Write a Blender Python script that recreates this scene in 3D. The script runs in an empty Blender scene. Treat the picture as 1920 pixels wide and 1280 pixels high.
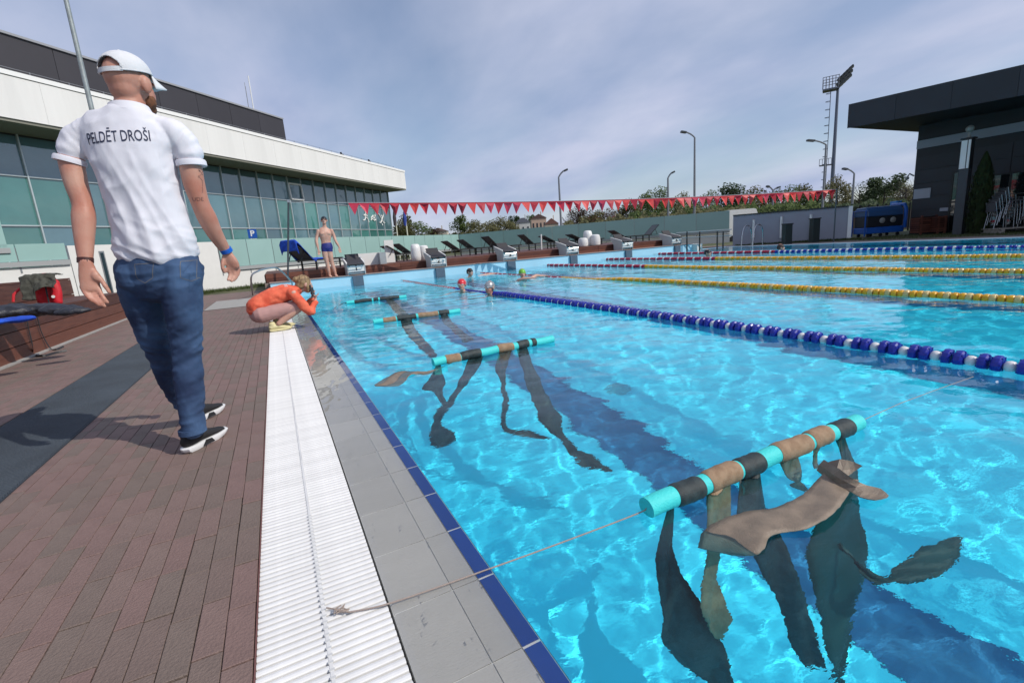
import bpy, bmesh, math, random
import numpy as np
from mathutils import Vector, Matrix, noise
from mathutils.bvhtree import BVHTree
R = math.radians
random.seed(7)
sc = bpy.context.scene
COL = sc.collection

# ------------------------------------------------------------------ camera, sky, sun, exposure
CH = 0.88                                            # height of the lens above the deck
cam_r = Vector((0.8923, -0.4454, -0.0742)); cam_f = Vector((0.4242, 0.8826, -0.2023))
cam_r = (cam_r - cam_f * cam_r.dot(cam_f) / cam_f.length_squared).normalized(); cam_f.normalize()
cam_u = cam_r.cross(cam_f).normalized()
cam = bpy.data.objects.new('camera', bpy.data.cameras.new('camera'))
COL.objects.link(cam); sc.camera = cam
cam.matrix_world = Matrix(((cam_r.x, cam_u.x, -cam_f.x, 0), (cam_r.y, cam_u.y, -cam_f.y, 0), (cam_r.z, cam_u.z, -cam_f.z, CH), (0, 0, 0, 1)))
cam.data.sensor_width = 36; cam.data.lens = 888.71 / 1920 * 36
cam.data.clip_start = 0.02; cam.data.clip_end = 3000

SUN_DIR = Vector((0.66, -0.75, 0.90)).normalized()   # towards the sun: behind and right of the camera
world = bpy.data.worlds.new('World'); sc.world = world; world.use_nodes = True
nt = world.node_tree; N = nt.nodes; L = nt.links
N.clear()
wout = N.new('ShaderNodeOutputWorld'); wbg = N.new('ShaderNodeBackground')
sky = N.new('ShaderNodeTexSky'); sky.sky_type = 'NISHITA'; sky.sun_disc = False
sky.sun_elevation = R(42); sky.sun_rotation = math.atan2(SUN_DIR.x, SUN_DIR.y)
sky.air_density = 1.0; sky.dust_density = 0.6; sky.ozone_density = 1.6
tc = N.new('ShaderNodeTexCoord'); sep = N.new('ShaderNodeSeparateXYZ')
L.new(tc.outputs['Generated'], sep.inputs[0])
# clouds are laid on a flat deck high above: direction.xy / (z + c)
zadd = N.new('ShaderNodeMath'); zadd.operation = 'ADD'; zadd.inputs[1].default_value = 0.22
zmax = N.new('ShaderNodeMath'); zmax.operation = 'MAXIMUM'; zmax.inputs[1].default_value = 0.0
L.new(sep.outputs[2], zmax.inputs[0]); L.new(zmax.outputs[0], zadd.inputs[0])
dx = N.new('ShaderNodeMath'); dx.operation = 'DIVIDE'; L.new(sep.outputs[0], dx.inputs[0]); L.new(zadd.outputs[0], dx.inputs[1])
dy = N.new('ShaderNodeMath'); dy.operation = 'DIVIDE'; L.new(sep.outputs[1], dy.inputs[0]); L.new(zadd.outputs[0], dy.inputs[1])
cmb = N.new('ShaderNodeCombineXYZ'); L.new(dx.outputs[0], cmb.inputs[0]); L.new(dy.outputs[0], cmb.inputs[1])
mp = N.new('ShaderNodeMapping'); mp.inputs['Location'].default_value = (3.1, 0.4, 0); mp.inputs['Rotation'].default_value = (0, 0, R(35)); mp.inputs['Scale'].default_value = (0.9, 0.55, 1)
L.new(cmb.outputs[0], mp.inputs[0])
n1 = N.new('ShaderNodeTexNoise'); n1.inputs['Scale'].default_value = 1.0; n1.inputs['Detail'].default_value = 7; n1.inputs['Roughness'].default_value = 0.52; n1.inputs['Distortion'].default_value = 0.35
L.new(mp.outputs[0], n1.inputs['Vector'])
n2 = N.new('ShaderNodeTexNoise'); n2.inputs['Scale'].default_value = 2.6; n2.inputs['Detail'].default_value = 6; n2.inputs['Roughness'].default_value = 0.5
L.new(mp.outputs[0], n2.inputs['Vector'])
cr = N.new('ShaderNodeValToRGB'); cr.color_ramp.elements[0].position = 0.36; cr.color_ramp.elements[0].color = (0.35, 0.35, 0.35, 1)
cr.color_ramp.elements[1].position = 0.62; cr.color_ramp.elements[1].color = (1, 1, 1, 1)
L.new(n1.outputs[0], cr.inputs[0])
cc = N.new('ShaderNodeValToRGB')                     # cloud tone: thin grey-blue to paler lavender grey
cc.color_ramp.elements[0].position = 0.33; cc.color_ramp.elements[0].color = (3.2, 3.85, 5.6, 1)
cc.color_ramp.elements[1].position = 0.68; cc.color_ramp.elements[1].color = (4.9, 5.25, 6.7, 1)
L.new(n2.outputs[0], cc.inputs[0])
# a long grey bank low in the north-east, as the photograph shows behind the lamps
mix = N.new('ShaderNodeMix'); mix.data_type = 'RGBA'
L.new(cr.outputs[0], mix.inputs[0]); L.new(sky.outputs[0], mix.inputs[6]); L.new(cc.outputs[0], mix.inputs[7])
L.new(mix.outputs[2], wbg.inputs[0]); wbg.inputs[1].default_value = 0.12
L.new(wbg.outputs[0], wout.inputs[0])

sun = bpy.data.objects.new('sun', bpy.data.lights.new('sun', 'SUN')); COL.objects.link(sun)
sun.data.energy = 3.4; sun.data.angle = R(0.5); sun.data.color = (1.0, 0.95, 0.87)
sun.rotation_euler = SUN_DIR.to_track_quat('Z', 'Y').to_euler(); sun.location = (10, -12, 20)
sun.data.cycles.is_caustics_light = True             # real refracted sunlight under the pool surface
vs = sc.view_settings; vs.view_transform = 'Standard'; vs.look = 'None'; vs.exposure = 0.0; vs.gamma = 1.0; vs.use_curve_mapping = False
sc.cycles.use_denoising = True; sc.cycles.max_bounces = 8; sc.cycles.sample_clamp_indirect = 6.0; sc.cycles.transparent_max_bounces = 12

# ------------------------------------------------------------------ measuring: a pixel of the 1920x1280 photograph to a point of the place
def ray(px, py):
    return (cam_f + cam_r * ((px - 960) / 888.71) - cam_u * ((py - 640) / 888.71))
C0 = Vector((0, 0, CH))
def az(px, py, z=0.0):
    d = ray(px, py); return C0 + d * ((z - CH) / d.z)
def ay(px, py, Y):
    d = ray(px, py); return C0 + d * (Y / d.y)
def ax(px, py, X):
    d = ray(px, py); return C0 + d * (X / d.x)
FH = Vector((cam_f.x, cam_f.y, 0)).normalized()
def ad(px, py, D):                                   # at a horizontal distance D along the view
    d = ray(px, py); return C0 + d * (D / d.dot(FH))
def ap(px, py, p0, azd):                             # on the vertical plane through p0 running at azimuth azd
    u = Vector((math.sin(R(azd)), math.cos(R(azd)), 0)); n = Vector((-u.y, u.x, 0)); d = ray(px, py)
    return C0 + d * (n.dot(Vector((p0[0], p0[1], 0))) / n.dot(d))
WZ = -0.012                                          # water level
def under(px, py, z):                                # where a refracted line of sight meets depth z
    p = az(px, py, WZ); d = ray(px, py).normalized()
    h = Vector((d.x, d.y, 0)) / 1.33; v = -math.sqrt(max(1e-4, 1 - h.length_squared)); q = Vector((h.x, h.y, v))
    return p + q * ((z - WZ) / q.z)

# ------------------------------------------------------------------ materials
MATS = {}
def mat(name, col, rough=0.6, metal=0.0, var=0.0, vscale=8.0, bump=0.0, bscale=40.0, spec=0.5, coat=0.0, stretch=(1, 1, 1), trans=0.0, obvar=0.0, dirt=0.0, croug=0.1):
    if name in MATS: return MATS[name]
    m = bpy.data.materials.new(name); m.use_nodes = True; t = m.node_tree; b = t.nodes['Principled BSDF']
    b.inputs['Base Color'].default_value = (*col, 1); b.inputs['Roughness'].default_value = rough; b.inputs['Metallic'].default_value = metal
    b.inputs['Specular IOR Level'].default_value = spec; b.inputs['Coat Weight'].default_value = coat; b.inputs['Coat Roughness'].default_value = croug
    b.inputs['Transmission Weight'].default_value = trans
    tcn = t.nodes.new('ShaderNodeTexCoord'); mpn = t.nodes.new('ShaderNodeMapping'); mpn.inputs['Scale'].default_value = stretch
    t.links.new(tcn.outputs['Object'], mpn.inputs[0])
    src = None
    if var or obvar or dirt:
        n = t.nodes.new('ShaderNodeTexNoise'); n.inputs['Scale'].default_value = vscale; n.inputs['Detail'].default_value = 6; n.inputs['Roughness'].default_value = 0.6
        t.links.new(mpn.outputs[0], n.inputs['Vector'])
        mr = t.nodes.new('ShaderNodeMapRange'); mr.inputs[1].default_value = 0.3; mr.inputs[2].default_value = 0.7
        mr.inputs[3].default_value = 1 - var; mr.inputs[4].default_value = 1 + var; t.links.new(n.outputs[0], mr.inputs[0])
        val = mr.outputs[0]
        if obvar:
            oi = t.nodes.new('ShaderNodeObjectInfo'); m2 = t.nodes.new('ShaderNodeMapRange'); m2.inputs[3].default_value = 1 - obvar; m2.inputs[4].default_value = 1 + obvar
            t.links.new(oi.outputs['Random'], m2.inputs[0]); mu = t.nodes.new('ShaderNodeMath'); mu.operation = 'MULTIPLY'
            t.links.new(val, mu.inputs[0]); t.links.new(m2.outputs[0], mu.inputs[1]); val = mu.outputs[0]
        if dirt:
            n3 = t.nodes.new('ShaderNodeTexNoise'); n3.inputs['Scale'].default_value = vscale * 0.23; n3.inputs['Detail'].default_value = 8
            t.links.new(mpn.outputs[0], n3.inputs['Vector'])
            m3 = t.nodes.new('ShaderNodeMapRange'); m3.inputs[1].default_value = 0.45; m3.inputs[2].default_value = 0.7; m3.inputs[3].default_value = 1; m3.inputs[4].default_value = 1 - dirt
            t.links.new(n3.outputs[0], m3.inputs[0]); mu = t.nodes.new('ShaderNodeMath'); mu.operation = 'MULTIPLY'
            t.links.new(val, mu.inputs[0]); t.links.new(m3.outputs[0], mu.inputs[1]); val = mu.outputs[0]
        vm = t.nodes.new('ShaderNodeVectorMath'); vm.operation = 'SCALE'; vm.inputs[0].default_value = col; t.links.new(val, vm.inputs['Scale'])
        t.links.new(vm.outputs[0], b.inputs['Base Color'])
    if bump:
        n = t.nodes.new('ShaderNodeTexNoise'); n.inputs['Scale'].default_value = bscale; n.inputs['Detail'].default_value = 5
        t.links.new(mpn.outputs[0], n.inputs['Vector'])
        bp = t.nodes.new('ShaderNodeBump'); bp.inputs['Strength'].default_value = bump; bp.inputs['Distance'].default_value = 0.01
        t.links.new(n.outputs[0], bp.inputs['Height']); t.links.new(bp.outputs[0], b.inputs['Normal'])
        t.links.new(bp.outputs[0], b.inputs['Coat Normal'])
    MATS[name] = m
    return m
def two_tone(name, ca, cb, vscale=5.0, rough=0.6, pos=(0.4, 0.6), bump=0.0, bscale=50, obj=False, stretch=(1, 1, 1), coat=0.0, trl=0.0):
    if name in MATS: return MATS[name]
    m = mat(name, ca, rough, coat=coat); t = m.node_tree; b = t.nodes['Principled BSDF']
    tcn = t.nodes.new('ShaderNodeTexCoord'); mpn = t.nodes.new('ShaderNodeMapping'); mpn.inputs['Scale'].default_value = stretch
    t.links.new(tcn.outputs['Object'], mpn.inputs[0])
    n = t.nodes.new('ShaderNodeTexNoise'); n.inputs['Scale'].default_value = vscale; n.inputs['Detail'].default_value = 7; t.links.new(mpn.outputs[0], n.inputs['Vector'])
    cr = t.nodes.new('ShaderNodeValToRGB'); cr.color_ramp.elements[0].position = pos[0]; cr.color_ramp.elements[1].position = pos[1]
    cr.color_ramp.elements[0].color = (*ca, 1); cr.color_ramp.elements[1].color = (*cb, 1)
    if obj:
        oi = t.nodes.new('ShaderNodeObjectInfo'); ma = t.nodes.new('ShaderNodeMath'); ma.operation = 'MULTIPLY_ADD'; ma.inputs[1].default_value = 0.5; 
        t.links.new(oi.outputs['Random'], ma.inputs[0]); mb = t.nodes.new('ShaderNodeMath'); mb.operation = 'SUBTRACT'; mb.inputs[1].default_value = 0.25
        t.links.new(n.outputs[0], mb.inputs[0]); t.links.new(mb.outputs[0], ma.inputs[2]); t.links.new(ma.outputs[0], cr.inputs[0])
    else: t.links.new(n.outputs[0], cr.inputs[0])
    t.links.new(cr.outputs[0], b.inputs['Base Color'])
    if bump:
        n = t.nodes.new('ShaderNodeTexNoise'); n.inputs['Scale'].default_value = bscale; n.inputs['Detail'].default_value = 5; t.links.new(mpn.outputs[0], n.inputs['Vector'])
        bp = t.nodes.new('ShaderNodeBump'); bp.inputs['Strength'].default_value = bump; bp.inputs['Distance'].default_value = 0.01
        t.links.new(n.outputs[0], bp.inputs['Height']); t.links.new(bp.outputs[0], b.inputs['Normal'])
    return m

# ------------------------------------------------------------------ object helpers
def tag(o, label=None, cat=None, group=None, kind=None):
    if label: o['label'] = label
    if cat: o['category'] = cat
    if group: o['group'] = group
    if kind: o['kind'] = kind
    return o
def empty(name, loc=(0, 0, 0), rz=0.0, label=None, cat=None, group=None):
    o = bpy.data.objects.new(name, None); COL.objects.link(o); o.location = loc; o.rotation_euler = (0, 0, rz); o.empty_display_size = 0.1
    return tag(o, label, cat, group)
def link(name, me, m=None, parent=None, loc=None, rot=None):
    if m is not None and not me.materials: me.materials.append(m)
    o = bpy.data.objects.new(name, me); COL.objects.link(o)
    if parent is not None: o.parent = parent
    if loc is not None: o.location = loc
    if rot is not None: o.rotation_euler = rot
    return o
def kids(o): return [c for c in bpy.data.objects if c.parent == o]
def copy_tree(o, parent=None, ch=None):
    c = o.copy(); COL.objects.link(c); c.parent = parent
    if ch is None:
        ch = {}
        for x in bpy.data.objects:
            if x.parent: ch.setdefault(x.parent.name, []).append(x)
    for k in ch.get(o.name, []): copy_tree(k, c, ch)
    return c
class MB:
    def __init__(s): s.v = []; s.f = []; s.mi = []; s.cur = 0
    def add(s, vs, fs):
        k = len(s.v); s.v += [tuple(v) for v in vs]; s.f += [tuple(i + k for i in f) for f in fs]; s.mi += [s.cur] * len(fs); return s
    def box(s, a, b, M=None):
        (x0, y0, z0), (x1, y1, z1) = a, b
        vs = [Vector(p) for p in ((x0, y0, z0), (x1, y0, z0), (x1, y1, z0), (x0, y1, z0), (x0, y0, z1), (x1, y0, z1), (x1, y1, z1), (x0, y1, z1))]
        if M is not None: vs = [M @ v for v in vs]
        return s.add(vs, [(0, 3, 2, 1), (4, 5, 6, 7), (0, 1, 5, 4), (1, 2, 6, 5), (2, 3, 7, 6), (3, 0, 4, 7)])
    def bar(s, p, q, w, h, up=(0, 0, 1)):            # a rectangular bar from p to q
        p = Vector(p); q = Vector(q); d = (q - p).normalized(); up = Vector(up)
        if abs(d.dot(up)) > 0.98: up = Vector((0, 1, 0)) if abs(d.y) < 0.9 else Vector((1, 0, 0))
        x = d.cross(up).normalized(); u = x.cross(d)
        vs = [c + x * (i * w / 2) + u * (j * h / 2) for c in (p, q) for i, j in ((-1, -1), (1, -1), (1, 1), (-1, 1))]
        return s.add(vs, [(0, 3, 2, 1), (4, 5, 6, 7), (0, 1, 5, 4), (1, 2, 6, 5), (2, 3, 7, 6), (3, 0, 4, 7)])
    def tube(s, pts, r, n=8, cap=True, close=False):
        pts = [Vector(p) for p in pts]; rs = r if isinstance(r, (list, tuple)) else [r] * len(pts); k = len(s.v); ref = None; vs = []
        for i, p in enumerate(pts):
            t = ((pts[(i + 1) % len(pts)] if (i < len(pts) - 1 or close) else p) - (pts[i - 1] if (i > 0 or close) else p)).normalized()
            if ref is None: ref = Vector((0, 0, 1)) if abs(t.z) < 0.9 else Vector((1, 0, 0))
            a = (ref - t * ref.dot(t)).normalized(); ref = a; b = t.cross(a)
            for j in range(n):
                w = 2 * math.pi * j / n; vs.append(p + (a * math.cos(w) + b * math.sin(w)) * rs[i])
        fs = []; m = len(pts)
        for i in range(m if close else m - 1):
            for j in range(n):
                fs.append((i * n + j, i * n + (j + 1) % n, ((i + 1) % m) * n + (j + 1) % n, ((i + 1) % m) * n + j))
        if cap and not close: fs += [tuple(reversed(range(n))), tuple(range((m - 1) * n, m * n))]
        return s.add(vs, fs)
    def lathe(s, prof, n=16, M=None):                # prof: (radius, z)
        vs = [Vector((r * math.cos(2 * math.pi * j / n), r * math.sin(2 * math.pi * j / n), z)) for r, z in prof for j in range(n)]
        if M is not None: vs = [M @ v for v in vs]
        fs = [(i * n + j, i * n + (j + 1) % n, (i + 1) * n + (j + 1) % n, (i + 1) * n + j) for i in range(len(prof) - 1) for j in range(n)]
        fs += [tuple(reversed(range(n))), tuple(range((len(prof) - 1) * n, len(prof) * n))]
        return s.add(vs, fs)
    def prism(s, poly, a, b, axis='x'):              # polygon extruded between a and b along an axis
        def P(u, v, w): return {'x': (w, u, v), 'y': (u, w, v), 'z': (u, v, w)}[axis]
        n = len(poly); vs = [P(u, v, a) for u, v in poly] + [P(u, v, b) for u, v in poly]
        fs = [tuple(range(n)), tuple(reversed(range(n, 2 * n)))] + [(i, n + i, n + (i + 1) % n, (i + 1) % n) for i in range(n)]
        return s.add(vs, fs)
    def mesh(s, name, mats, smooth=False):
        me = bpy.data.meshes.new(name); me.from_pydata(s.v, [], s.f)
        for m in (mats if isinstance(mats, (list, tuple)) else [mats]): me.materials.append(m)
        if max(s.mi, default=0) > 0: me.polygons.foreach_set('material_index', s.mi)
        bm = bmesh.new(); bm.from_mesh(me); bmesh.ops.recalc_face_normals(bm, faces=bm.faces); bm.to_mesh(me); bm.free()
        if smooth: me.polygons.foreach_set('use_smooth', [True] * len(me.polygons)); me.set_sharp_from_angle(angle=R(40))
        return me
    def build(s, name, mats, parent=None, smooth=False, loc=None, rot=None, **k):
        o = link(name, s.mesh(name, mats, smooth), None, parent, loc, rot)
        return tag(o, **k) if k else o
def sheet(name, pts, m, **k):
    me = bpy.data.meshes.new(name); me.from_pydata([tuple(p) for p in pts], [], [tuple(range(len(pts)))])
    return tag(link(name, me, m), **k)
def bevel(o, w=0.005, seg=2):
    b = o.modifiers.new('bevel', 'BEVEL'); b.width = w; b.segments = seg; b.limit_method = 'ANGLE'; return o
DG = None
def remeshed(name, mb, voxel, smooth=3, disp=None, fac=0.5):
    """closed overlapping shapes fused to one continuous surface"""
    me = bpy.data.meshes.new(name); me.from_pydata(mb.v, [], mb.f)
    bm = bmesh.new(); bm.from_mesh(me); bmesh.ops.recalc_face_normals(bm, faces=bm.faces); bm.to_mesh(me); bm.free()
    o = bpy.data.objects.new('tmp', me); COL.objects.link(o)
    rm = o.modifiers.new('r', 'REMESH'); rm.mode = 'VOXEL'; rm.voxel_size = voxel
    if smooth: sm = o.modifiers.new('s', 'SMOOTH'); sm.factor = fac; sm.iterations = smooth
    dg = bpy.context.evaluated_depsgraph_get(); ev = o.evaluated_get(dg)
    out = bpy.data.meshes.new_from_object(ev, depsgraph=dg); out.name = name
    bpy.data.objects.remove(o); bpy.data.meshes.remove(me)
    if disp:
        n = len(out.vertices); co = np.empty(n * 3, np.float32); out.vertices.foreach_get('co', co); no = np.empty(n * 3, np.float32); out.vertex_normals.foreach_get('vector', no)
        co = co.reshape(-1, 3); no = no.reshape(-1, 3)
        for i in range(n): co[i] += no[i] * disp(Vector(co[i]), Vector(no[i]))
        out.vertices.foreach_set('co', co.ravel())
    out.polygons.foreach_set('use_smooth', [True] * len(out.polygons)); out.update()
    return out
def catmull(pts, sub=5):
    out = []
    P = [pts[0]] + list(pts) + [pts[-1]]
    for i in range(1, len(P) - 2):
        for k in range(sub):
            t = k / sub
            out.append(tuple(0.5 * ((2 * b) + (c - a) * t + (2 * a - 5 * b + 4 * c - d) * t * t + (3 * b - 3 * c + d - a) * t ** 3) for a, b, c, d in zip(P[i - 1], P[i], P[i + 1], P[i + 2])))
    out.append(tuple(pts[-1])); return out
def limb(mb, rows, side=(1, 0, 0), n=16, sub=5, capr=True):
    """rows of (point, half-width along side, half-depth); rounded loft"""
    flat = catmull([(*r[0], r[1], r[2]) for r in rows], sub); side = Vector(side); vs = []; m = len(flat)
    ring = []
    for i, q in enumerate(flat):
        p = Vector(q[:3]); a = Vector(flat[min(i + 1, m - 1)][:3]) - Vector(flat[max(i - 1, 0)][:3]); a.normalize()
        s = (side - a * side.dot(a))
        if s.length < 0.2: s = Vector((0, 1, 0)) - a * a.y
        s.normalize(); d = a.cross(s); ring.append((p, a, s, d, max(q[3], 1e-3), max(q[4], 1e-3)))
    def put(p, s, d, rx, ry):
        for j in range(n):
            w = 2 * math.pi * j / n; vs.append(p + s * (rx * math.cos(w)) + d * (ry * math.sin(w)))
    rows2 = []
    p, a, s, d, rx, ry = ring[0]; e = min(rx, ry) * 0.8
    if capr: rows2 += [(p - a * e, s, d, rx * 0.2, ry * 0.2), (p - a * e * 0.7, s, d, rx * 0.7, ry * 0.7)]
    rows2 += [(p, s, d, rx, ry) for p, a, s, d, rx, ry in ring]
    p, a, s, d, rx, ry = ring[-1]; e = min(rx, ry) * 0.8
    if capr: rows2 += [(p + a * e * 0.7, s, d, rx * 0.7, ry * 0.7), (p + a * e, s, d, rx * 0.2, ry * 0.2)]
    for r in rows2: put(*r)
    M = len(rows2); fs = [(i * n + j, i * n + (j + 1) % n, (i + 1) * n + (j + 1) % n, (i + 1) * n + j) for i in range(M - 1) for j in range(n)]
    fs += [tuple(reversed(range(n))), tuple(range((M - 1) * n, M * n))]
    mb.add(vs, fs)
def ball(mb, c, r, M=None, n=16, m=10):
    r = Vector(r) if not isinstance(r, (int, float)) else Vector((r, r, r)); c = Vector(c); vs = []
    for i in range(m + 1):
        th = math.pi * min(max(i / m, 0.02), 0.98)
        for j in range(n):
            v = Vector((r.x * math.sin(th) * math.cos(2 * math.pi * j / n), r.y * math.sin(th) * math.sin(2 * math.pi * j / n), r.z * math.cos(th)))
            vs.append(c + (M @ v if M is not None else v))
    fs = [(i * n + j, (i + 1) * n + j, (i + 1) * n + (j + 1) % n, i * n + (j + 1) % n) for i in range(m) for j in range(n)]
    fs += [tuple(range(n)), tuple(reversed(range(m * n, (m + 1) * n)))]
    mb.add(vs, fs)
def receiver(o):
    o.cycles.is_caustics_receiver = True; return o
def text_mesh(txt, size, sx=1.0, extr=0.0, bold=0.0):
    cu = bpy.data.curves.new('t', 'FONT'); cu.body = txt; cu.size = size; cu.align_x = 'CENTER'; cu.align_y = 'CENTER'; cu.extrude = extr; cu.offset = bold; cu.resolution_u = 3
    o = bpy.data.objects.new('t', cu); COL.objects.link(o); dg = bpy.context.evaluated_depsgraph_get()
    me = bpy.data.meshes.new_from_object(o.evaluated_get(dg), depsgraph=dg); bpy.data.objects.remove(o); bpy.data.curves.remove(cu)
    for v in me.vertices: v.co.x *= sx
    me.materials.clear()
    return me
# ================================================================== THE SETTING
M_gnd = two_tone('meadow_ground', (0.05, 0.075, 0.02), (0.11, 0.10, 0.05), 0.6, 0.95, bump=0.5, bscale=3)
PX0, PX1, PY0, PY1 = 0.41, 18.2, -9.0, 14.9          # the water's edges
GZ = -0.03
def ring(name, ox0, oy0, ox1, oy1, hx0, hy0, hx1, hy1, z, m):
    v = [(ox0, oy0, z), (ox1, oy0, z), (ox1, oy1, z), (ox0, oy1, z), (hx0, hy0, z), (hx1, hy0, z), (hx1, hy1, z), (hx0, hy1, z)]
    me = bpy.data.meshes.new(name); me.from_pydata(v, [], [(0, 1, 5, 4), (1, 2, 6, 5), (2, 3, 7, 6), (3, 0, 4, 7)])
    return tag(link(name, me, m), kind='structure')
ring('ground', -900, -900, 900, 1300, -0.15, -9.6, 18.5, 15.2, GZ, M_gnd)

# ---- pool basin
def water_caust(o): o.cycles.is_caustics_caster = True
M_basin = mat('pool_liner', (0.07, 0.76, 0.93), 0.5, var=0.06, vscale=1.2, bump=0.05, bscale=15)
M_endwall = mat('pale_pool_tiles', (0.40, 0.66, 0.80), 0.35, var=0.05, vscale=2, dirt=0.08)
M_lane = mat('lane_line_tiles', (0.012, 0.15, 0.31), 0.5, var=0.15, vscale=6)
DEEP = -1.6
b = MB()
b.add([(PX0, PY0, DEEP), (PX1, PY0, DEEP), (PX1, PY1, DEEP), (PX0, PY1, DEEP), (PX0, PY0, -0.004), (PX1, PY0, -0.004), (PX1, PY1, -0.004), (PX0, PY1, -0.004)],
      [(0, 1, 2, 3), (0, 4, 5, 1), (1, 5, 6, 2), (2, 6, 7, 3), (3, 7, 4, 0)])
basin = receiver(b.build('pool_basin', M_basin, kind='structure'))
for k in range(7):
    x = 2.2 + 2.571 * k
    l = sheet('lane_line', [(x - 0.2, -8, DEEP + 0.005), (x + 0.2, -8, DEEP + 0.005), (x + 0.2, 13.3, DEEP + 0.005), (x - 0.2, 13.3, DEEP + 0.005)], M_lane, kind='structure'); receiver(l)
    c = sheet('lane_cross_line', [(x - 0.5, 12.9, DEEP + 0.01), (x + 0.5, 12.9, DEEP + 0.01), (x + 0.5, 13.2, DEEP + 0.01), (x - 0.5, 13.2, DEEP + 0.01)], M_lane, kind='structure'); receiver(c)
# the floor's drain covers
for (u, v_) in ((1158, 732),):
    p = under(u, v_, DEEP + 0.004); b = MB(); b.lathe([(0.08, 0), (0.08, 0.012), (0.065, 0.016)], 20)
    receiver(b.build('floor_drain', mat('drain_dark', (0.05, 0.38, 0.48), 0.6), basin, loc=(p.x, p.y, DEEP + 0.002)))

# ---- water surface: real ripples, real refraction
M_water = bpy.data.materials.new('pool_water'); M_water.use_nodes = True
def watershader(m, tint, bump=0):
    bs = m.node_tree.nodes['Principled BSDF']; bs.inputs['Transmission Weight'].default_value = 1; bs.inputs['Roughness'].default_value = 0; bs.inputs['IOR'].default_value = 1.33; bs.inputs['Base Color'].default_value = (*tint, 1)
    if bump:
        t = m.node_tree; tcn = t.nodes.new('ShaderNodeTexCoord'); mpn = t.nodes.new('ShaderNodeMapping'); mpn.inputs['Scale'].default_value = (1, 1.7, 1); mpn.inputs['Rotation'].default_value = (0, 0, R(25)); t.links.new(tcn.outputs['Object'], mpn.inputs[0])
        n = t.nodes.new('ShaderNodeTexNoise'); n.inputs['Scale'].default_value = 20; n.inputs['Detail'].default_value = 3; t.links.new(mpn.outputs[0], n.inputs['Vector'])
        bp = t.nodes.new('ShaderNodeBump'); bp.inputs['Strength'].default_value = 1.0; bp.inputs['Distance'].default_value = bump; t.links.new(n.outputs[0], bp.inputs['Height']); t.links.new(bp.outputs[0], bs.inputs['Normal'])
watershader(M_water, (0.66, 0.985, 1.0), 0.0010)
M_film = bpy.data.materials.new('thin_water_film'); M_film.use_nodes = True; watershader(M_film, (0.98, 0.98, 0.97))
WZ = 0.004
xs = list(np.concatenate([np.linspace(0.136, 0.60, 34), 0.60 + np.cumsum(np.linspace(0.0125, 0.055, 522))])); xs = [x for x in xs if x < PX1 - 0.03] + [PX1]
ys = list(-1.5 + 0.03 * np.arange(50))
while ys[-1] < PY1 - 0.05: ys.append(ys[-1] + (0.03 if ys[-1] < 0 else 0.0125) + 0.0030 * max(0, ys[-1] - 1.5))
ys[-1] = PY1
RINGS = [(1.75, 2.4, 0.35), (3.4, 9.1, 0.8), (3.45, 7.9, 0.9), (5.3, 10.2, 0.9), (5.2, 13.4, 0.7), (1.35, 3.5, 0.4)]
def wave(x, y):
    a = noise.noise(Vector((x * 1.15 + 3, y * 1.0, 0.3))) * 0.009 + noise.noise(Vector((x * 2.6, y * 2.3, 5.1))) * 0.0062
    a += noise.noise(Vector((x * 5.2 + y * 2.5, y * 6.1 - x * 1.5, 9.7))) * 0.0050 + noise.noise(Vector((x * 11 - y * 4, y * 13 + x * 3, 2.2))) * 0.0012
    for cx, cy, s in RINGS:
        r = math.hypot(x - cx, y - cy)
        if r < 2.2: a += 0.0022 * s * math.cos(r * 30) * math.exp(-r * 1.3)
    return a
nx, ny = len(xs), len(ys); wv = np.zeros((ny, nx, 3), np.float32)
for j, y in enumerate(ys):
    for i, x in enumerate(xs):
        k = min(1, max(0, (x - 0.37) / 0.35)); k = k * k * (3 - 2 * k)
        k *= min(1, (PX1 - x) / 0.3 + 0.15)
        film = -0.0065 * (1 - min(1, (x - 0.136) / 0.23)) + 0.0012 * noise.noise(Vector((x * 22, y * 9 - x * 14, 4))) + 0.0005 * noise.noise(Vector((x * 60, y * 40, 8)))
        wv[j, i] = (x, y, WZ + k * wave(x, y) * 0.9 + (1 - k) * film)
idx = np.arange(nx * ny).reshape(ny, nx); quads = np.stack([idx[:-1, :-1], idx[:-1, 1:], idx[1:, 1:], idx[1:, :-1]], -1).reshape(-1, 4)
me = bpy.data.meshes.new('water'); me.vertices.add(nx * ny); me.vertices.foreach_set('co', wv.ravel()); me.loops.add(quads.size); me.loops.foreach_set('vertex_index', quads.ravel())
me.polygons.add(len(quads)); me.polygons.foreach_set('loop_start', np.arange(0, quads.size, 4)); me.polygons.foreach_set('loop_total', np.full(len(quads), 4)); me.polygons.foreach_set('use_smooth', [True] * len(quads)); me.update()
filmface = wv.reshape(-1, 3)[quads].mean(1)[:, 0] < PX0
me.materials.append(M_water); me.materials.append(M_film); me.polygons.foreach_set('material_index', filmface.astype(np.int32)); me.validate()
water = tag(link('water', me), kind='structure'); water_caust(water)
w2 = sheet('water', [(PX0, PY0, WZ), (PX1, PY0, WZ), (PX1, -1.5, WZ), (PX0, -1.5, WZ)], M_water, kind='structure'); water_caust(w2); w2.data.polygons[0].use_smooth = True

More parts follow.
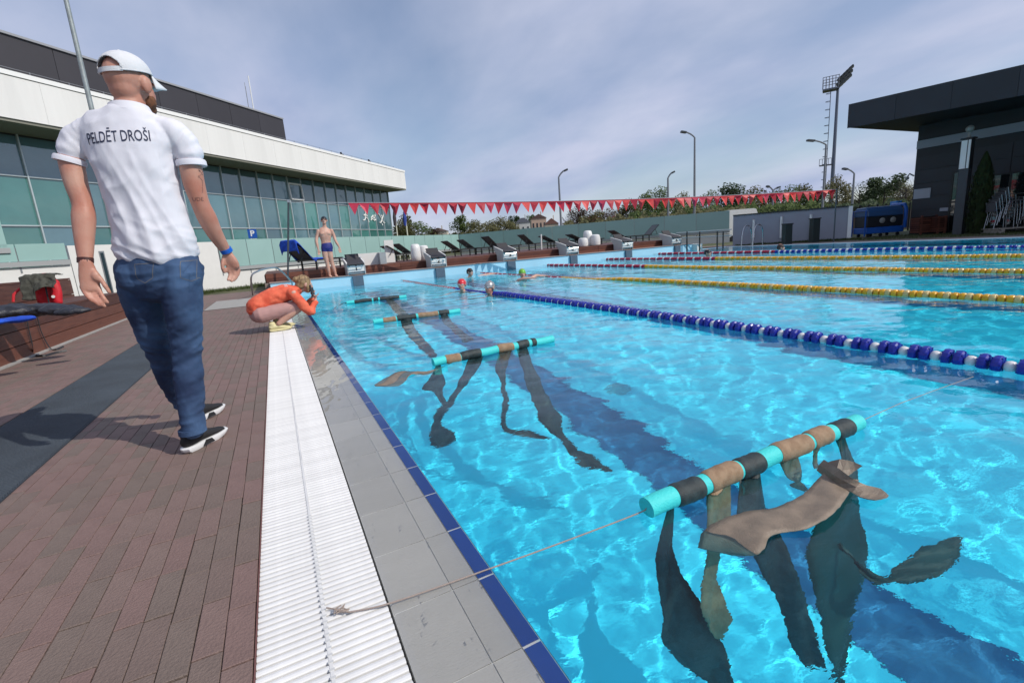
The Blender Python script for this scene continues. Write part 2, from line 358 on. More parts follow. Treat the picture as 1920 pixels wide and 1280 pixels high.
# ---- overflow edge: grey coping tiles, blue edge tiles
def wet(m): return m
M_gtile = mat('grey_coping_tile', (0.46, 0.45, 0.42), 0.4, var=0.06, vscale=5, obvar=0.05, bump=0.15, bscale=220, stretch=(0.15, 1, 1))
M_btile = mat('blue_edge_tile', (0.012, 0.060, 0.27), 0.3, var=0.08, vscale=7, obvar=0.06)
M_grout = mat('pale_grout', (0.66, 0.66, 0.63), 0.7)
b = MB(); b.box((0.133, -1.5, -0.16), (PX0, PY1, -0.0112)); b.box((0.3640, -1.5, -0.16), (PX0 + .0004, PY1, -0.0072)); coping = receiver(b.build('pool_coping', M_grout, kind='structure'))
T = 0.2575
def tile_mesh(nm, x0, x1, z0, z1, m, g=0.002, zb=-0.02):
    b = MB(); L_ = T - g * 2; w = x1 - x0 - g
    b.add([(0, 0, zb), (w, 0, zb), (w, L_, zb), (0, L_, zb), (0, 0, z0), (w, 0, z1), (w, L_, z1), (0, L_, z0)], [(0, 3, 2, 1), (4, 5, 6, 7), (0, 1, 5, 4), (1, 2, 6, 5), (2, 3, 7, 6), (3, 0, 4, 7)])
    return b.mesh(nm, m)
tm = [(0.134, tile_mesh('coping_tile', 0.134, 0.290, -0.0105, -0.0070, M_gtile)), (0.2915, tile_mesh('coping_tile', 0.2915, 0.3635, -0.0070, -0.0055, M_gtile)), (0.3645, tile_mesh('edge_tile', 0.3645, 0.4105, -0.0050, -0.0030, M_btile, 0.004))]
n = int((PY1 + 0.5) / T)
for i in range(n):
    y = -0.5 + i * T + 0.036
    if y + T > PY1: break
    for x, me_ in tm: receiver(link(me_.name.split('.')[0], me_, None, coping, (x, y, 0)))

# ---- white overflow grating
M_white = mat('white_grating_plastic', (0.74, 0.73, 0.71), 0.45, var=0.04, vscale=30, obvar=0.05, dirt=0.16)
M_dark = mat('gutter_dark', (0.03, 0.03, 0.028), 0.8)
b = MB(); b.box((-0.176, -1.5, -0.30), (0.1325, PY1, -0.05)); gr = b.build('overflow_gutter', M_dark, kind='structure')
prof = [(-0.0080, -0.03), (-0.0080, -0.004), (-0.006, -0.0015), (0, -0.0005), (0.006, -0.0015), (0.0080, -0.004), (0.0080, -0.03)]
b = MB(); b.prism(prof, -0.1735, 0.1255, 'x'); slat_me = b.mesh('slat', M_white)
P_ = 0.0222; y = 0.55; k = 0
while k < 300:
    link('slat', slat_me, None, gr, (0, y, 0)); y += P_; k += 1
b = MB()
while y < PY1:
    b.box((-0.1735, y - 0.0085, -0.03), (0.1255, y + 0.0085, -0.0008)); y += P_
yy = -1.5
while yy < 0.53: b.box((-0.1735, yy - 0.0085, -0.03), (0.1255, yy + 0.0085, -0.0008)); yy += P_
b.build('far_slats', M_white, gr, kind='stuff')
b = MB(); b.box((-0.027, -1.5, -0.034), (-0.019, PY1, 0.0002)); b.build('spine', M_white, gr)
b = MB(); yy = 0.55
while yy < 1.7: b.box((-0.029, yy + .0085, -0.03), (-0.017, yy + .0137, 0.0016)); yy += P_
b.build('spine_pins', mat('pin_grey', (0.55, 0.55, 0.54), 0.6), gr, kind='stuff')
b = MB(); b.box((-0.1775, -1.5, -0.05), (-0.1740, PY1, 0.001)); b.build('edge_trim', mat('brown_trim', (0.16, 0.07, 0.06), 0.6), gr)

# ---- brown pavers of the deck
M_pav = mat('brown_paver', (0.195, 0.124, 0.108), 0.72, var=0.13, vscale=9, bump=0.5, bscale=120, obvar=0.06, dirt=0.14)
t = M_pav.node_tree; bs = t.nodes['Principled BSDF']; src = bs.inputs['Base Color'].links[0].from_socket
ge = t.nodes.new('ShaderNodeNewGeometry'); oi = t.nodes.new('ShaderNodeObjectInfo'); ad_ = t.nodes.new('ShaderNodeMath'); ad_.operation = 'ADD'; fr = t.nodes.new('ShaderNodeMath'); fr.operation = 'FRACT'
t.links.new(ge.outputs['Random Per Island'], ad_.inputs[0]); t.links.new(oi.outputs['Random'], ad_.inputs[1]); t.links.new(ad_.outputs[0], fr.inputs[0])
crp = t.nodes.new('ShaderNodeValToRGB'); crp.color_ramp.elements[0].color = (1, 1, 1, 1); crp.color_ramp.elements[1].color = (0.88, 1.03, 0.98, 1); crp.color_ramp.elements[0].position = 0.2; crp.color_ramp.elements[1].position = 0.85
t.links.new(fr.outputs[0], crp.inputs[0]); mx = t.nodes.new('ShaderNodeMix'); mx.data_type = 'RGBA'; mx.blend_type = 'MULTIPLY'; mx.inputs[0].default_value = 1
t.links.new(src, mx.inputs[6]); t.links.new(crp.outputs[0], mx.inputs[7]); t.links.new(mx.outputs[2], bs.inputs['Base Color'])
M_sand = mat('joint_sand', (0.045, 0.030, 0.027), 0.95)
b = MB(); b.box((-2.70, -1.6, -0.12), (-0.178, 17.5, -0.008)); deck = b.build('paved_deck', M_sand, kind='structure')
PW, PL = 0.0655, 0.205
def pv(b, x, y, w, l, dz=0.0, c=0.0016):
    z1 = dz; z0 = -0.03
    b.add([(x, y, z0), (x + w, y, z0), (x + w, y + l, z0), (x, y + l, z0), (x, y, z1 - c), (x + w, y, z1 - c), (x + w, y + l, z1 - c), (x, y + l, z1 - c), (x + c, y + c, z1), (x + w - c, y + c, z1), (x + w - c, y + l - c, z1), (x + c, y + l - c, z1)],
          [(0, 1, 5, 4), (1, 2, 6, 5), (2, 3, 7, 6), (3, 0, 4, 7), (4, 5, 9, 8), (5, 6, 10, 9), (6, 7, 11, 10), (7, 4, 8, 11), (8, 9, 10, 11)])
pms = []
for q in range(3):
    b = MB(); pv(b, 0, 0, PW - 0.0018 - 0.0004 * q, PL - 0.0045); pms.append(b.mesh('paver', M_pav))
rp = random.Random(3); far = MB(); cand = []
ncol = int((2.70 - 0.178) / PW)
for c in range(ncol):
    x = -0.179 - (c + 1) * PW + 0.001
    off = rp.uniform(0, PL)
    yy = -1.6 + off
    while yy < 17.3:
        d = Vector((x + PW / 2, yy + PL / 2, -CH)); v = Vector((d.dot(cam_r), d.dot(cam_u), d.dot(cam_f)))
        vis = v.z > 0.1 and abs(v.x / v.z) < 1.12 and abs(v.y / v.z) < 0.76 and not (-1.64 < x < -1.13 and yy < 8.0)
        cand.append((d.length_squared if vis else 1e6, x, yy)); yy += PL
cand.sort()
for k, (dd, x, yy) in enumerate(cand):
    if -1.70 < x < -1.18 and -1.5 < yy < 7.8: continue
    if k < 300 and dd < 1e5: link('paver', pms[rp.randrange(3)], None, deck, (x, yy, rp.uniform(-0.0016, 0.0004)), (rp.uniform(-.004, .004), rp.uniform(-.008, .008), rp.uniform(-.006, .006)))
    else: pv(far, x, yy, PW - 0.0025, PL - 0.005, rp.uniform(-0.0015, 0.0003))
far.build('far_pavers', M_pav, deck, kind='stuff')
# ribbed rubber mat running beside the pavers
M_rub = mat('slate_rubber', (0.040, 0.052, 0.066), 0.55, var=0.2, vscale=3, dirt=0.25, bump=0.3, bscale=90)
b = MB(); b.box((-1.660, -1.5, -0.006), (-1.145, 8.0, 0.006)); m_ = b.build('rubber_mat', M_rub, label='long dark slate ribbed rubber mat lying on the brown pavers', cat='mat')
b = MB(); yy = -1.48
while yy < 7.98: b.prism([(yy, 0.006), (yy + 0.012, 0.006), (yy + 0.009, 0.011), (yy + 0.003, 0.011)], -1.655, -1.15, 'x'); yy += 0.022
b.build('ribs', M_rub, m_, kind='stuff')
# drain grating set in the paving
M_steel = mat('brushed_steel', (0.42, 0.43, 0.44), 0.32, metal=0.9, var=0.08, vscale=20)
M_pale = mat('pale_concrete', (0.36, 0.35, 0.33), 0.8, var=0.08, vscale=6, bump=0.3, bscale=60)
e = empty('foot_grating', (-1.0, 12.6, 0.002), 0, 'pale slotted footwash grating set in the paving behind the crouching woman', 'grating')
b = MB(); b.box((-0.42, -1.25, -0.004), (0.42, 1.25, 0.004)); b.build('tray', mat('tray_grey', (0.07, 0.065, 0.06), 0.7), e)
b = MB(); b.box((-0.40, -0.052, 0), (0.40, 0.052, 0.008)); sm_ = b.mesh('bar', M_pale)
for k in range(14): link('bar', sm_, None, e, (0, -1.17 + k * 0.18, 0.002))

# ---- raised end wall with blocks' plinth
b = MB(); b.box((-0.16, PY1, -0.1), (15.95, PY1 + 0.42, 0.28)); b.box((0.41, PY1 - 0.0001, DEEP), (15.95, PY1 + 0.02, 0.0)); ew = b.build('pool_end_wall', M_endwall, kind='structure'); receiver(ew)
b = MB(); b.box((-0.18, PY1 - 0.03, 0.281), (15.97, PY1 + 0.45, 0.300)); b.build('coping_slab', mat('warm_coping', (0.30, 0.22, 0.19), 0.7, var=0.1, vscale=4), ew)
b = MB(); b.box((15.955, PY1 - 0.25, -0.1), (16.25, PY1 + 0.45, 0.27)); b.build('end_block', mat('white_render', (0.70, 0.69, 0.66), 0.8, var=0.04, vscale=3), ew)
b = MB(); b.box((16.25, PY1, -0.1), (18.6, 15.6, 0.0)); b.box((16.25, PY1 - 0.001, DEEP), (18.2, PY1 + 0.01, -0.03)); b.build('pool_corner_paving', M_endwall, kind='structure')
b = MB(); b.box((PX1, -9, -0.1), (PX1 + 0.32, PY1 + 0.2, 0.015)); re_ = b.build('right_pool_edge', mat('white_edge', (0.72, 0.73, 0.73), 0.6, var=0.04), kind='structure')
M_rdeck = two_tone('right_paving', (0.17, 0.12, 0.10), (0.24, 0.19, 0.16), 3, 0.85, bump=0.3)
b = MB(); b.box((PX1 + 0.325, -9, -0.2), (PX1 + 1.7, 22, -0.002)); b.build('right_deck', M_rdeck, kind='structure')

# ---- timber sun deck behind the blocks
M_wood = two_tone('red_brown_timber', (0.070, 0.020, 0.013), (0.16, 0.055, 0.032), 6, 0.5, (0.3, 0.7), bump=0.25, bscale=60, obj=True, stretch=(0.4, 6, 6))
M_woodY = two_tone('red_brown_timber_long', (0.070, 0.020, 0.013), (0.16, 0.055, 0.032), 6, 0.5, (0.3, 0.7), bump=0.25, bscale=60, obj=True, stretch=(6, 0.4, 6))
TD = 0.53
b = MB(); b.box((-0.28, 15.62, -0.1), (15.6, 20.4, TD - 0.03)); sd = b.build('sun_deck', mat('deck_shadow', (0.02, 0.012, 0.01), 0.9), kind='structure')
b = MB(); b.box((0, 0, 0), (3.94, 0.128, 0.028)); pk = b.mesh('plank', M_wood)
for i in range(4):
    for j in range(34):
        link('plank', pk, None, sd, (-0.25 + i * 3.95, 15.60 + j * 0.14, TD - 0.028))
b = MB(); b.box((0, 0, 0), (3.94, 0.025, 0.105)); rk = b.mesh('riser_board', M_wood)
for i in range(4):
    for j in range(2): link('riser_board', rk, None, sd, (-0.25 + i * 3.95, 15.594, 0.285 + j * 0.112))
b = MB(); b.box((-0.3, PY1 + 0.42, -0.1), (16.2, 15.62, 0.27)); b.build('walkway', M_rdeck, kind='structure')

# ---- tiered timber benches on the left
def tier(x0, x1, y0, y1, z0, z1, name, lab):
    e = empty(name, ((x0 + x1) / 2, (y0 + y1) / 2, z0), 0, lab, 'bench')
    ox, oy = (x0 + x1) / 2, (y0 + y1) / 2
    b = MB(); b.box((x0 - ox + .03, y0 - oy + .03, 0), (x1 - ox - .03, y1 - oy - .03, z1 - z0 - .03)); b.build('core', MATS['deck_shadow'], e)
    nb = 3 if z1 - z0 > 0.4 else 2; hb = (z1 - z0 - 0.03) / nb; seg = (y1 - y0) / 2 if y1 - y0 > 6 else y1 - y0
    k = 0
    for s in range(int(round((y1 - y0) / seg))):
        for i in range(nb):
            b = MB(); b.box((0, 0, 0), (0.026, seg - 0.006, hb - 0.009)); b.build('front_board', M_woodY, e, loc=(x1 - ox - 0.026, y0 - oy + s * seg, i * hb + 0.004))
        w = 0.098; nbd = int((x1 - x0) / w)
        for i in range(nbd):
            b = MB(); b.box((0, 0, 0), (w - 0.008, seg - 0.006, 0.028)); b.build('seat_board', M_woodY, e, loc=(x1 - ox - (i + 1) * w + 0.004, y0 - oy + s * seg, z1 - z0 - 0.03))
    for i in range(nb):
        b = MB(); b.box((0, 0, 0), (x1 - x0 - 0.06, 0.026, hb - 0.009)); b.build('end_board', M_wood, e, loc=(x0 - ox + 0.03, y1 - oy - 0.02, i * hb + 0.004))
    return e
tier(-3.50, -2.70, 0.6, 11.6, 0.0, 0.52, 'timber_bench', 'long low red-brown timber bench tier carrying the backpack and jacket')
tier(-4.60, -3.52, 0.6, 12.0, 0.0, 0.86, 'timber_bench', 'upper red-brown timber bench tier rising behind the backpack')
tier(-5.6, -4.62, 3.0, 10.6, 0.0, 1.02, 'timber_bench', 'topmost short red-brown timber tier at the left edge below the glass')
b = MB(); b.box((-2.70, 0.6, -0.05), (-2.655, 11.6, 0.018)); b.build('bench_kerb', M_pale, kind='structure')
# ================================================================== TERRACE WALLS WITH FROSTED GLASS
def yawm(azd, origin):                               # local x along azimuth azd, local y to the far side
    u = Vector((math.sin(R(azd)), math.cos(R(azd)), 0)); v = Vector((-u.y, u.x, 0)); 
    return Matrix(((u.x, v.x, 0, origin[0]), (u.y, v.y, 0, origin[1]), (0, 0, 1, 0), (0, 0, 0, 1)))
def place(o, M): o.matrix_world = M; return o
M_render = mat('white_render', (0.70, 0.69, 0.66), 0.8, var=0.04, vscale=3)
M_mint = mat('frosted_mint_glass', (0.29, 0.45, 0.42), 0.22, var=0.05, vscale=0.8, obvar=0.05, spec=0.6)
M_alu = mat('grey_aluminium', (0.33, 0.34, 0.35), 0.4, metal=0.6)
M_cap = mat('wall_cap_grey', (0.33, 0.34, 0.34), 0.6)
def balustrade(name, origin, azd, s0, s1, zb, zt, pitch, lab, wallz=None, cat='balustrade'):
    M = yawm(azd, origin); e = empty(name, (0, 0, 0), 0, lab, cat); e.matrix_world = M
    n = max(1, round((s1 - s0) / pitch)); w = (s1 - s0) / n
    b = MB(); b.box((0, -0.006, 0), (w - 0.025, 0.006, zt - zb)); pm = b.mesh('glass_panel', M_mint)
    b = MB(); b.box((-0.02, 0.012, -0.3), (0.02, 0.05, zt - zb - 0.08)); po = b.mesh('post', M_alu)
    for i in range(n):
        link('glass_panel', pm, None, e, (s0 + i * w, 0, zb)); link('post', po, None, e, (s0 + i * w, 0, zb))
    b = MB(); b.box((s0, -0.05, zb - 0.14), (s1, 0.05, zb - 0.01)); b.build('base_rail', M_cap, e)
    return e
W1 = (-2.1, 20.3); A1 = 47
balustrade('glass_balustrade', W1, A1, 0.55, 20.1, 0.80, 1.80, 1.25, 'pale mint frosted glass balustrade behind the standing man in trunks')
balustrade('glass_balustrade', W1, A1, -6.2, -4.05, 1.36, 1.80, 1.1, 'short mint glass panel on the white wall left of the man in the polo shirt')
balustrade('glass_balustrade', W1, A1, -12.0, -5.25, 1.72, 2.6, 1.6, 'taller mint glass panel at the left picture edge above the timber tiers')
def wallseg(name, origin, azd, s0, s1, y0, y1, z0, z1, m, lab, cat='wall'):
    b = MB(); b.box((s0, y0, z0), (s1, y1, z1)); o = b.build(name, m, label=lab, cat=cat); o.matrix_world = yawm(azd, origin); return o
ww = wallseg('terrace_wall', W1, A1, -4.02, 0.5, 0.0, 0.5, -0.1, 1.73, M_render, 'tall white rendered wall block with a slot window behind the man in the polo shirt')
b = MB(); b.box((-3.30, -0.012, 0.25), (-3.16, 0.02, 1.55)); b.build('slot_frame', M_alu, ww)
b = MB(); b.box((-3.27, -0.02, 0.30), (-3.19, 0.0, 1.50)); b.build('slot_pane', mat('dark_glass', (0.03, 0.05, 0.06), 0.1), ww)
wallseg('terrace_wall', W1, A1, 0.51, 9.8, 0.02, 0.4, -0.1, 0.655, M_render, 'low white wall below the glass balustrade, grass at its foot')
wallseg('terrace_wall', W1, A1, -12.0, -4.03, 0.02, 0.5, -0.1, 1.21, M_render, 'low white wall below the short glass panel behind the timber tiers')
A2o = (12.65, 34.06); B2o = (24.3, 19.9); A2 = math.degrees(math.atan2(B2o[0] - A2o[0], B2o[1] - A2o[1])); L2 = math.hypot(B2o[0] - A2o[0], B2o[1] - A2o[1])
balustrade('glass_balustrade', A2o, A2, 0.0, L2, 0.68, 1.80, 1.9, 'long greyish green glass parapet rising to the right behind the sun loungers', cat='balustrade')
wallseg('parapet_base', A2o, A2, 0.0, L2, 0.1, 0.4, -0.1, 0.5, M_render, 'low wall under the long green glass parapet')
# rails and pipes at the right end of the parapet
e = empty('steel_handrail', (17.6, 16.6, 0), 0, 'dark metal double handrail between the parapet end and the last starting block', 'handrail')
for (u0, v0, u1, v1, D) in ((1268, 437, 1372, 430, 20), (1270, 446, 1372, 441, 20)):
    b = MB(); p = ad(u0, v0, D); q = ad(u1, v1, D); b.tube([p - e.location, q - e.location], 0.022, 6); b.build('rail', M_alu, e)
for u_ in (1288, 1312, 1345, 1356):
    b = MB(); p = ad(u_, 434, 20); b.tube([p - e.location, Vector((p.x, p.y, 0)) - e.location], 0.03, 6); b.build('upright', mat('black_metal', (0.02, 0.02, 0.022), 0.5), e)
# ================================================================== SPORTS HALL
BP = Vector((13.51, 50.71, 0)); BA = 42.4
hall = empty('sports_hall', (0, 0, 0), 0, 'long sports hall with white overhanging fascia, teal glass front and dark upper storey', 'building'); hall.matrix_world = yawm(BA, BP)
M_panel = mat('white_cladding', (0.76, 0.755, 0.73), 0.55, var=0.03, vscale=1.5, obvar=0.012, dirt=0.05, stretch=(3, 3, .3))
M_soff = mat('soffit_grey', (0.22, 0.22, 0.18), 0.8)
M_darkclad = mat('charcoal_cladding', (0.035, 0.033, 0.040), 0.6, var=0.08, vscale=0.4, obvar=0.12)
S0 = -52.0
n = 20; w = (0 - S0) / n
b = MB(); b.box((0, -0.06, 0), (w - 0.006, 0.0, 1.62)); fm = b.mesh('fascia_panel', M_panel)
for i in range(n): link('fascia_panel', fm, None, hall, (S0 + i * w, 0, 7.17))
b = MB(); b.box((S0, 0.0, 7.2), (-0.02, 0.3, 8.9)); b.build('fascia_core', M_panel, hall)
b = MB(); b.box((S0, -0.1, 8.82), (0.05, 1.0, 9.0)); b.build('roof_edge', mat('bright_white_trim', (0.82, 0.82, 0.80), 0.4), hall)
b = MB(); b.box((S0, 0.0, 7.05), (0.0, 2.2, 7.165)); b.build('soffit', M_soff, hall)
b = MB(); b.box((-0.06, 0.0, 7.17), (0.0, 30, 8.81)); b.build('fascia_return', M_panel, hall)
b = MB(); b.box((S0, 0.3, 8.81), (-0.06, 30, 8.93)); b.build('roof', mat('roof_membrane', (0.2, 0.2, 0.2), 0.8), hall)
# curtain wall
M_g1 = bpy.data.materials.new('curtain_glass'); 
def glassmat(nm, col, rough=0.04, var=0.2):
    m = mat(nm, col, rough, var=var, vscale=0.35, spec=0.9, obvar=0.26); t = m.node_tree; bs = t.nodes['Principled BSDF']
    bs.inputs['IOR'].default_value = 1.75
    n = t.nodes.new('ShaderNodeTexNoise'); n.inputs['Scale'].default_value = 0.6; bp = t.nodes.new('ShaderNodeBump'); bp.inputs['Strength'].default_value = 0.05; bp.inputs['Distance'].default_value = 0.3
    tcn = t.nodes.new('ShaderNodeTexCoord'); t.links.new(tcn.outputs['Object'], n.inputs['Vector']); t.links.new(n.outputs[0], bp.inputs['Height']); t.links.new(bp.outputs[0], bs.inputs['Normal']); return m
MG = [glassmat('curtain_glass_upper', (0.075, 0.155, 0.185)), glassmat('curtain_glass_middle', (0.075, 0.155, 0.180)), glassmat('curtain_glass_green', (0.055, 0.18, 0.165))]
rows = [(-0.3, 3.17, 2), (3.23, 5.27, 1), (5.33, 7.06, 0)]
pit = 1.472; k = 0
rg = random.Random(5)
for r_, (z0, z1, gi) in enumerate(rows):
    ms = []
    for g in MG:
        b = MB(); b.box((0.03, 2.0, 0), (pit - 0.03, 2.02, z1 - z0)); ms.append(b.mesh('window_pane', g))
    for i in range(34):
        s = -0.37 - (i + 1) * pit
        gg = gi if rg.random() < 0.78 else (gi + rg.choice([0, 1])) % 3
        if r_ == 0 and 3 < i < 12 and rg.random() < .6: gg = 0
        if r_ == 1 and rg.random() < .25: gg = 2
        link('window_pane', ms[gg], None, hall, (s, 0, z0))
M_mul = mat('mullion_silver', (0.5, 0.56, 0.57), 0.35, metal=0.3)
b = MB(); b.box((-0.028, 1.9, -0.3), (0.028, 2.05, 7.06)); mu = b.mesh('mullion', M_mul)
for i in range(35): link('mullion', mu, None, hall, (-0.37 - i * pit, 0, 0))
for z in (3.2, 5.3): b = MB(); b.box((-0.37 - 34 * pit, 1.93, z - 0.028), (-0.37, 2.03, z + 0.028)); b.build('transom', M_mul, hall)
b = MB(); b.box((-0.37 - 34 * pit, 1.98, 6.98), (-0.37, 2.06, 7.06)); b.build('top_band', mat('dark_frame', (0.02, 0.025, 0.03), 0.5), hall)
b = MB(); b.box((-0.37, 2.0, -0.3), (-0.30, 30, 7.06)); b.build('end_wall', M_darkclad, hall)
b = MB(); b.box((S0, 2.2, -0.3), (-0.37, 2.4, 7.06)); b.build('interior_wall', mat('interior_teal', (0.03, 0.1, 0.1), 0.9), hall)
# upper dark storey, its roof a thin shell
nd = 15; wd = (-6.75 + 52) / nd
b = MB(); b.add([(-52, 8.3, 8.9), (-6.75, 8.3, 8.9), (-6.85, 8.3, 13.6), (-52, 8.3, 13.6), (-52, 26, 8.9), (-6.75, 26, 8.9), (-6.85, 26, 13.6), (-52, 26, 13.6)], [(0, 1, 2, 3), (1, 5, 6, 2), (3, 2, 6, 7), (4, 5, 6, 7), (0, 3, 7, 4)]); b.build('upper_storey', M_darkclad, hall)
b = MB(); b.box((0, 8.2, 0), (wd - 0.025, 8.29, 4.66)); dm = b.mesh('dark_panel', M_darkclad)
for i in range(nd): link('dark_panel', dm, None, hall, (-52 + i * wd, 0, 8.92))
b = MB(); b.box((-52, 8.1, 13.6), (-6.8, 8.5, 13.72)); b.build('parapet_trim', mat('pale_trim', (0.3, 0.31, 0.33), 0.5), hall)
# roof edge railing
b = MB()
for i in range(34):
    s = -0.4 - i * 1.45; b.box((s, 0.9, 9.0), (s + 0.025, 0.93, 9.45))
b.build('rail_posts', M_alu, hall, kind='stuff')
for z in (9.25, 9.43): b = MB(); b.tube([(-50, 0.915, z), (-0.4, 0.915, z)], 0.012, 5); b.build('rail_wire', M_alu, hall)
for s_, z_ in ((-9.6, 9.1), (-5.4, 9.1)):
    b = MB(); b.box((s_ - .15, 0.5, 8.98), (s_ + .15, 0.8, 9.25)); b.box((s_ - .06, 0.6, 9.25), (s_ + .06, 0.7, 9.42)); b.build('floodlight', mat('black_metal', (0.02, 0.02, 0.022), 0.5), hall)
# rooftop antenna
an = empty('roof_antenna', (0, 0, 0), 0, 'thin pale lattice antenna on the dark roof of the sports hall', 'antenna'); an.matrix_world = yawm(BA, BP) @ Matrix.Translation((-8.2, 10.0, 13.6))
b = MB(); b.tube([(0, 0, 0), (0.03, 0, 3.6)], 0.05, 6); b.build('mast', mat('white_edge', (0.72, 0.73, 0.73), 0.6), an)
b = MB(); b.tube([(-0.55, 0, 0.1), (-0.5, 0, 2.6)], 0.02, 5); b.tube([(-0.35, 0.2, 0.1), (-0.32, 0.2, 3.0)], 0.02, 5)
for q in range(7): b.tube([(-0.54, 0, 0.2 + q * .38), (-0.34, 0.2, 0.4 + q * .38)], 0.012, 4)
b.build('lattice', M_alu, an)
# white sport pictograms on the glass
def picto(strokes, s, z, nm, lab):
    b = MB()
    for st in strokes:
        if len(st) == 3 and not isinstance(st[0], (tuple, list)): b.lathe([(st[2], 0), (st[2], 0.02)], 12, Matrix.Translation((s + st[0], 1.96, z + st[1])) @ Matrix.Rotation(R(90), 4, 'X'))
        else:
            for p, q in zip(st[:-1], st[1:]): b.bar((s + p[0], 1.95, z + p[1]), (s + q[0], 1.95, z + q[1]), 0.11, 0.02, (0, 1, 0)) if False else b.tube([(s + p[0], 1.95, z + p[1]), (s + q[0], 1.95, z + q[1])], 0.055, 6)
    o = b.build(nm, mat('bright_white_trim', (0.82, 0.82, 0.80), 0.4)); o.matrix_world = yawm(BA, BP); return tag(o, lab, 'sign', 'sport pictograms on the hall glass')
picto([[0.1, 0.9, 0.1], [(0.05, 0.75), (0.0, 0.4), (0.35, 0.25), (0.45, -0.05)], [(0.0, 0.4), (-0.2, 0.15), (-0.5, 0.1)], [(-0.3, 0.55), (0.05, 0.68), (0.3, 0.5)]], -5.1, 3.95, 'pictogram', 'white running figure pictogram on the hall glass')
picto([[0.38, 0.62, 0.1], [(-0.45, 0.35), (0.0, 0.62), (0.25, 0.35)], [(-0.5, 0.15), (-0.2, 0.3), (0.1, 0.12), (0.45, 0.25)], [(-0.1, 0.45), (0.2, 0.3)]], -3.75, 3.95, 'pictogram', 'white swimming figure pictogram on the hall glass')
picto([[(-0.45, 0.9), (0.25, 0.05), (0.5, 0.05)], [(0.45, 0.9), (-0.25, 0.05), (-0.5, 0.05)], [0.0, -0.12, 0.08], [0.0, 0.75, 0.07]], -2.2, 3.85, 'pictogram', 'white crossed hockey sticks pictogram on the hall glass')
# parking sign
ps = ap(473, 437, W1, A1) + Vector((-0.9, 2.2, 0)) * 1.0; ps = ad(473, 437, 26.5)
e = empty('parking_sign', (ps.x, ps.y, 0), R(-10), 'blue square parking sign with a white P seen over the glass balustrade', 'sign')
b = MB(); b.box((-0.22, -0.012, ps.z - 0.27), (0.22, 0.0, ps.z + 0.20)); b.build('plate', mat('sign_blue', (0.01, 0.09, 0.42), 0.4), e)
b = MB(); b.box((-0.17, -0.012, ps.z - 0.52), (0.17, 0.0, ps.z - 0.30)); b.build('lower_plate', M_render, e)
b = MB(); b.tube([(0, 0.04, -0.3), (0, 0.04, ps.z + 0.2)], 0.03, 8); b.build('post', M_alu, e)
link('letter', text_mesh('P', 0.42, 1.0, 0.003, 0.012), mat('sign_white', (0.8, 0.8, 0.8), 0.5), e, (0, -0.018, ps.z - 0.03), (R(90), 0, 0))

# ================================================================== POLES, LAMPS, MAST
M_galv = mat('galvanised_steel', (0.30, 0.33, 0.33), 0.5, metal=0.35, var=0.18, vscale=9, bump=0.2, bscale=30)
M_pole = mat('lamp_pole_grey', (0.22, 0.23, 0.25), 0.5, metal=0.4)
# thick galvanised pole behind the man
top = ad(127, -60, 9.6); bot = ad(172, 205, 9.6)
M_ = MB(); M_.tube([(0, 0, 0), (0, 0, 7.2)], [0.050, 0.034], 14); M_.box((-.14, -.14, 0), (.14, .14, .02))
M_.build('lamp_pole', M_galv, loc=(bot.x, bot.y, 0), smooth=True, label='tall galvanised steel pole rising behind the man in the white cap', cat='pole')
def lamp(px, pyb, pyt, D, hx, hy, lab, double=None):
    b0 = ad(px, pyb, D); t0 = ad(px, pyt, D); h = t0.z; e = empty('street_lamp', (b0.x, b0.y, 0), 0, lab, 'street lamp', 'street lamps beyond the pool')
    hd = ad(hx, hy, D) - Vector((b0.x, b0.y, 0)); s = hd.normalized(); hv = Vector((hd.x, hd.y, 0)); hl = hv.length; hv.normalize()
    hz = hd.z
    r = 0.0021 * D
    b = MB(); b.tube([(0, 0, -0.5), (0, 0, h * 0.6), (0, 0, h)], [r * 1.15, r, r * 0.8], 8)
    arms = [(hv, hl, hz)] + ([(-hv, hl, hz - 0.3)] if double else [])
    for hv_, hl_, hz_ in arms:
        b.tube([(0, 0, h)] + [tuple(hv_ * (hl_ * q) + Vector((0, 0, h + (hz_ - h) * (1 - (1 - q) ** 2.2)))) for q in (0.15, 0.35, 0.6, 0.85)], r * 0.7, 6)
    b.build('pole', M_pole, e, smooth=True)
    for hv_, hl_, hz_ in arms:
        b = MB(); p = hv_ * (hl_ * 0.72); q = hv_ * hl_ * 1.15; sl = (hz_ - h) * 0.1
        b.bar((p.x, p.y, hz_ - sl), (q.x, q.y, hz_ + sl), r * 3.4, r * 1.6); b.build('lamp_head', mat('lamp_head_dark', (0.05, 0.055, 0.06), 0.4), e)
lamp(1052, 420, 332, 62, 1062, 319, 'short street lamp leaning right, leftmost of the lamps beyond the pool')
lamp(1253, 420, 334, 60, 1263, 323, 'short street lamp with head to the right, just left of the tallest lamp')
lamp(1302, 410, 258, 46, 1280, 248, 'tallest curved street lamp in the middle, its head bent left')
lamp(1542, 395, 272, 50, 1518, 264, 'tall curved street lamp bent left beside the floodlight mast')
lamp(1597, 395, 326, 66, 1583, 317, 'smaller street lamp bent left, right of the floodlight mast')
lamp(1448, 400, 358, 95, 1439, 350, 'tiny two-armed street lamp above the tree line', True)
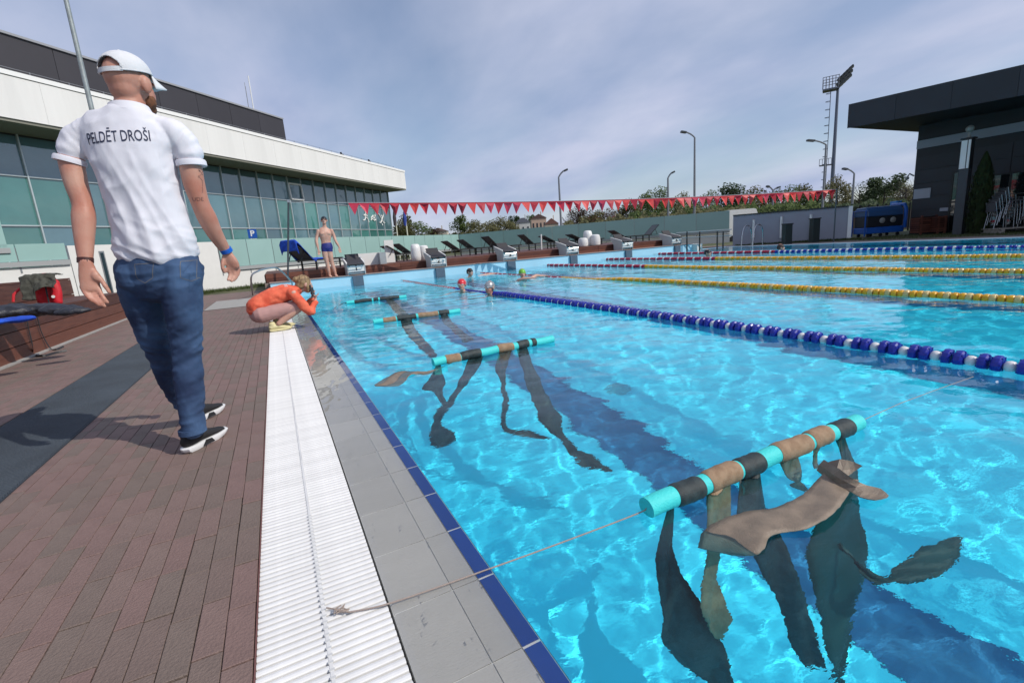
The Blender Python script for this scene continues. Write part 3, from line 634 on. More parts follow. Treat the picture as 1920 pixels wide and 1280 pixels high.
# floodlight mast with ladder cage
mb0 = ad(1557, 400, 88); mt = ad(1574, 165, 88)
mast = empty('floodlight_mast', (mb0.x, mb0.y, 0), R(-60), 'tall floodlight mast with side ladder and lamp crown behind the flag line', 'floodlight mast')
h = mt.z
b = MB(); b.tube([(0, 0, -0.5), (0, 0, h * .5), (0, 0, h)], [0.38, 0.28, 0.20], 12); b.build('mast_tube', mat('mast_steel', (0.13, 0.15, 0.19), 0.45, metal=0.5), mast, smooth=True)
M_lad = mat('ladder_steel', (0.16, 0.17, 0.20), 0.5, metal=0.4)
b = MB()
for sx in (-0.35, 0.35): b.tube([(-1.0, sx, 3), (-1.0, sx, h + .2)], 0.05, 4)
z = 3
while z < h: b.box((-1.03, -0.35, z), (-0.97, 0.35, z + 0.05)); z += 0.42
z = 4
while z < h: b.tube([(-1.0 + 0.7 * -math.sin(q), 0.4 * math.cos(q), z) for q in [math.pi * k / 6 for k in range(7)]], 0.04, 4); z += 1.3
b.build('ladder', M_lad, mast)
for zz in (h * 0.45, ):
    b = MB(); b.box((-2.1, -0.7, zz), (-0.2, 0.7, zz + 0.12))
    for q in range(5): b.tube([(-2.1 + q * .45, -0.7, zz), (-2.1 + q * .45, -0.7, zz + 1.1)], 0.04, 4)
    b.tube([(-2.1, -.7, zz + 1.1), (-.3, -.7, zz + 1.1)], 0.04, 4); b.build('rest_platform', M_lad, mast)
b = MB(); b.box((-2.2, -1.0, h - 0.2), (0.2, 1.0, h + 0.05))
for q in range(6):
    for s_ in (-1.0, 1.0): b.tube([(-2.2 + q * .46, s_, h), (-2.2 + q * .46, s_, h + 1.9)], 0.05, 4)
for zz in (1.0, 1.9):
    for s_ in (-1.0, 1.0): b.tube([(-2.2, s_, h + zz), (0.2, s_, h + zz)], 0.05, 4)
b.build('crown_platform', M_lad, mast)
b = MB(); b.box((-0.1, -0.7, -.05), (0.6, 0.7, 0.22)); lh = b.mesh('lamp_box', mat('lamp_head_dark', (0.05, 0.055, 0.06), 0.4))
for q in range(3):
    for s_ in range(5):
        link('floodlight', lh, None, mast, (-0.2 + s_ * 0.40 + q * .1, 0.3 * q, h - 0.2 + q * 0.75 + s_ * 0.36), (0, R(-38), 0))
# two flagpoles
for (u_, lab) in ((745, 'left white flagpole with a furled dark flag beyond the glass balustrade'), (764, 'right white flagpole with a furled blue flag beyond the glass balustrade')):
    p = ad(u_, 440, 44); tp = ad(u_ - 5, 393, 44); e = empty('flagpole', (p.x, p.y, 0), 0, lab, 'flagpole', 'flagpoles by the hall corner')
    b = MB(); b.tube([(0, 0, -.3), (0, 0, tp.z + 0.2)], 0.055, 8); b.build('pole', mat('pale_pole', (0.62, 0.62, 0.5), 0.5), e)
    b = MB(); b.tube([(-.1, 0, tp.z - 1.4), (-.07, 0, tp.z - 0.7), (-.05, 0, tp.z + .1)], [0.13, 0.16, 0.04], 6); b.build('furled_flag', mat('flag_a' if u_ < 750 else 'flag_b', (0.05, 0.04, 0.05) if u_ < 750 else (0.03, 0.06, 0.3), 0.8), e)
# leaning pole at the near end, carrying the flag line
fp = Vector((0.30, 15.15, 0.28)); ft = ay(541, 378, 15.0)
e = empty('flag_line_post', fp, 0, 'slim grey steel post behind the crouching woman holding the flag line', 'post')
b = MB(); b.tube([(0, 0, 0), tuple(ft - fp)], 0.026, 8); b.build('post_tube', mat('post_grey', (0.09, 0.10, 0.11), 0.4, metal=0.5), e, smooth=True)
b = MB(); b.lathe([(0.07, 0), (0.07, 0.02)], 12); b.build('base_plate', M_steel, e)
b = MB(); pc = ft - fp; b.box((pc.x - .04, pc.y - .04, pc.z - .03), (pc.x + .04, pc.y + .04, pc.z + .05)); b.build('clamp', M_steel, e)
# a vent window standing open in the glass front
b = MB()
fx0, fx1, fz0, fz1 = -15.0, -13.62, 5.42, 6.55
for p, q in (((fx0, 1.86, fz0), (fx1, 1.86, fz0)), ((fx1, 1.86, fz0), (fx1, 1.95, fz1)), ((fx1, 1.95, fz1), (fx0, 1.95, fz1)), ((fx0, 1.95, fz1), (fx0, 1.86, fz0))): b.bar(p, q, 0.12, 0.08, (0, 1, 0))
b.build('vent_window', MATS['bright_white_trim'], hall)
# flag line with red pennants
fl = ft + Vector((0, 0, -0.02)); frr = ax(1569, 355, 18.9)
e = empty('pennant_line', fl, 0, 'line of small red triangular pennants strung across the whole pool', 'pennant line')
def lp(t_): p = fl.lerp(frr, t_); p.z -= 0.62 * t_ * (1 - t_); return p - fl
b = MB(); b.tube([lp(q / 40) for q in range(41)], 0.006, 5); b.build('cord', mat('white_cord', (0.6, 0.6, 0.6), 0.6), e)
M_red = [mat('pennant_red_%s' % n_, c, 0.55, var=0.1, vscale=5) for n_, c in (('deep', (0.42, 0.012, 0.03)), ('bright', (0.60, 0.035, 0.035)), ('pinkish', (0.55, 0.03, 0.07)))]
def solve_t(px):
    lo, hi = 0, 1
    for _ in range(30):
        m = (lo + hi) / 2; P = lp(m) + fl - C0; x = 960 + 888.71 * P.dot(cam_r) / P.dot(cam_f)
        if x < px: lo = m
        else: hi = m
    return lo
t0_, t1_ = solve_t(653), solve_t(1566)
npn = 60; rr = random.Random(11)
b = MB(); 
for q in range(60):
    ta = t0_ + (t1_ - t0_) * q / 60; tb = t0_ + (t1_ - t0_) * (q + 1) / 60; a = lp(ta); c = lp(tb); dz = Vector((0, 0, 0.05))
    b.add([a, c, c - dz, a - dz], [(0, 1, 2, 3)])
b.build('header_tape', M_red[0], e)
for q in range(npn):
    ta = t0_ + (t1_ - t0_) * (q + 0.0) / npn; tb = t0_ + (t1_ - t0_) * (q + 1.0) / npn; a = lp(ta); c = lp(tb); m = (a + c) / 2
    tip = m + Vector((rr.uniform(-.06, .06), rr.uniform(-.14, .08), -0.36 + rr.uniform(-.01, .02))); dn = Vector((0, 0, -0.03)); nrm = Vector((0.006, -0.012, 0))
    mid = (a + c) / 2 + dn + Vector((0, rr.uniform(-.06, .06), -.1))
    vs_ = [a + dn, c + dn, tip, mid]; vs_ = vs_ + [v + nrm * 0.3 for v in vs_]
    b = MB(); b.add([v - m for v in vs_], [(0, 1, 3), (1, 2, 3), (2, 0, 3), (4, 7, 5), (5, 7, 6), (6, 7, 4)]); b.build('pennant', M_red[rr.choice([0, 0, 1, 1, 2])], e, loc=m)
p = Vector((frr.x, frr.y, 0)); e = empty('flag_line_post', p, 0, 'slim dark post at the far right pool side holding the flag line', 'post')
b = MB(); b.tube([(0, 0, 0), (0, 0, frr.z + 0.03)], 0.024, 8); b.build('post_tube', MATS['post_grey'], e)
b = MB(); b.lathe([(0.07, 0), (0.07, 0.02)], 12); b.build('base_plate', M_steel, e)
# curved pool handrail by the woman
e = empty('pool_handrail', (-0.75, 16.0, 0), 0, 'curved stainless grab rail arching behind the crouching woman', 'handrail')
pts = [az(474, 553), ay(471, 520, 13.3), ay(484, 508, 13.5), ay(508, 502, 13.8), ay(522, 504, 14.0), ay(545, 526, 14.4), ay(548, 540, 14.5)]
pts = [(Vector(q[:3])) for q in catmull([tuple(p_) for p_ in pts], 6)]
b = MB(); b.tube([p_ - e.location for p_ in pts], 0.022, 8); b.build('bent_tube', M_steel, e, smooth=True)
# ================================================================== STARTING BLOCKS
M_shell = mat('block_shell_grey', (0.42, 0.43, 0.43), 0.5, var=0.05, vscale=5)
M_top = mat('block_top_dark', (0.035, 0.033, 0.037), 0.75, bump=0.4, bscale=200)
M_num = mat('number_black', (0.01, 0.01, 0.012), 0.5)
M_pad = mat('pad_slate', (0.08, 0.115, 0.16), 0.5, var=0.1, vscale=6)
M_steel2 = mat('polished_steel', (0.55, 0.56, 0.57), 0.2, metal=1.0)
M_wp = mat('plate_white', (0.72, 0.72, 0.70), 0.5)
ORD = ['first', 'second', 'third', 'fourth', 'fifth', 'sixth']
SEEN = ['beside the standing man', 'right of the tall white barrel seats', 'above the dark-haired swimmer', 'left of the white round seats', 'fifth from the left in the row', 'at the right end of the row']
xb = [2.2 + 2.571 * k for k in range(6)]
for k, x in enumerate(xb):
    e = empty('starting_block', (x, PY1 + 0.20, 0.30), 0, 'starting block number %d %s' % (k + 1, SEEN[k]), 'starting block', 'starting blocks along the pool end')
    # origin at the plinth; -y is the pool side
    for s_ in (-1, 1):
        b = MB(); b.prism([(-0.20, 0.0), (0.34, 0.0), (0.34, 0.20), (0.56, 0.44), (0.50, 0.50), (-0.17, 0.335), (-0.20, 0.29)], s_ * 0.25 - 0.012, s_ * 0.25 + 0.012, 'x'); o = b.build('side_panel', M_shell, e)
    b = MB(); b.box((-0.235, -0.19, 0.10), (0.235, -0.165, 0.30)); b.build('front_plate', M_wp, e)
    b = MB(); b.box((-0.235, -0.16, 0.02), (0.235, 0.3, 0.06)); b.build('step_plate', M_steel, e)
    b = MB(); b.prism([(-0.26, 0.31), (-0.24, 0.285), (0.50, 0.47), (0.50, 0.51), (-0.24, 0.335)], -0.236, 0.236, 'x'); o = b.build('sloping_top', M_top, e)
    for s_ in (-1, 1):
        b = MB(); b.prism([(-0.14, 0.345), (0.55, 0.505), (0.55, 0.525), (-0.14, 0.37)], s_ * 0.255 - 0.018, s_ * 0.255 + 0.018, 'x'); b.build('top_edge_trim', M_wp, e)
    b = MB(); b.prism([(0.30, 0.46), (0.34, 0.46), (0.48, 0.60), (0.45, 0.62)], -0.2, 0.2, 'x'); b.build('kick_plate', M_top, e)
    b = MB(); b.tube([(-0.2, -0.21, 0.28), (-0.2, -0.27, 0.24), (0.2, -0.27, 0.24), (0.2, -0.21, 0.28)], 0.014, 6); b.build('grip_bar', M_steel2, e)
    b = MB(); b.tube([(-0.22, -0.21, 0.02), (-0.22, -0.24, 0.09), (0.22, -0.24, 0.09), (0.22, -0.21, 0.02)], 0.012, 6); b.build('foot_bar', M_steel2, e)
    link('number', text_mesh(str(k + 1), 0.21, 1.0, 0.002, 0.006), M_num, e, (0, -0.194, 0.20), (R(90), 0, 0))
    b = MB(); b.box((x - 0.15, PY1 - 0.075, -0.55), (x + 0.15, PY1 - 0.008, 0.275)); p_ = b.build('wall_pad', M_pad, label='slate pad under the %s starting block from the left, %s' % (ORD[k], ['behind the first noodle lane', 'near the red capped swimmer', 'near the green capped swimmer', 'left of the round seats', 'right of the round seats', 'by the end block'][k]), cat='wall pad', group='pads on the pool end wall'); receiver(p_)

# ================================================================== LANE ROPES
def disc_mesh(nm, m, r=0.056, w=0.05):
    b = MB(); M = Matrix.Rotation(R(-90), 4, 'X')
    b.lathe([(r * .3, -w * .42), (r * .78, -w * .42), (r * .96, -w * .27), (r, 0), (r * .96, w * .27), (r * .78, w * .42), (r * .3, w * .42)], 14, M)
    for q in range(7):                               # raised paddles on the face and rim
        a = 2 * math.pi * q / 7; b.box((-0.003, r * 0.3, -w * .46), (0.003, r * .90, w * .46), M @ Matrix.Rotation(a, 4, 'Z'))
    return b.mesh(nm, m)
def bead_mesh(nm, m, r=0.034, w=0.052):
    b = MB(); b.lathe([(r * .5, -w / 2), (r * .9, -w * .3), (r, 0), (r * .9, w * .3), (r * .5, w / 2)], 12, Matrix.Rotation(R(-90), 4, 'X')); return b.mesh(nm, m, True)
FC = {'blue': mat('float_blue', (0.012, 0.022, 0.30), 0.35, var=0.1), 'white': mat('float_white', (0.72, 0.70, 0.70), 0.4), 'yellow': mat('float_yellow', (0.80, 0.40, 0.012), 0.4, obvar=0.1), 'red': mat('float_red', (0.42, 0.010, 0.045), 0.4)}
DM = {k: disc_mesh('float', m) for k, m in FC.items()}; DS = {k: disc_mesh('float', m, 0.048, 0.06) for k, m in FC.items()}; BMs = {k: bead_mesh('float', m) for k, m in FC.items()}
FC['pale'] = mat('float_pale', (0.68, 0.50, 0.20), 0.4); DS['pale'] = disc_mesh('float', FC['pale'], 0.05, 0.06)
ropes = [(3.49, 'blue', 'nearest lane rope of big blue discs and white beads crossing the right half'), (6.06, 'yellow', 'second lane rope from the near side, yellow discs'), (8.63, 'yellow', 'middle lane rope, yellow and pale discs with a crimson end'), (11.20, 'yellow', 'fourth lane rope from the near side, thin yellow line with crimson end'), (13.77, 'blue', 'farthest lane rope, blue discs turning crimson towards the blocks')]
total_floats = 0
for k, (x, c, lab) in enumerate(ropes):
    e = empty('lane_rope', (x, 0, 0), 0, lab, 'lane rope', 'lane ropes across the pool'); a_end = PY1 - 0.35
    b = MB(); b.tube([(0, -4, WZ + 0.012), (0, PY1, WZ + 0.02)], 0.006, 6); b.build('cable', M_steel, e)
    y = -1.2 if k == 0 else -3.0; j = 0; n_ind = 0; stuffs = {}
    while y < a_end:
        red = y > 9.6 if k else y > 9.9
        if k == 0: seq = ['d', 'd', 'b'][j % 3]; step = {'d': 0.057, 'b': 0.050}[seq]
        else: seq = ['d', 'd', 'b'][j % 3] if not red else 'd'; step = {'d': 0.062, 'b': 0.05}[seq]
        if k == 0: colr = 'white' if seq == 'b' else ('red' if red else 'blue')
        elif red: colr = 'red' if j % 5 else 'white'
        else: colr = 'pale' if seq == 'b' else c
        if k == 4 and not red and seq == 'b': colr = 'white'
        zz = WZ + 0.020 + 0.012 * noise.noise(Vector((x, y * 0.7, 0)))
        if k == 0 and y > 7.4: zz -= min(0.05, (y - 7.4) * 0.05)
        if k == 1 and y > 7.5: zz -= min(0.052, (y - 7.5) * 0.05)
        mesh_ = (BMs if seq == 'b' and colr in BMs else (DM if k == 0 else DS)).get(colr) or DS[colr]
        dep = Vector((x, y, -CH)).dot(cam_f)
        vis = dep > 0 and abs(Vector((x, y, -CH)).dot(cam_r) / dep) < 1.15
        if vis and dep < 10.5 and n_ind < 262: link('float', mesh_, None, e, (0, y, zz), (0, rr.uniform(0, 6.28), rr.uniform(-.03, .03))); n_ind += 1
        else: stuffs.setdefault(colr, MB()).lathe([(0.02, -0.025), (0.05, -0.02), (0.05, 0.02), (0.02, 0.025)], 8, Matrix.Translation((0, y, zz)) @ Matrix.Rotation(R(-90), 4, 'X'))
        y += step; j += 1
    if stuffs:
        allb = MB(); mm = []
        for ci, (cn, mb_) in enumerate(stuffs.items()):
            allb.cur = ci; allb.add(mb_.v, mb_.f); mm.append(FC[cn])
        allb.build('far_floats', mm, e, kind='stuff')

# ================================================================== NOODLES WITH FABRIC STRIPS
M_nood = mat('turquoise_foam', (0.05, 0.62, 0.60), 0.6, bump=0.35, bscale=160, var=0.05, vscale=10)
M_tan = two_tone('tan_elastic_band', (0.25, 0.155, 0.088), (0.32, 0.21, 0.125), 30, 0.75, bump=0.35, bscale=260)
M_blk = two_tone('black_elastic_band', (0.013, 0.022, 0.024), (0.028, 0.042, 0.043), 30, 0.6, bump=0.3, bscale=260)
def ribbon(name, rows, m, parent, origin, sub=7, th=0.003, ser=0.03, seed=1, und=.012, K=6, smooth=True):
    """rows: (centre point, half-width vector); cloth strip with thickness and wavy edges"""
    flat = catmull([tuple(c) + tuple(w) for c, w in rows], sub); rg = random.Random(seed); vs = []
    for i, q in enumerate(flat):
        c = Vector(q[:3]); w = Vector(q[3:]); 
        a = Vector(flat[min(i + 1, len(flat) - 1)][:3]) - Vector(flat[max(i - 1, 0)][:3]); nn = w.cross(a)
        nn = nn.normalized() if nn.length > 1e-9 else Vector((0, 0, 1))
        for k in range(K + 1):
            t_ = k / K * 2 - 1; off = nn * (und * math.sin(t_ * 3 + i * .35 + seed) * min(1, w.length / 0.05))
            vs.append(c + w * (t_ + (rg.uniform(-ser, ser) if abs(t_) > .9 else 0)) + off - Vector(origin))
    fs = [(i * (K + 1) + k, i * (K + 1) + k + 1, (i + 1) * (K + 1) + k + 1, (i + 1) * (K + 1) + k) for i in range(len(flat) - 1) for k in range(K)]
    me = bpy.data.meshes.new(name); me.from_pydata([tuple(v) for v in vs], [], fs); me.polygons.foreach_set('use_smooth', [smooth] * len(fs))
    o = link(name, me, m, parent); so = o.modifiers.new('thick', 'SOLIDIFY'); so.thickness = th; receiver(o); return o
def noodle(p, q, bands, lab, r=0.034):
    """bands: (t0, t1, 't'an/'k' black)"""
    p = Vector(p); q = Vector(q); d = q - p; Ln = d.length; e = empty('pool_noodle', p, 0, lab, 'pool noodle', 'pool noodles wrapped with elastic bands')
    pts = [Vector((0, 0, 0)).lerp(d, t_ / 24) + Vector((0, 0, 0.006 * math.sin(t_ / 24 * math.pi) + 0.003 * math.sin(t_ * 1.1))) for t_ in range(25)]
    b = MB(); b.tube(pts, r, 24); o = b.build('foam_tube', M_nood, e, smooth=True); receiver(o)
    for t0, t1, c in bands:
        sg = [Vector((0, 0, 0)).lerp(d, t0 + (t1 - t0) * u / 12) for u in range(13)]
        sg = [s_ + Vector((0, 0, 0.006 * math.sin((t0 + (t1 - t0) * u / 12) * math.pi) + 0.003 * math.sin((t0 + (t1 - t0) * u / 12) * 24 * 1.1))) for u, s_ in enumerate(sg)]
        rs = [r + 0.0045 + (0.0012 if u % 4 == 2 else 0) - (0.003 if u in (0, 12) else 0) for u in range(13)]
        b = MB(); b.tube(sg, rs, 24); o = b.build('band_wrap', M_tan if c == 't' else M_blk, e, smooth=True); receiver(o)
    return e, p, d
def U(px, py, z): return under(px, py, z)
# nearest noodle
n1a = az(1212, 952, 0.028); n1b = az(1608, 792, 0.028)
def tt(px):                                          # photo column to the parameter along the nearest noodle
    lo, hi = 0, 1
    for _ in range(30):
        m = (lo + hi) / 2; P = n1a.lerp(n1b, m) - C0; x = 960 + 888.71 * P.dot(cam_r) / P.dot(cam_f)
        if x < px: lo = m
        else: hi = m
    return lo
e1, p1, d1 = noodle(n1a, n1b, [(tt(1262), tt(1311), 'k'), (tt(1323), tt(1378), 't'), (tt(1382), tt(1423), 'k'), (tt(1452), tt(1511), 't'), (tt(1515), tt(1549), 't'), (tt(1560), tt(1590), 'k')], 'nearest turquoise pool noodle wrapped with black and tan bands trailing long strips')
def np_(px, dz=-0.03): q = n1a.lerp(n1b, tt(px)); q.z += dz; return q
dv = (n1b - n1a).normalized()
def strip(nm, rows, m, seed=1, e=e1, o=p1):
    """rows: (px,py,z, half width px-ish metres, angle of the width vector in the horizontal, tilt)"""
    rr_ = []
    for (pt, hw, an, tl) in rows:
        w = Vector((math.cos(R(an)) * math.cos(R(tl)), math.sin(R(an)) * math.cos(R(tl)), math.sin(R(tl)))) * hw; rr_.append((pt, w))
    return ribbon(nm, rr_, m, e, o, seed=seed)
A0 = math.degrees(math.atan2(dv.y, dv.x))
strip('hanging_band', [(np_(1258, 0), .01, A0, 0), (U(1250, 1010, -.12), .030, A0, 20), (U(1255, 1090, -.30), .062, A0 + 10, 30), (U(1280, 1170, -.50), .085, A0 - 10, 20), (U(1310, 1230, -.66), .085, A0 - 30, 0), (U(1340, 1275, -.8), .06, A0 - 40, -20), (U(1390, 1330, -.95), .05, A0 - 40, -20)], M_blk, 2)
strip('hanging_band', [(np_(1350, -.01), .06, A0, 0), (U(1345, 985, -.09), .055, A0, 8), (U(1335, 1050, -.22), .06, A0 + 20, 30), (U(1330, 1110, -.36), .075, A0 + 30, 10), (U(1345, 1160, -.48), .05, A0, -20), (U(1350, 1190, -.56), .012, A0, 0)], M_tan, 5)
strip('hanging_band', [(np_(1402, -.01), .05, A0, 0), (U(1412, 960, -.10), .065, A0, 0), (U(1440, 1030, -.22), .062, A0 - 10, 10), (U(1470, 1100, -.36), .045, A0 - 20, 30), (U(1495, 1170, -.52), .036, A0 - 40, 10), (U(1530, 1260, -.72), .03, A0 - 40, 0)], M_blk, 8)
strip('hanging_band', [(np_(1575, -.01), .032, A0, 0), (U(1585, 860, -.07), .036, A0, 0), (U(1580, 930, -.2), .10, A0, 10), (U(1568, 1010, -.38), .15, A0 - 5, 10), (U(1575, 1090, -.55), .15, A0, 10), (U(1580, 1170, -.72), .12, A0 + 10, 0), (U(1580, 1240, -.88), .06, A0 + 10, 0), (U(1570, 1290, -1.0), .02, A0, 0)], mat('green_black_band', (0.012, 0.045, 0.04), 0.6), 11)
strip('hanging_band', [(U(1560, 1010, -.40), .05, A0 + 60, 0), (U(1620, 1068, -.42), .035, A0 + 70, 20), (U(1670, 1085, -.42), .012, A0 + 90, 0), (U(1715, 1072, -.42), .035, A0 + 80, 20), (U(1755, 1048, -.42), .040, A0 + 75, 20), (U(1785, 1022, -.42), .02, A0 + 70, 10), (U(1802, 1006, -.42), .004, A0 + 70, 10)], MATS['green_black_band'], 12)
# tan strip floating at the surface and its crumpled end
M_tan2 = two_tone('tan_elastic_wet', (0.175, 0.135, 0.098), (0.235, 0.18, 0.13), 20, 0.5, bump=0.3, bscale=240)
def Z(px, py, z): return az(px, py, z)
def wv2(px0, py0, px1, py1, z): return (Z(px1, py1, z) - Z(px0, py0, z)) / 2
def srow(x0, y0, x1, y1, z, z2=None): a = Z(x0, y0, z); c = Z(x1, y1, z if z2 is None else z2); return ((a + c) / 2, (c - a) / 2)
ribbon('floating_band', [srow(1308, 1038, 1372, 1052, -.035), srow(1325, 990, 1425, 1038, .006), srow(1395, 958, 1450, 1000, .013), srow(1455, 950, 1510, 990, .016), srow(1500, 930, 1560, 965, .018), srow(1530, 900, 1590, 925, .022), srow(1548, 885, 1610, 900, .022)], M_tan2, e1, p1, seed=21, und=.003)
ribbon('crumpled_band', [srow(1548, 868, 1530, 880, .03, .01), srow(1575, 862, 1560, 900, .06, .015), srow(1600, 866, 1590, 892, .055, .02), srow(1617, 873, 1600, 884, .05, .03)], M_tan2, e1, p1, seed=22, und=.006, sub=2, K=2, smooth=False)
ribbon('crumpled_band', [srow(1532, 882, 1545, 862, .012, .045), srow(1555, 900, 1575, 880, .018, .065), srow(1585, 915, 1600, 898, .02, .05), srow(1612, 932, 1625, 910, .02, .03), srow(1640, 940, 1650, 918, .018, .02), srow(1662, 934, 1666, 930, .016, .016)], M_tan2, e1, p1, seed=23, und=.006, sub=2, K=2, smooth=False)
ribbon('hanging_band', [(np_(1480, -.02), dv * .055), (U(1485, 885, -.05), dv * .045), (U(1497, 900, -.08), dv * .015), (U(1492, 905, -.1), dv * .03), (U(1512, 918, -.14), dv * .008)], M_tan2, e1, p1, seed=24)
ribbon('hanging_band', [(np_(1530, -.02), dv * .034), (U(1528, 850, -.05), dv * .015), (U(1528, 868, -.03), dv * .012), (Z(1533, 880, 0.0), dv * .015)], M_tan2, e1, p1, seed=25)
# second noodle
n2a = az(812, 680, 0.026); n2b = az(1036, 636, 0.026)
def f2(px): return (n2b - n2a) and (px - 812) / (1036 - 812)
e2, p2, d2 = noodle(n2a, n2b, [(f2(832), f2(857), 't'), (f2(858), f2(893), 'k'), (f2(925), f2(954), 't'), (f2(963), f2(984), 'k'), (f2(990), f2(999), 'k')], 'second pool noodle from the camera with a tan strip curling to its left')
def q2(px): return n2a.lerp(n2b, f2(px)) + Vector((0, 0, -.03))
dv2 = d2.normalized()
ribbon('floating_band', [srow(702, 722, 704, 725, .0), srow(722, 708, 748, 722, .002), srow(748, 699, 768, 706, .004), srow(775, 695, 785, 701, .004), srow(805, 696, 806, 701, .0), (q2(845), Vector((.01, .02, 0)))], M_tan2, e2, p2, seed=31)
ribbon('hanging_band', [(q2(820), dv2 * .02), (U(818, 705, -.12), dv2 * .05), (U(815, 722, -.2), dv2 * .09), (U(822, 733, -.26), dv2 * .03), (U(835, 760, -.4), dv2 * .02)], M_blk, e2, p2, seed=32)
ribbon('hanging_band', [(q2(885), dv2 * .07), (U(880, 700, -.15), dv2 * .06), (U(858, 735, -.35), dv2 * .03), (U(835, 765, -.5), dv2 * .05), (U(822, 785, -.62), dv2 * .03), (U(818, 800, -.7), dv2 * .04), (U(832, 825, -.85), dv2 * .09), (U(828, 838, -.92), dv2 * .03)], M_blk, e2, p2, seed=33)
ribbon('hanging_band', [(q2(940), dv2 * .06), (U(940, 690, -.15), dv2 * .05), (U(943, 715, -.3), dv2 * .02), (U(948, 760, -.5), dv2 * .02), (U(950, 800, -.75), dv2 * .025), (U(985, 812, -.85), dv2 * .05), (U(1030, 822, -.9), dv2 * .02)], M_blk, e2, p2, seed=34)
ribbon('hanging_band', [(q2(972), dv2 * .05), (U(990, 690, -.15), dv2 * .05), (U(1005, 730, -.4), dv2 * .06), (U(1030, 780, -.65), dv2 * .06), (U(1065, 830, -.9), dv2 * .03), (U(1095, 860, -1.05), dv2 * .06), (U(1145, 883, -1.15), dv2 * .01)], M_blk, e2, p2, seed=35)
# third and fourth
n3a = az(700, 604, 0.022); n3b = az(862, 583, 0.022)
f3 = lambda px: (px - 700) / 162
e3, p3, d3 = noodle(n3a, n3b, [(f3(717), f3(740), 't'), (f3(742), f3(777), 'k'), (f3(781), f3(819), 't'), (f3(820), f3(840), 'k')], 'third pool noodle from the camera, tan and black bands in the middle of the lane')
ribbon('hanging_band', [(n3a.lerp(n3b, f3(758)), d3 * .06), (U(770, 620, -.3), d3 * .06), (U(795, 650, -.7), d3 * .05), (U(815, 668, -1.0), d3 * .04)], M_blk, e3, p3, seed=41)
ribbon('hanging_band', [(n3a.lerp(n3b, f3(830)), d3 * .04), (U(845, 610, -.3), d3 * .05), (U(880, 640, -.8), d3 * .05)], M_blk, e3, p3, seed=42)
n4a = az(650, 568, 0.022); n4b = az(762, 556, 0.022)
f4 = lambda px: (px - 650) / 112
e4, p4, d4 = noodle(n4a, n4b, [(f4(664), f4(696), 'k'), (f4(699), f4(708), 'k'), (f4(711), f4(748), 'k')], 'farthest pool noodle, almost wholly wrapped in black bands')
ribbon('hanging_band', [(n4a, Vector((.02, 0, 0))), (Z(645, 568, 0), Vector((.0, .03, 0))), (Z(632, 575, 0.0), Vector((.0, .03, 0))), (Z(626, 580, 0), Vector((0, .02, 0)))], M_blk, e4, p4, seed=43)
ribbon('hanging_band', [(n4a.lerp(n4b, .7), d4 * .06), (U(745, 580, -.5), d4 * .07), (U(765, 600, -1.1), d4 * .06)], M_blk, e4, p4, seed=44)
# twine across the lane
M_tw = mat('pale_twine', (0.36, 0.29, 0.25), 0.8, bump=0.5, bscale=400)
b = MB(); pts = [Vector((0.035, 1.135, 0.004)), az(735, 1129, 0.004), az(900, 1072, 0.005), az(1060, 1014, 0.006), az(1196, 962, 0.015), n1a + Vector((0, 0, 0))]
pts = [Vector(q[:3]) for q in catmull([tuple(p_) for p_ in pts], 5)]
b.tube(pts, 0.0024, 6); b.build('twine', M_tw, smooth=True, label='pale pink twine tied to the grating and stretched to the nearest noodle', cat='twine')
b = MB(); pts = [n1b, az(1690, 755, 0.012), az(1760, 729, 0.009), az(1825, 706, 0.012)]
b.tube(pts, 0.0016, 6); b.build('twine', M_tw, smooth=True, label='pale twine stretched from the nearest noodle to the blue lane rope', cat='twine')
b = MB(); rk_ = random.Random(4); q = Vector((0.035, 1.135, 0.004)); pts = []
for i in range(16): pts.append(q + Vector((-0.012 + 0.014 * math.sin(i * 1.3) - i * .0008, 0.003 + 0.009 * math.cos(i * 1.7) + i * .0012, 0.003 + 0.004 * abs(math.sin(i)))))
b.tube(pts, 0.0019, 5); b.tube([q, q + Vector((-.035, .03, .003)), q + Vector((-.05, .045, .002))], 0.0022, 5); b.build('twine_knot', M_tw, smooth=True, label='small tangled knot of pink twine on the white grating', cat='knot')

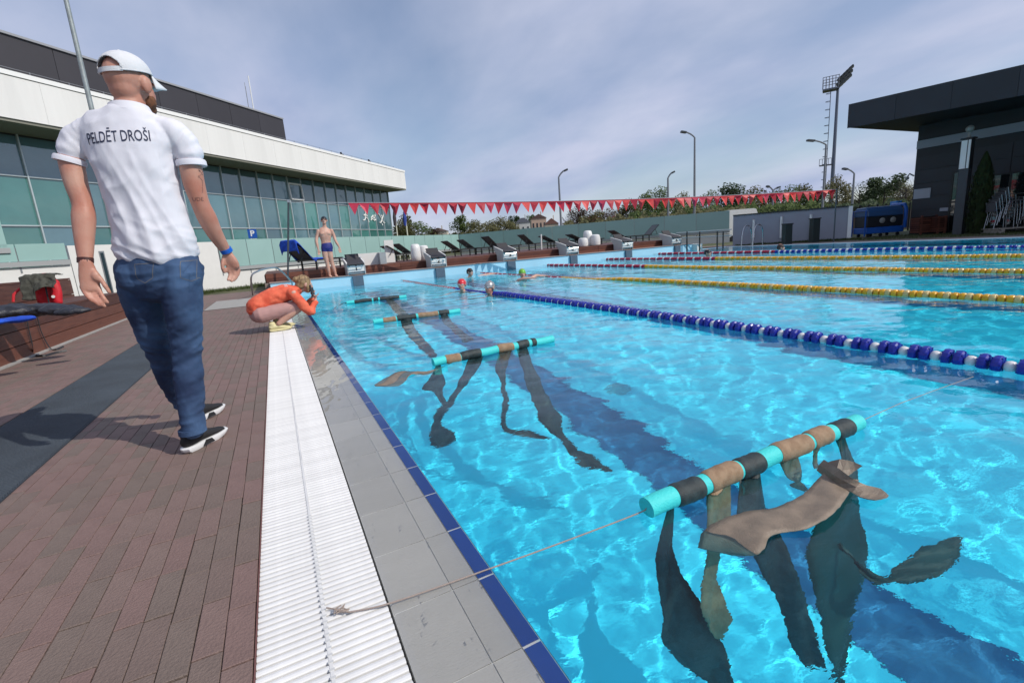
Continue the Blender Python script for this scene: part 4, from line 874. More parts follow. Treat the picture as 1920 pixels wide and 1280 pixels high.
# ================================================================== SUN LOUNGERS AND SEATS
M_lf = mat('lounger_frame_black', (0.02, 0.02, 0.02), 0.4); M_lm = mat('lounger_mesh_grey', (0.095, 0.105, 0.11), 0.7, bump=0.3, bscale=150, obvar=0.1)
def make_lounger(lab, angle=48, grp='grey sun loungers on the timber deck'):
    e = empty('sun_lounger', (0, 0, 0), 0, lab, 'sun lounger', grp)   # local +x head end
    b = MB(); 
    for s_ in (-.3, .3): b.bar((-1.1, s_, .30), (.25, s_, .30), .045, .05)
    b.bar((-1.1, -.3, .30), (-1.1, .3, .30), .045, .05); b.bar((.25, -.3, .30), (.25, .3, .30), .045, .05); b.build('frame', M_lf, e)
    for x_ in (-.95, .1):
        for s_ in (-.29, .29): b = MB(); b.bar((x_, s_, 0), (x_, s_, .29), .04, .045); b.build('leg', M_lf, e)
    for x_ in (-.95, .1): b = MB(); b.bar((x_, -.27, .12), (x_, .27, .12), .025, .025); b.build('stretcher', M_lf, e)
    b = MB(); b.box((-1.08, -.275, .315), (.20, .275, .33)); b.build('seat', M_lm, e)
    a = R(angle - 8); L_ = 0.64; b = MB(); M = Matrix.Translation((.2, 0, .33)) @ Matrix.Rotation(-a, 4, 'Y'); b.box((0, -.275, 0), (L_, .275, .018), M); b.build('backrest', M_lm, e)
    b = MB()
    for s_ in (-.29, .29): b.box((0, s_ - .015, -.01), (L_ + .02, s_ + .015, .022), M)
    b.box((L_, -.29, -.01), (L_ + .03, .29, .022), M); b.build('back_frame', M_lf, e)
    b = MB(); tip = M @ Vector((L_ * .6, 0, 0))
    for s_ in (-.25, .25): b.bar((tip.x, s_, tip.z), (tip.x + .12, s_, .31), .02, .02)
    b.bar((tip.x + .12, -.25, .31), (tip.x + .12, .25, .31), .02, .02); b.build('back_prop', M_lf, e); return e
LP = [  # pixel of the hinge, depth Y, heading (degrees), back angle, label
    ((754, 483), 17.6, 196, 40, 'left of the two grey loungers beside the tall white barrel seat'),
    ((773, 481), 18.0, 196, 46, 'grey lounger directly behind the tall white barrel seat'),
    ((862, 470), 18.2, 188, 44, 'grey lounger just right of starting block number 2'),
    ((890, 468), 18.4, 188, 46, 'grey lounger in the gap between starting blocks 2 and 3'),
    ((934, 464), 17.6, 190, 52, 'grey lounger half hidden behind starting block number 3'),
    ((1001, 460), 18.0, 182, 50, 'grey lounger right of starting block number 3'),
    ((1042, 458), 18.0, 180, 36, 'low-backed grey lounger left of starting block number 4'),
    ((1092, 455), 17.8, 180, 34, 'low-backed grey lounger behind starting block number 4'),
    ((1170, 452), 17.6, 175, 38, 'grey lounger behind starting block number 5'),
    ((1208, 448), 17.2, 350, 52, 'dark lounger with its back raised left of starting block number 6')]
for (u_, v_), Y, hd_, an, lab in LP:
    e = make_lounger(lab, an); e.scale = (.9, .9, .85); p = ay(u_, v_, Y); e.location = (p.x, Y, TD); e.rotation_euler = (0, 0, R(hd_))
e = make_lounger('lounger with a blue towel over its back beside the standing man', 44); p = ay(585, 500, 16.3); e.location = (p.x, 16.3, TD - .0); e.rotation_euler = (0, 0, R(222))
tw = MB(); a = R(44)
M = Matrix.Translation((p.x, 16.3, TD)) @ Matrix.Rotation(R(222), 4, 'Z')
M_tow = two_tone('blue_towel', (0.008, 0.05, 0.38), (0.015, 0.09, 0.55), 12, 0.9, bump=0.8, bscale=50)
prof_ = [(-.25, .345), (-.02, .35), (.2, .36), (.42, .58), (.62, .78), (.76, .905), (.80, .90), (.79, .78), (.76, .60)]
vs_ = []
for i, (x_, z_, _z) in enumerate(catmull([(a_, b_, 0) for a_, b_ in prof_], 4)):
    for k in range(11): yy = -.34 + .68 * k / 10; vs_.append(M @ Vector((x_ + .02 * noise.noise(Vector((x_ * 4, yy * 6, 1))), yy, z_ - (.10 if k in (0, 10) else 0) * (1 if x_ > .1 else .3) + .02 * noise.noise(Vector((x_ * 5, yy * 8, 0))))))
nr = len(vs_) // 11; me = bpy.data.meshes.new('towel'); me.from_pydata([tuple(v) for v in vs_], [], [(i * 11 + k, i * 11 + k + 1, (i + 1) * 11 + k + 1, (i + 1) * 11 + k) for i in range(nr - 1) for k in range(10)])
me.polygons.foreach_set('use_smooth', [True] * len(me.polygons)); o = link('towel', me, M_tow); o.modifiers.new('s', 'SOLIDIFY').thickness = 0.012; tag(o, 'bright blue towel draped over the lounger left of the standing man', 'towel')
M_seat = mat('white_plastic_seat', (0.72, 0.71, 0.69), 0.4, var=0.03)
def barrel(px, py, Y, h, r, lab, rot=0):
    p = ay(px, py, Y); b = MB(); b.lathe([(r * .75, 0), (r * .93, h * .06), (r, h * .3), (r * .98, h * .7), (r * .86, h * .93), (r * .6, h), (r * .3, h * 1.01)], 20)
    b.build('barrel_seat', M_seat, smooth=True, loc=(p.x, Y, TD), rot=(0, 0, rot), label=lab, cat='seat', group='white rounded seats on the timber deck')
barrel(782, 495, 16.2, .56, .17, 'tall white barrel seat left of starting block number 2')
barrel(797, 492, 16.5, .50, .17, 'white barrel seat half hidden by starting block number 2')
barrel(1103, 467, 16.6, .62, .19, 'tallest of the three white round seats right of starting block number 4')
barrel(1094, 468, 16.25, .34, .2, 'lowest white round seat at the left of the group of three')
barrel(1117, 465, 16.3, .44, .2, 'right white round seat in the group of three')
b = MB(); p = ay(1015, 460, 17.5); b.tube([(0, 0, 0), (0.02, 0, .62)], .03, 8); b.build('white_post', M_seat, loc=(p.x, 17.5, TD), label='short white post between two low-backed grey loungers', cat='post')
p = ay(719, 503, 15.9); b = MB(); b.box((-.1, -.3, 0), (.1, .3, .62)); o = b.build('concrete_pier', mat('grey_pier', (0.30, 0.33, 0.35), 0.8, var=0.08), loc=(p.x, 16.05, 0.28), label='grey concrete pier left of the two loungers by the barrel seat', cat='pier'); 
p = ay(735, 497, 17.2); b = MB(); b.box((-.16, 0, 0), (.16, .06, .78)); b.build('partition', M_render, loc=(p.x, 17.3, TD), label='white upright panel behind the two loungers by the barrel seat', cat='panel')
p = ay(700, 500, 16.0); b = MB(); b.box((-.36, 0, 0), (.42, .3, .40)); b.build('planter_wall', M_render, loc=(p.x - .1, 16.1, TD - .02), label='low white planter wall between starting block number 1 and the grey pier', cat='planter')
# ================================================================== RIGHT SIDE: WALL, BOLLARDS, LADDER
GW0 = (19.45, 15.75); GW1 = (21.45, 11.95); GA = math.degrees(math.atan2(GW1[0] - GW0[0], GW1[1] - GW0[1])); GL = math.hypot(GW1[0] - GW0[0], GW1[1] - GW0[1])
M_gw = mat('grey_lilac_render', (0.30, 0.31, 0.36), 0.8, var=0.04, vscale=2)
gwp = ap(1377, 405, GW0, GA); gwq = ap(1588, 388, GW0, GA)
gz0, gz1 = gwp.z, gwq.z; gwl = GL + 0.1
b = MB(); b.add([(0, 0, -.2), (gwl, 0, -.2), (gwl, 0, gz1), (0, 0, gz0), (0, .35, -.2), (gwl, .35, -.2), (gwl, .35, gz1), (0, .35, gz0)], [(0, 1, 2, 3), (4, 7, 6, 5), (0, 4, 5, 1), (1, 5, 6, 2), (2, 6, 7, 3), (3, 7, 4, 0)])
gw = b.build('boundary_wall', M_gw, label='grey lilac rendered wall with slim wall lights right of the glass parapet', cat='wall'); gw.matrix_world = yawm(GA, GW0)
b = MB(); b.add([(0, -.04, gz0), (gwl, -.04, gz1), (gwl, .39, gz1), (0, .39, gz0), (0, -.04, gz0 + .05), (gwl, -.04, gz1 + .05), (gwl, .39, gz1 + .05), (0, .39, gz0 + .05)], [(0, 1, 5, 4), (1, 2, 6, 5), (2, 3, 7, 6), (3, 0, 4, 7), (4, 5, 6, 7)]); b.build('dark_coping', MATS['black_metal'], gw)
b = MB(); b.box((gwl, -.06, -.1), (gwl + .14, .40, gz1 + .02)); b.build('white_end', MATS['bright_white_trim'], gw)
for (u_, y0_, y1_, lab) in ((1414, 412, 446, 'left slim white wall light behind the pool ladder'), (1466, 406, 446, 'middle slim white wall light beside a dark bollard'), (1521, 402, 446, 'right slim white wall light beside the taller dark bollard')):
    p = ap(u_, y0_, GW0, GA); q = ap(u_ - 3, y1_, GW0, GA); n = Vector((math.sin(R(GA)), math.cos(R(GA)), 0)); off = Vector((n.y, -n.x, 0)) * 0.06
    b = MB(); b.bar(Vector((p.x, p.y, q.z)) + off, Vector((p.x, p.y, p.z)) + off, .09, .06); b.build('wall_light', MATS['bright_white_trim'], label=lab, cat='wall light', group='slim lights on the grey wall')
for (u_, vb, vt, lab) in ((1475, 452, 421, 'shorter dark green-black bollard box on the grass before the grey wall'), (1526, 451, 411, 'taller dark green-black bollard box on the grass before the grey wall')):
    D = 19.6; p = ad(u_, vb, D); q = ad(u_, vt, D); e = empty('bollard_box', (p.x, p.y, 0), R(-20), lab, 'bollard')
    b = MB(); b.box((-.15, -.12, -.02), (.15, .12, q.z)); o = b.build('cabinet', mat('dark_green_metal', (0.018, 0.028, 0.027), 0.5), e); bevel(o, .01)
    b = MB(); b.box((-.17, -.14, q.z), (.17, .14, q.z + .04)); b.build('cap', MATS['black_metal'], e)
# pool ladder
lx = 18.32; e = empty('pool_ladder', (lx, 13.9, 0.015), 0, 'polished steel pool ladder rails arching over the far pool edge', 'pool ladder')
for s_ in (-0.27, 0.27):
    b = MB(); pts = [(0.35, s_, 0), (0.33, s_, 0.55), (0.22, s_, 0.80), (0.02, s_, 0.86), (-0.16, s_, 0.72), (-0.26, s_, 0.30), (-0.30, s_, -0.2)]
    b.tube([Vector(q) for q in catmull(pts, 4)], 0.021, 8); b.build('rail', M_steel2, e, smooth=True)
b = MB(); b.box((-.40, -.27, -.12), (-.22, .27, -.09)); b.build('step', M_steel2, e)
for (u_, v_) in ((1388, 466), (1410, 466), (1439, 463)): pass

# blue pool machine
M_bl = mat('machine_blue', (0.012, 0.10, 0.42), 0.35, var=0.15, vscale=3, coat=0.2); M_bl2 = mat('machine_dark', (0.012, 0.014, 0.02), 0.5)
mp_ = ad(1645, 446, 20.6); e = empty('pool_cleaning_cart', (mp_.x, mp_.y, 0), R(-28), 'bulky blue and black pool equipment cart on wheels by the dark building', 'equipment cart')
W_ = .78
b = MB(); b.box((-W_, -.4, .14), (W_, .4, .40)); o = b.build('blue_base', M_bl, e); bevel(o, .03)
b = MB(); b.box((-W_ + .02, -.38, .40), (W_ - .05, .38, .86)); o = b.build('dark_body', M_bl2, e); bevel(o, .03)
b = MB(); b.prism([(-.44, .84), (.44, .84), (.44, 1.02), (.30, 1.22), (-.28, 1.24), (-.44, 1.06)], -W_, W_ - .1, 'x'); o = b.build('blue_hood', mat('hood_blue', (0.03, 0.09, 0.22), 0.3, coat=0.3), e); bevel(o, .04, 3)
b = MB(); b.tube([(W_, -.42, .3), (W_, -.42, 1.05), (W_ - .02, -.36, 1.25), (W_ - .03, .3, 1.28), (W_, .42, .9), (W_, .42, .3)], .07, 8); b.build('side_arch', M_bl, e, smooth=True)
b = MB(); b.box((W_ + .06, .2, .7), (W_ + .3, .6, 1.42)); o = b.build('blue_tank', mat('tank_blue', (0.02, 0.20, 0.55), 0.4), e); bevel(o, .03)
for s_ in (-.14, .30):
    b = MB(); b.lathe([(.11, 0), (.12, .02), (.09, .05), (.02, .06)], 16, Matrix.Translation((s_, -.385, .66)) @ Matrix.Rotation(R(90), 4, 'X')); b.build('round_cover', mat('cover_grey', (0.28, 0.28, 0.26), 0.5), e, smooth=True)
for s_ in (-.6, -.1, .6):
    for t_ in (-.3, .3): b = MB(); b.lathe([(.07, -.02), (.07, .02)], 12, Matrix.Translation((s_, t_, .07)) @ Matrix.Rotation(R(90), 4, 'X')); b.build('wheel', MATS['black_metal'], e)
b = MB(); b.tube([(-W_ - .05, -.4, .05), (-W_ - .05, -.4, 1.1), (-W_ - .05, .4, 1.1), (-W_ - .05, .4, .05)], .03, 6); b.build('push_frame', M_bl, e)
# slatted timber bins
def bin_(px, py, D, w, h, dp, lab):
    p = ax(px, py, 23.45); e = empty('slatted_timber_box', (p.x, p.y, 0), R(-32), lab, 'timber box')
    n_ = int(h / .085)
    for i in range(n_):
        b = MB(); b.box((-w / 2, -dp / 2 - .02, .08 + i * .085), (w / 2, -dp / 2, .08 + i * .085 + .07)); b.build('slat', M_wood, e)
        b = MB(); b.box((-w / 2 - .02, -dp / 2, .08 + i * .085), (-w / 2, dp / 2, .08 + i * .085 + .07)); b.build('side_slat', M_wood, e)
        b = MB(); b.box((w / 2, -dp / 2, .08 + i * .085), (w / 2 + .02, dp / 2, .08 + i * .085 + .07)); b.build('side_slat', M_wood, e)
    b = MB(); b.box((-w / 2 + .02, -dp / 2 + .01, .06), (w / 2 - .02, dp / 2, h + .04)); b.build('liner', MATS['deck_shadow'], e)
    for x_ in (-w / 2 + .05, w / 2 - .05): b = MB(); b.box((x_ - .03, -dp / 2 - .03, 0), (x_ + .03, -dp / 2 + .03, h + .08)); b.build('leg', M_wood, e)
bin_(1730, 441, 21.2, .62, .66, .5, 'slatted red-brown timber box right of the blue equipment cart')
bin_(1758, 439, 21.8, .34, .60, .3, 'narrow lighter timber box against the dark building wall')

# ================================================================== DARK POOL BUILDING
bx = 24.0; cy = 10.8; dk = empty('pool_building', (bx, cy, 0), 0, 'charcoal clad pool building with deep overhanging roof and pale band at the right', 'building')
M_ck = mat('night_blue_cladding', (0.024, 0.026, 0.034), 0.55, var=0.1, vscale=1, obvar=0.2, bump=0.1)
M_ck2 = mat('black_soffit', (0.014, 0.015, 0.018), 0.7)
yend = -14
b = MB(); b.box((0, yend - cy, -.2), (9, 0, 4.25)); b.build('wall', M_ck, dk)
nb = 9; hh = 0.47
for i in range(7):                                   # cladding boards left and right of the openings
    for (ya, yb) in ((-1.45, -.02), (-2.9, -1.47)):
        pass
b = MB(); b.box((-.03, 0, 0), (0, 1.42, .50)); pm = b.mesh('cladding_panel', M_ck)
for j in range(7):
    for i in range(2): link('cladding_panel', pm, None, dk, (0, -1.44 * (j + 1) + 0.0, .02 + i * .52) if False else (0, -1.44 * (j + 1), 2.02 + i * .52 + .3 * 0))
for j in (0,):
    for i in range(4): link('cladding_panel', pm, None, dk, (0, -1.44, -.06 + i * .52))
b = MB(); b.box((-.045, yend - cy, 3.37), (-.002, .0, 3.68)); b.build('pale_band', mat('pale_band_grey', (0.32, 0.33, 0.38), 0.6), dk)
fz = lambda Y: 0.044 * (Y - 11.83)
Ya, Yb = 11.83, yend
v = []
for (X, Y, zb, zt) in ((21, Ya, 4.33, 5.16), (21, Yb, 4.33 + fz(Yb), 5.16 + fz(Yb)), (31, Yb, 4.33 + fz(Yb), 5.5), (31, Ya, 4.33, 5.6)): v += [(X - bx, Y - cy, zb), (X - bx, Y - cy, zt)]
b = MB(); b.add(v, [(0, 2, 3, 1), (2, 4, 5, 3), (4, 6, 7, 5), (6, 0, 1, 7), (1, 3, 5, 7), (0, 6, 4, 2)]); b.build('roof_slab', M_ck2, dk)
npn_ = 16; Ly = (Ya - Yb) / npn_
for i in range(npn_):
    y1 = Ya - i * Ly - .004; y0 = Ya - (i + 1) * Ly + .004; X = 21 - bx
    b = MB(); b.add([(X - .03, y0 - cy, 4.31 + fz(y0)), (X - .03, y1 - cy, 4.31 + fz(y1)), (X - .03, y1 - cy, 5.18 + fz(y1)), (X - .03, y0 - cy, 5.18 + fz(y0)), (X, y0 - cy, 4.31 + fz(y0)), (X, y1 - cy, 4.31 + fz(y1)), (X, y1 - cy, 5.18 + fz(y1)), (X, y0 - cy, 5.18 + fz(y0))], [(0, 1, 2, 3), (4, 7, 6, 5), (0, 4, 5, 1), (1, 5, 6, 2), (2, 6, 7, 3), (3, 7, 4, 0)])
    b.build('fascia_panel', M_ck, dk)
b = MB(); b.box((21 - bx - .04, Yb - cy, 0), (21 - bx, Ya - cy, 0.02)); 
# openings: door, large windows
MGd = glassmat('dark_window_glass', (0.012, 0.016, 0.018), 0.03, 0.3)
def opening(pxl, pxr, pyt, pyb, nx_, nz_, nm):
    a = ax(pxl, pyb, bx - .03); c = ax(pxr, pyt, bx - .03); ya, yb = a.y - cy, c.y - cy; z0, z1 = max(.02, min(a.z, c.z)), c.z
    b = MB()
    for i in range(nx_ + 1): y = ya + (yb - ya) * i / nx_; b.box((-.08, y - .03, z0), (-.035, y + .03, z1))
    for j in range(nz_ + 1): z = z0 + (z1 - z0) * j / nz_; b.box((-.082, min(ya, yb), z - .03), (-.036, max(ya, yb), z + .03))
    w = b.build(nm, mat('black_frame', (0.012, 0.013, 0.015), 0.4), dk)
    b = MB(); b.box((-.05, min(ya, yb), z0), (-.036, max(ya, yb), z1)); b.build('pane', MGd, w)
opening(1776, 1800, 322, 434, 1, 2, 'door')
opening(1842, 2100, 300, 425, 5, 2, 'window')
b = MB(); b.box((-.06, -.62, 1.42), (-.03, -.06, 1.80)); b.build('notice_board', mat('notice_grey', (0.36, 0.37, 0.42), 0.5), dk)
b = MB(); b.box((-.06, -1.32, .85), (-.03, -.98, .98)); b.build('small_sign', mat('notice_grey', (0.36, 0.37, 0.42), 0.5), dk)
b = MB(); b.tube([(0, .02, 2.35), (-.12, .12, 2.45), (-.16, .16, 2.35)], .03, 6); ball(b, (-.17, .17, 2.28), .07); b.build('security_camera', MATS['cover_grey'], dk, smooth=True)
# column lamp with dome camera
cp = ax(1797, 436, 22.3); D_ = 0; e = empty('column_lamp', (22.3, cp.y, 0), 0, 'tall dark column lamp with white light strips before the dark building', 'column lamp')
zt = ax(1813, 262, 22.3).z; zm = ax(1806, 318, 22.3).z
b = MB(); b.box((-.13, -.13, -.05), (.13, .13, zm)); b.build('column', mat('column_slate', (0.05, 0.055, 0.065), 0.5), e)
b = MB(); b.box((-.13, -.13, zm), (.13, .13, zt)); b.build('light_core', MATS['black_metal'], e)
b = MB(); b.box((-.16, -.03, zm + .02), (-.131, .12, zt - .03)); b.box((-.16, -.125, zm + .02), (-.131, -.06, zt - .03)); b.box((-.12, .131, zm + .02), (.1, .15, zt - .03)); b.build('light_strips', MATS['bright_white_trim'], e)
b = MB(); b.box((-.17, -.17, zt), (.17, .17, zt + .05)); b.build('cap', MATS['black_metal'], e)
b = MB(); b.tube([(0, 0, zt), (0, 0, zt + .28)], .05, 8); ball(b, (0, 0, zt + .34), .12); b.build('dome_camera', MATS['cover_grey'], e, smooth=True)

# ================================================================== VEGETATION
def leafmat(nm, a, b_, s=0.8):
    m = two_tone(nm, a, b_, s, 0.75, (0.35, 0.65)); bs = m.node_tree.nodes['Principled BSDF']; 
    t = m.node_tree; tr = t.nodes.new('ShaderNodeBsdfTranslucent'); mx = t.nodes.new('ShaderNodeMixShader'); mx.inputs[0].default_value = 0.4; out = [n for n in t.nodes if n.type == 'OUTPUT_MATERIAL'][0]
    t.links.new(bs.inputs['Base Color'].links[0].from_socket, tr.inputs['Color']); t.links.new(bs.outputs[0], mx.inputs[1]); t.links.new(tr.outputs[0], mx.inputs[2]); t.links.new(mx.outputs[0], out.inputs[0]); return m
ML = [leafmat('foliage_spring_green', (0.07, 0.11, 0.025), (0.14, 0.19, 0.05)), leafmat('foliage_olive', (0.10, 0.10, 0.04), (0.18, 0.17, 0.07)), leafmat('foliage_dark', (0.035, 0.06, 0.025), (0.075, 0.11, 0.045)), leafmat('foliage_brownish', (0.07, 0.045, 0.034), (0.12, 0.085, 0.055))]
M_bark = mat('bark', (0.055, 0.045, 0.038), 0.9, var=0.2)
def crown_mesh(seed, n=900, leaf=0.16, lobes=9, shape=(1, 1, 1), m=None):
    """crown about 1 high (0..1) and 1 wide; leaf clumps in uneven lobes"""
    rg = random.Random(seed); L_ = []
    for i in range(lobes):
        a = rg.uniform(0, 6.28); z = rg.uniform(.22, .85); r = (0.42 - abs(z - .5) * .5) * rg.uniform(.5, 1); L_.append((Vector((r * math.cos(a), r * math.sin(a), z)), rg.uniform(.13, .24)))
    L_.append((Vector((0, 0, .5)), .25)); vs = []; fs = []
    for i in range(n):
        c, r = rg.choice(L_); d = Vector((rg.gauss(0, 1), rg.gauss(0, 1), rg.gauss(0, 1))).normalized() * r * rg.random() ** .35 * 1.05
        p = c + d; p = Vector((p.x * shape[0], p.y * shape[1], p.z * shape[2])); u = Vector((rg.gauss(0, 1), rg.gauss(0, 1), rg.gauss(0, .6))).normalized(); v_ = u.orthogonal().normalized(); s = leaf * rg.uniform(.2, .5)
        k = len(vs); vs += [tuple(p + u * s), tuple(p + v_ * s * .7), tuple(p - u * s), tuple(p - v_ * s * .7)]; fs.append((k, k + 1, k + 2, k + 3))
    me = bpy.data.meshes.new('crown'); me.from_pydata(vs, [], fs); me.materials.append(m); return me
CR = {}
for mi, m in enumerate(ML):
    for s_ in range(2): CR[(mi, s_)] = crown_mesh(mi * 7 + s_, 2400, 0.07, 12, m=m)
def trunk_mesh(bare=False, seed=0):
    rg = random.Random(seed); b = MB(); b.tube([(0, 0, -.02), (.01, 0, .3), (0, .01, .75)], [.028, .02, .008], 6)
    for i in range(26 if bare else 6):
        z = rg.uniform(.25, .7); a = rg.uniform(0, 6.28); l = rg.uniform(.15, .34) * (1 if bare else .8); e_ = Vector((math.cos(a) * l, math.sin(a) * l, z + l * rg.uniform(.5, 1.1)))
        b.tube([(0, 0, z), (e_.x * .5, e_.y * .5, (z + e_.z) / 2 - .01), e_], [.008, .005, .002], 4)
        if bare:
            for q in range(4):
                f = e_ * rg.uniform(.5, 1); f.z = z + (e_.z - z) * rg.uniform(.5, 1); g_ = f + Vector((rg.uniform(-.1, .1), rg.uniform(-.1, .1), rg.uniform(.03, .14))); b.tube([f, g_], [.003, .001], 3)
    return b.mesh('trunk', M_bark)
TR = [trunk_mesh(False, 1), trunk_mesh(True, 2)]
tn = 0
def tree(px, pyt, D, wpx, mi, bare=False, lab='', pyb=None):
    global tn
    t_ = ad(px, pyt, D); base = ad(px, pyb, D).z if pyb else -0.3; h = t_.z - base
    wm = wpx / 888.71 * D
    e = empty('tree', (t_.x, t_.y, base), rr.uniform(0, 6), lab, 'tree', 'trees beyond the pool grounds')
    tr = link('trunk', TR[1 if bare else 0], None, e); tr.scale = (h, h, h)
    if not bare:
        c = link('crown', CR[(mi, tn % 2)], None, e, (0, 0, h * .30)); c.scale = (wm * 1.7, wm * 1.7, h * .78)
    tn += 1; return e
TL = [
 (752, 404, 60, 34, 1, False, 'bushy olive tree behind the two flagpoles by the hall corner'),
 (775, 415, 75, 42, 0, False, 'low green tree just right of the flagpoles'),
 (812, 428, 120, 26, 3, False, 'brownish far tree near the small distant house'),
 (868, 406, 90, 30, 0, False, 'pointed green tree under the ninth pennant'),
 (905, 415, 88, 50, 1, False, 'wide olive treetop left of the white house'),
 (938, 411, 92, 44, 1, False, 'rounded olive tree beside the white house'),
 (961, 404, 110, 20, 2, False, 'narrow dark tree touching the white house'),
 (990, 405, 150, 20, 0, False, 'green treetop above the dark roofed white house'),
 (1066, 396, 110, 22, 3, True, 'bare brown tree right of the cream gabled house'),
 (1085, 392, 100, 30, 3, False, 'reddish brown tree right of the cream gabled house'),
 (1110, 398, 95, 34, 1, False, 'olive tree over the middle of the glass parapet'),
 (1138, 396, 120, 30, 3, False, 'brownish tree among the far brick houses'),
 (1160, 385, 125, 26, 1, True, 'thin bare tree above the fifth starting block'),
 (1180, 380, 115, 34, 1, False, 'loose olive tree left of the big green tree'),
 (1228, 360, 100, 36, 0, False, 'big green tree between the two left street lamps'),
 (1205, 375, 120, 30, 2, False, 'dark low tree left of the big green tree'),
 (1255, 378, 110, 34, 0, False, 'green tree behind the second short lamp'),
 (1283, 366, 100, 34, 1, False, 'olive brown tree left of the tallest lamp'),
 (1325, 366, 105, 26, 0, False, 'small round green tree right of the tallest lamp'),
 (1362, 353, 105, 50, 2, False, 'broad dark green tree above the parapet end'),
 (1400, 356, 110, 44, 1, False, 'wide olive tree right of the broad dark tree'),
 (1435, 362, 115, 40, 3, False, 'brownish tree below the tiny two-armed lamp'),
 (1470, 356, 120, 34, 0, False, 'green tree left of the tall lamp by the mast'),
 (1498, 352, 125, 36, 1, False, 'olive tree just left of the lamp by the mast'),
 (1525, 358, 120, 30, 2, False, 'dark tree between lamp and mast'),
 (1572, 336, 70, 32, 1, False, 'rust olive tree immediately right of the floodlight mast'),
 (1614, 334, 75, 28, 1, True, 'bare slender tree right of the smaller bent lamp'),
 (1640, 350, 80, 34, 0, False, 'green tree above the blue equipment cart'),
 (1662, 329, 70, 46, 2, False, 'large dark green tree above the blue equipment cart'),
 (1690, 345, 78, 36, 1, False, 'olive tree touching the dark building'),
 (1702, 330, 60, 30, 1, True, 'bare tree at the corner of the dark building')]
for T_ in TL: tree(*T_)
# dense low growth along the horizon: masses nobody could count
def thicket(pts, nleaf, m, hmul=1.0, seed=0, leaf=0.5, nm='undergrowth'):
    rg = random.Random(seed); vs = []; fs = []
    for i in range(nleaf):
        k = rg.random() * (len(pts) - 1); a = pts[int(k)]; c = pts[int(k) + 1]; f = k - int(k); px = a[0] + (c[0] - a[0]) * f; py = a[1] + (c[1] - a[1]) * f; D = a[2] + (c[2] - a[2]) * f
        D *= rg.uniform(.95, 1.1); top = ad(px, py, D); bot = -0.4; wob = .82 + .3 * noise.noise(Vector((px * .06, D * .1, seed))); z = bot + (top.z * hmul - bot) * wob * rg.random() ** .6
        p = Vector((top.x, top.y, z)); u = Vector((rg.gauss(0, 1), rg.gauss(0, 1), rg.gauss(0, .6))).normalized(); v_ = u.orthogonal().normalized(); s = leaf * rg.uniform(.5, 1.2); k = len(vs)
        vs += [tuple(p + u * s), tuple(p + v_ * s * .7), tuple(p - u * s), tuple(p - v_ * s * .7)]; fs.append((k, k + 1, k + 2, k + 3))
    me = bpy.data.meshes.new(nm); me.from_pydata(vs, [], fs); return tag(link(nm, me, m), kind='stuff')
thicket([(740, 432, 70), (800, 434, 90), (860, 434, 90), (965, 425, 95)], 5000, ML[1], seed=1)
thicket([(1055, 412, 95), (1120, 405, 90), (1180, 398, 85), (1260, 392, 80), (1340, 384, 80), (1400, 378, 80)], 14000, ML[1], seed=2, leaf=.3)
thicket([(1180, 392, 100), (1260, 384, 100), (1340, 374, 98), (1450, 374, 95), (1560, 374, 90)], 16000, ML[0], seed=3, leaf=.34)
thicket([(1560, 372, 60), (1620, 374, 55), (1720, 368, 50)], 6000, ML[2], seed=4, leaf=.2)
# distant hill that carries them
hp = []
for i in range(41):
    px = 700 + i * 30; q = ad(px, 0, 135); hz = CH + 135 * (0.006 + 0.028 * max(0, min(1, (px - 1050) / 500)) ** 1.2) + 0.6 * noise.noise(Vector((px * .01, 0, 2))); hp.append((q.x, q.y, hz))
b = MB(); n_ = len(hp); b.add([(x, y, -1) for x, y, z in hp] + hp + [(x * 1.6, y * 1.6, z) for x, y, z in hp] + [(x * 1.7, y * 1.7, -1) for x, y, z in hp], [(r * n_ + i, r * n_ + i + 1, (r + 1) * n_ + i + 1, (r + 1) * n_ + i) for r in range(3) for i in range(n_ - 1)])
b.build('hillside', two_tone('hillside_green', (0.05, 0.065, 0.02), (0.10, 0.095, 0.045), 0.15, 0.95, bump=0.8, bscale=.8), smooth=True, kind='structure')

# ---- tall clipped thuja before the dark building
def thuja(px, pyb, pyt, D, wpx):
    p = ax(px, pyb, 22.2); t_ = ax(px, pyt, 22.2); D = (p - C0).dot(FH); h = t_.z; w = wpx / 888.71 * D / 2; rg = random.Random(9); e = empty('thuja', (p.x, p.y, 0), 0, 'tall narrow dark thuja beside the column lamp', 'thuja')
    vs = []; fs = []
    for i in range(7500):
        z = rg.random(); r = w * 1.15 * (1 - z ** 4) * (.75 + .25 * noise.noise(Vector((z * 9, i % 7, 1)))) * rg.uniform(.78, 1.05); a = rg.uniform(0, 6.28); q = Vector((r * math.cos(a), r * math.sin(a), .05 + z * h)); u = Vector((math.cos(a) * .4 + rg.uniform(-.3, .3), math.sin(a) * .4 + rg.uniform(-.3, .3), 1)).normalized(); v_ = Vector((-math.sin(a), math.cos(a), 0)); s = rg.uniform(.02, .055); k = len(vs)
        vs += [tuple(q + u * s * 1.4), tuple(q + v_ * s * .5), tuple(q - u * s), tuple(q - v_ * s * .5)]; fs.append((k, k + 1, k + 2, k + 3))
    me = bpy.data.meshes.new('foliage'); me.from_pydata(vs, [], fs); link('foliage', me, leafmat('thuja_green', (0.018, 0.034, 0.010), (0.045, 0.070, 0.018), 6), e)
    b = MB(); b.tube([(0, 0, 0), (0, 0, h * .9)], [w * .45, .02], 8); b.build('inner_stem', M_bark, e)
thuja(1832, 434, 292, 21.5, 40)
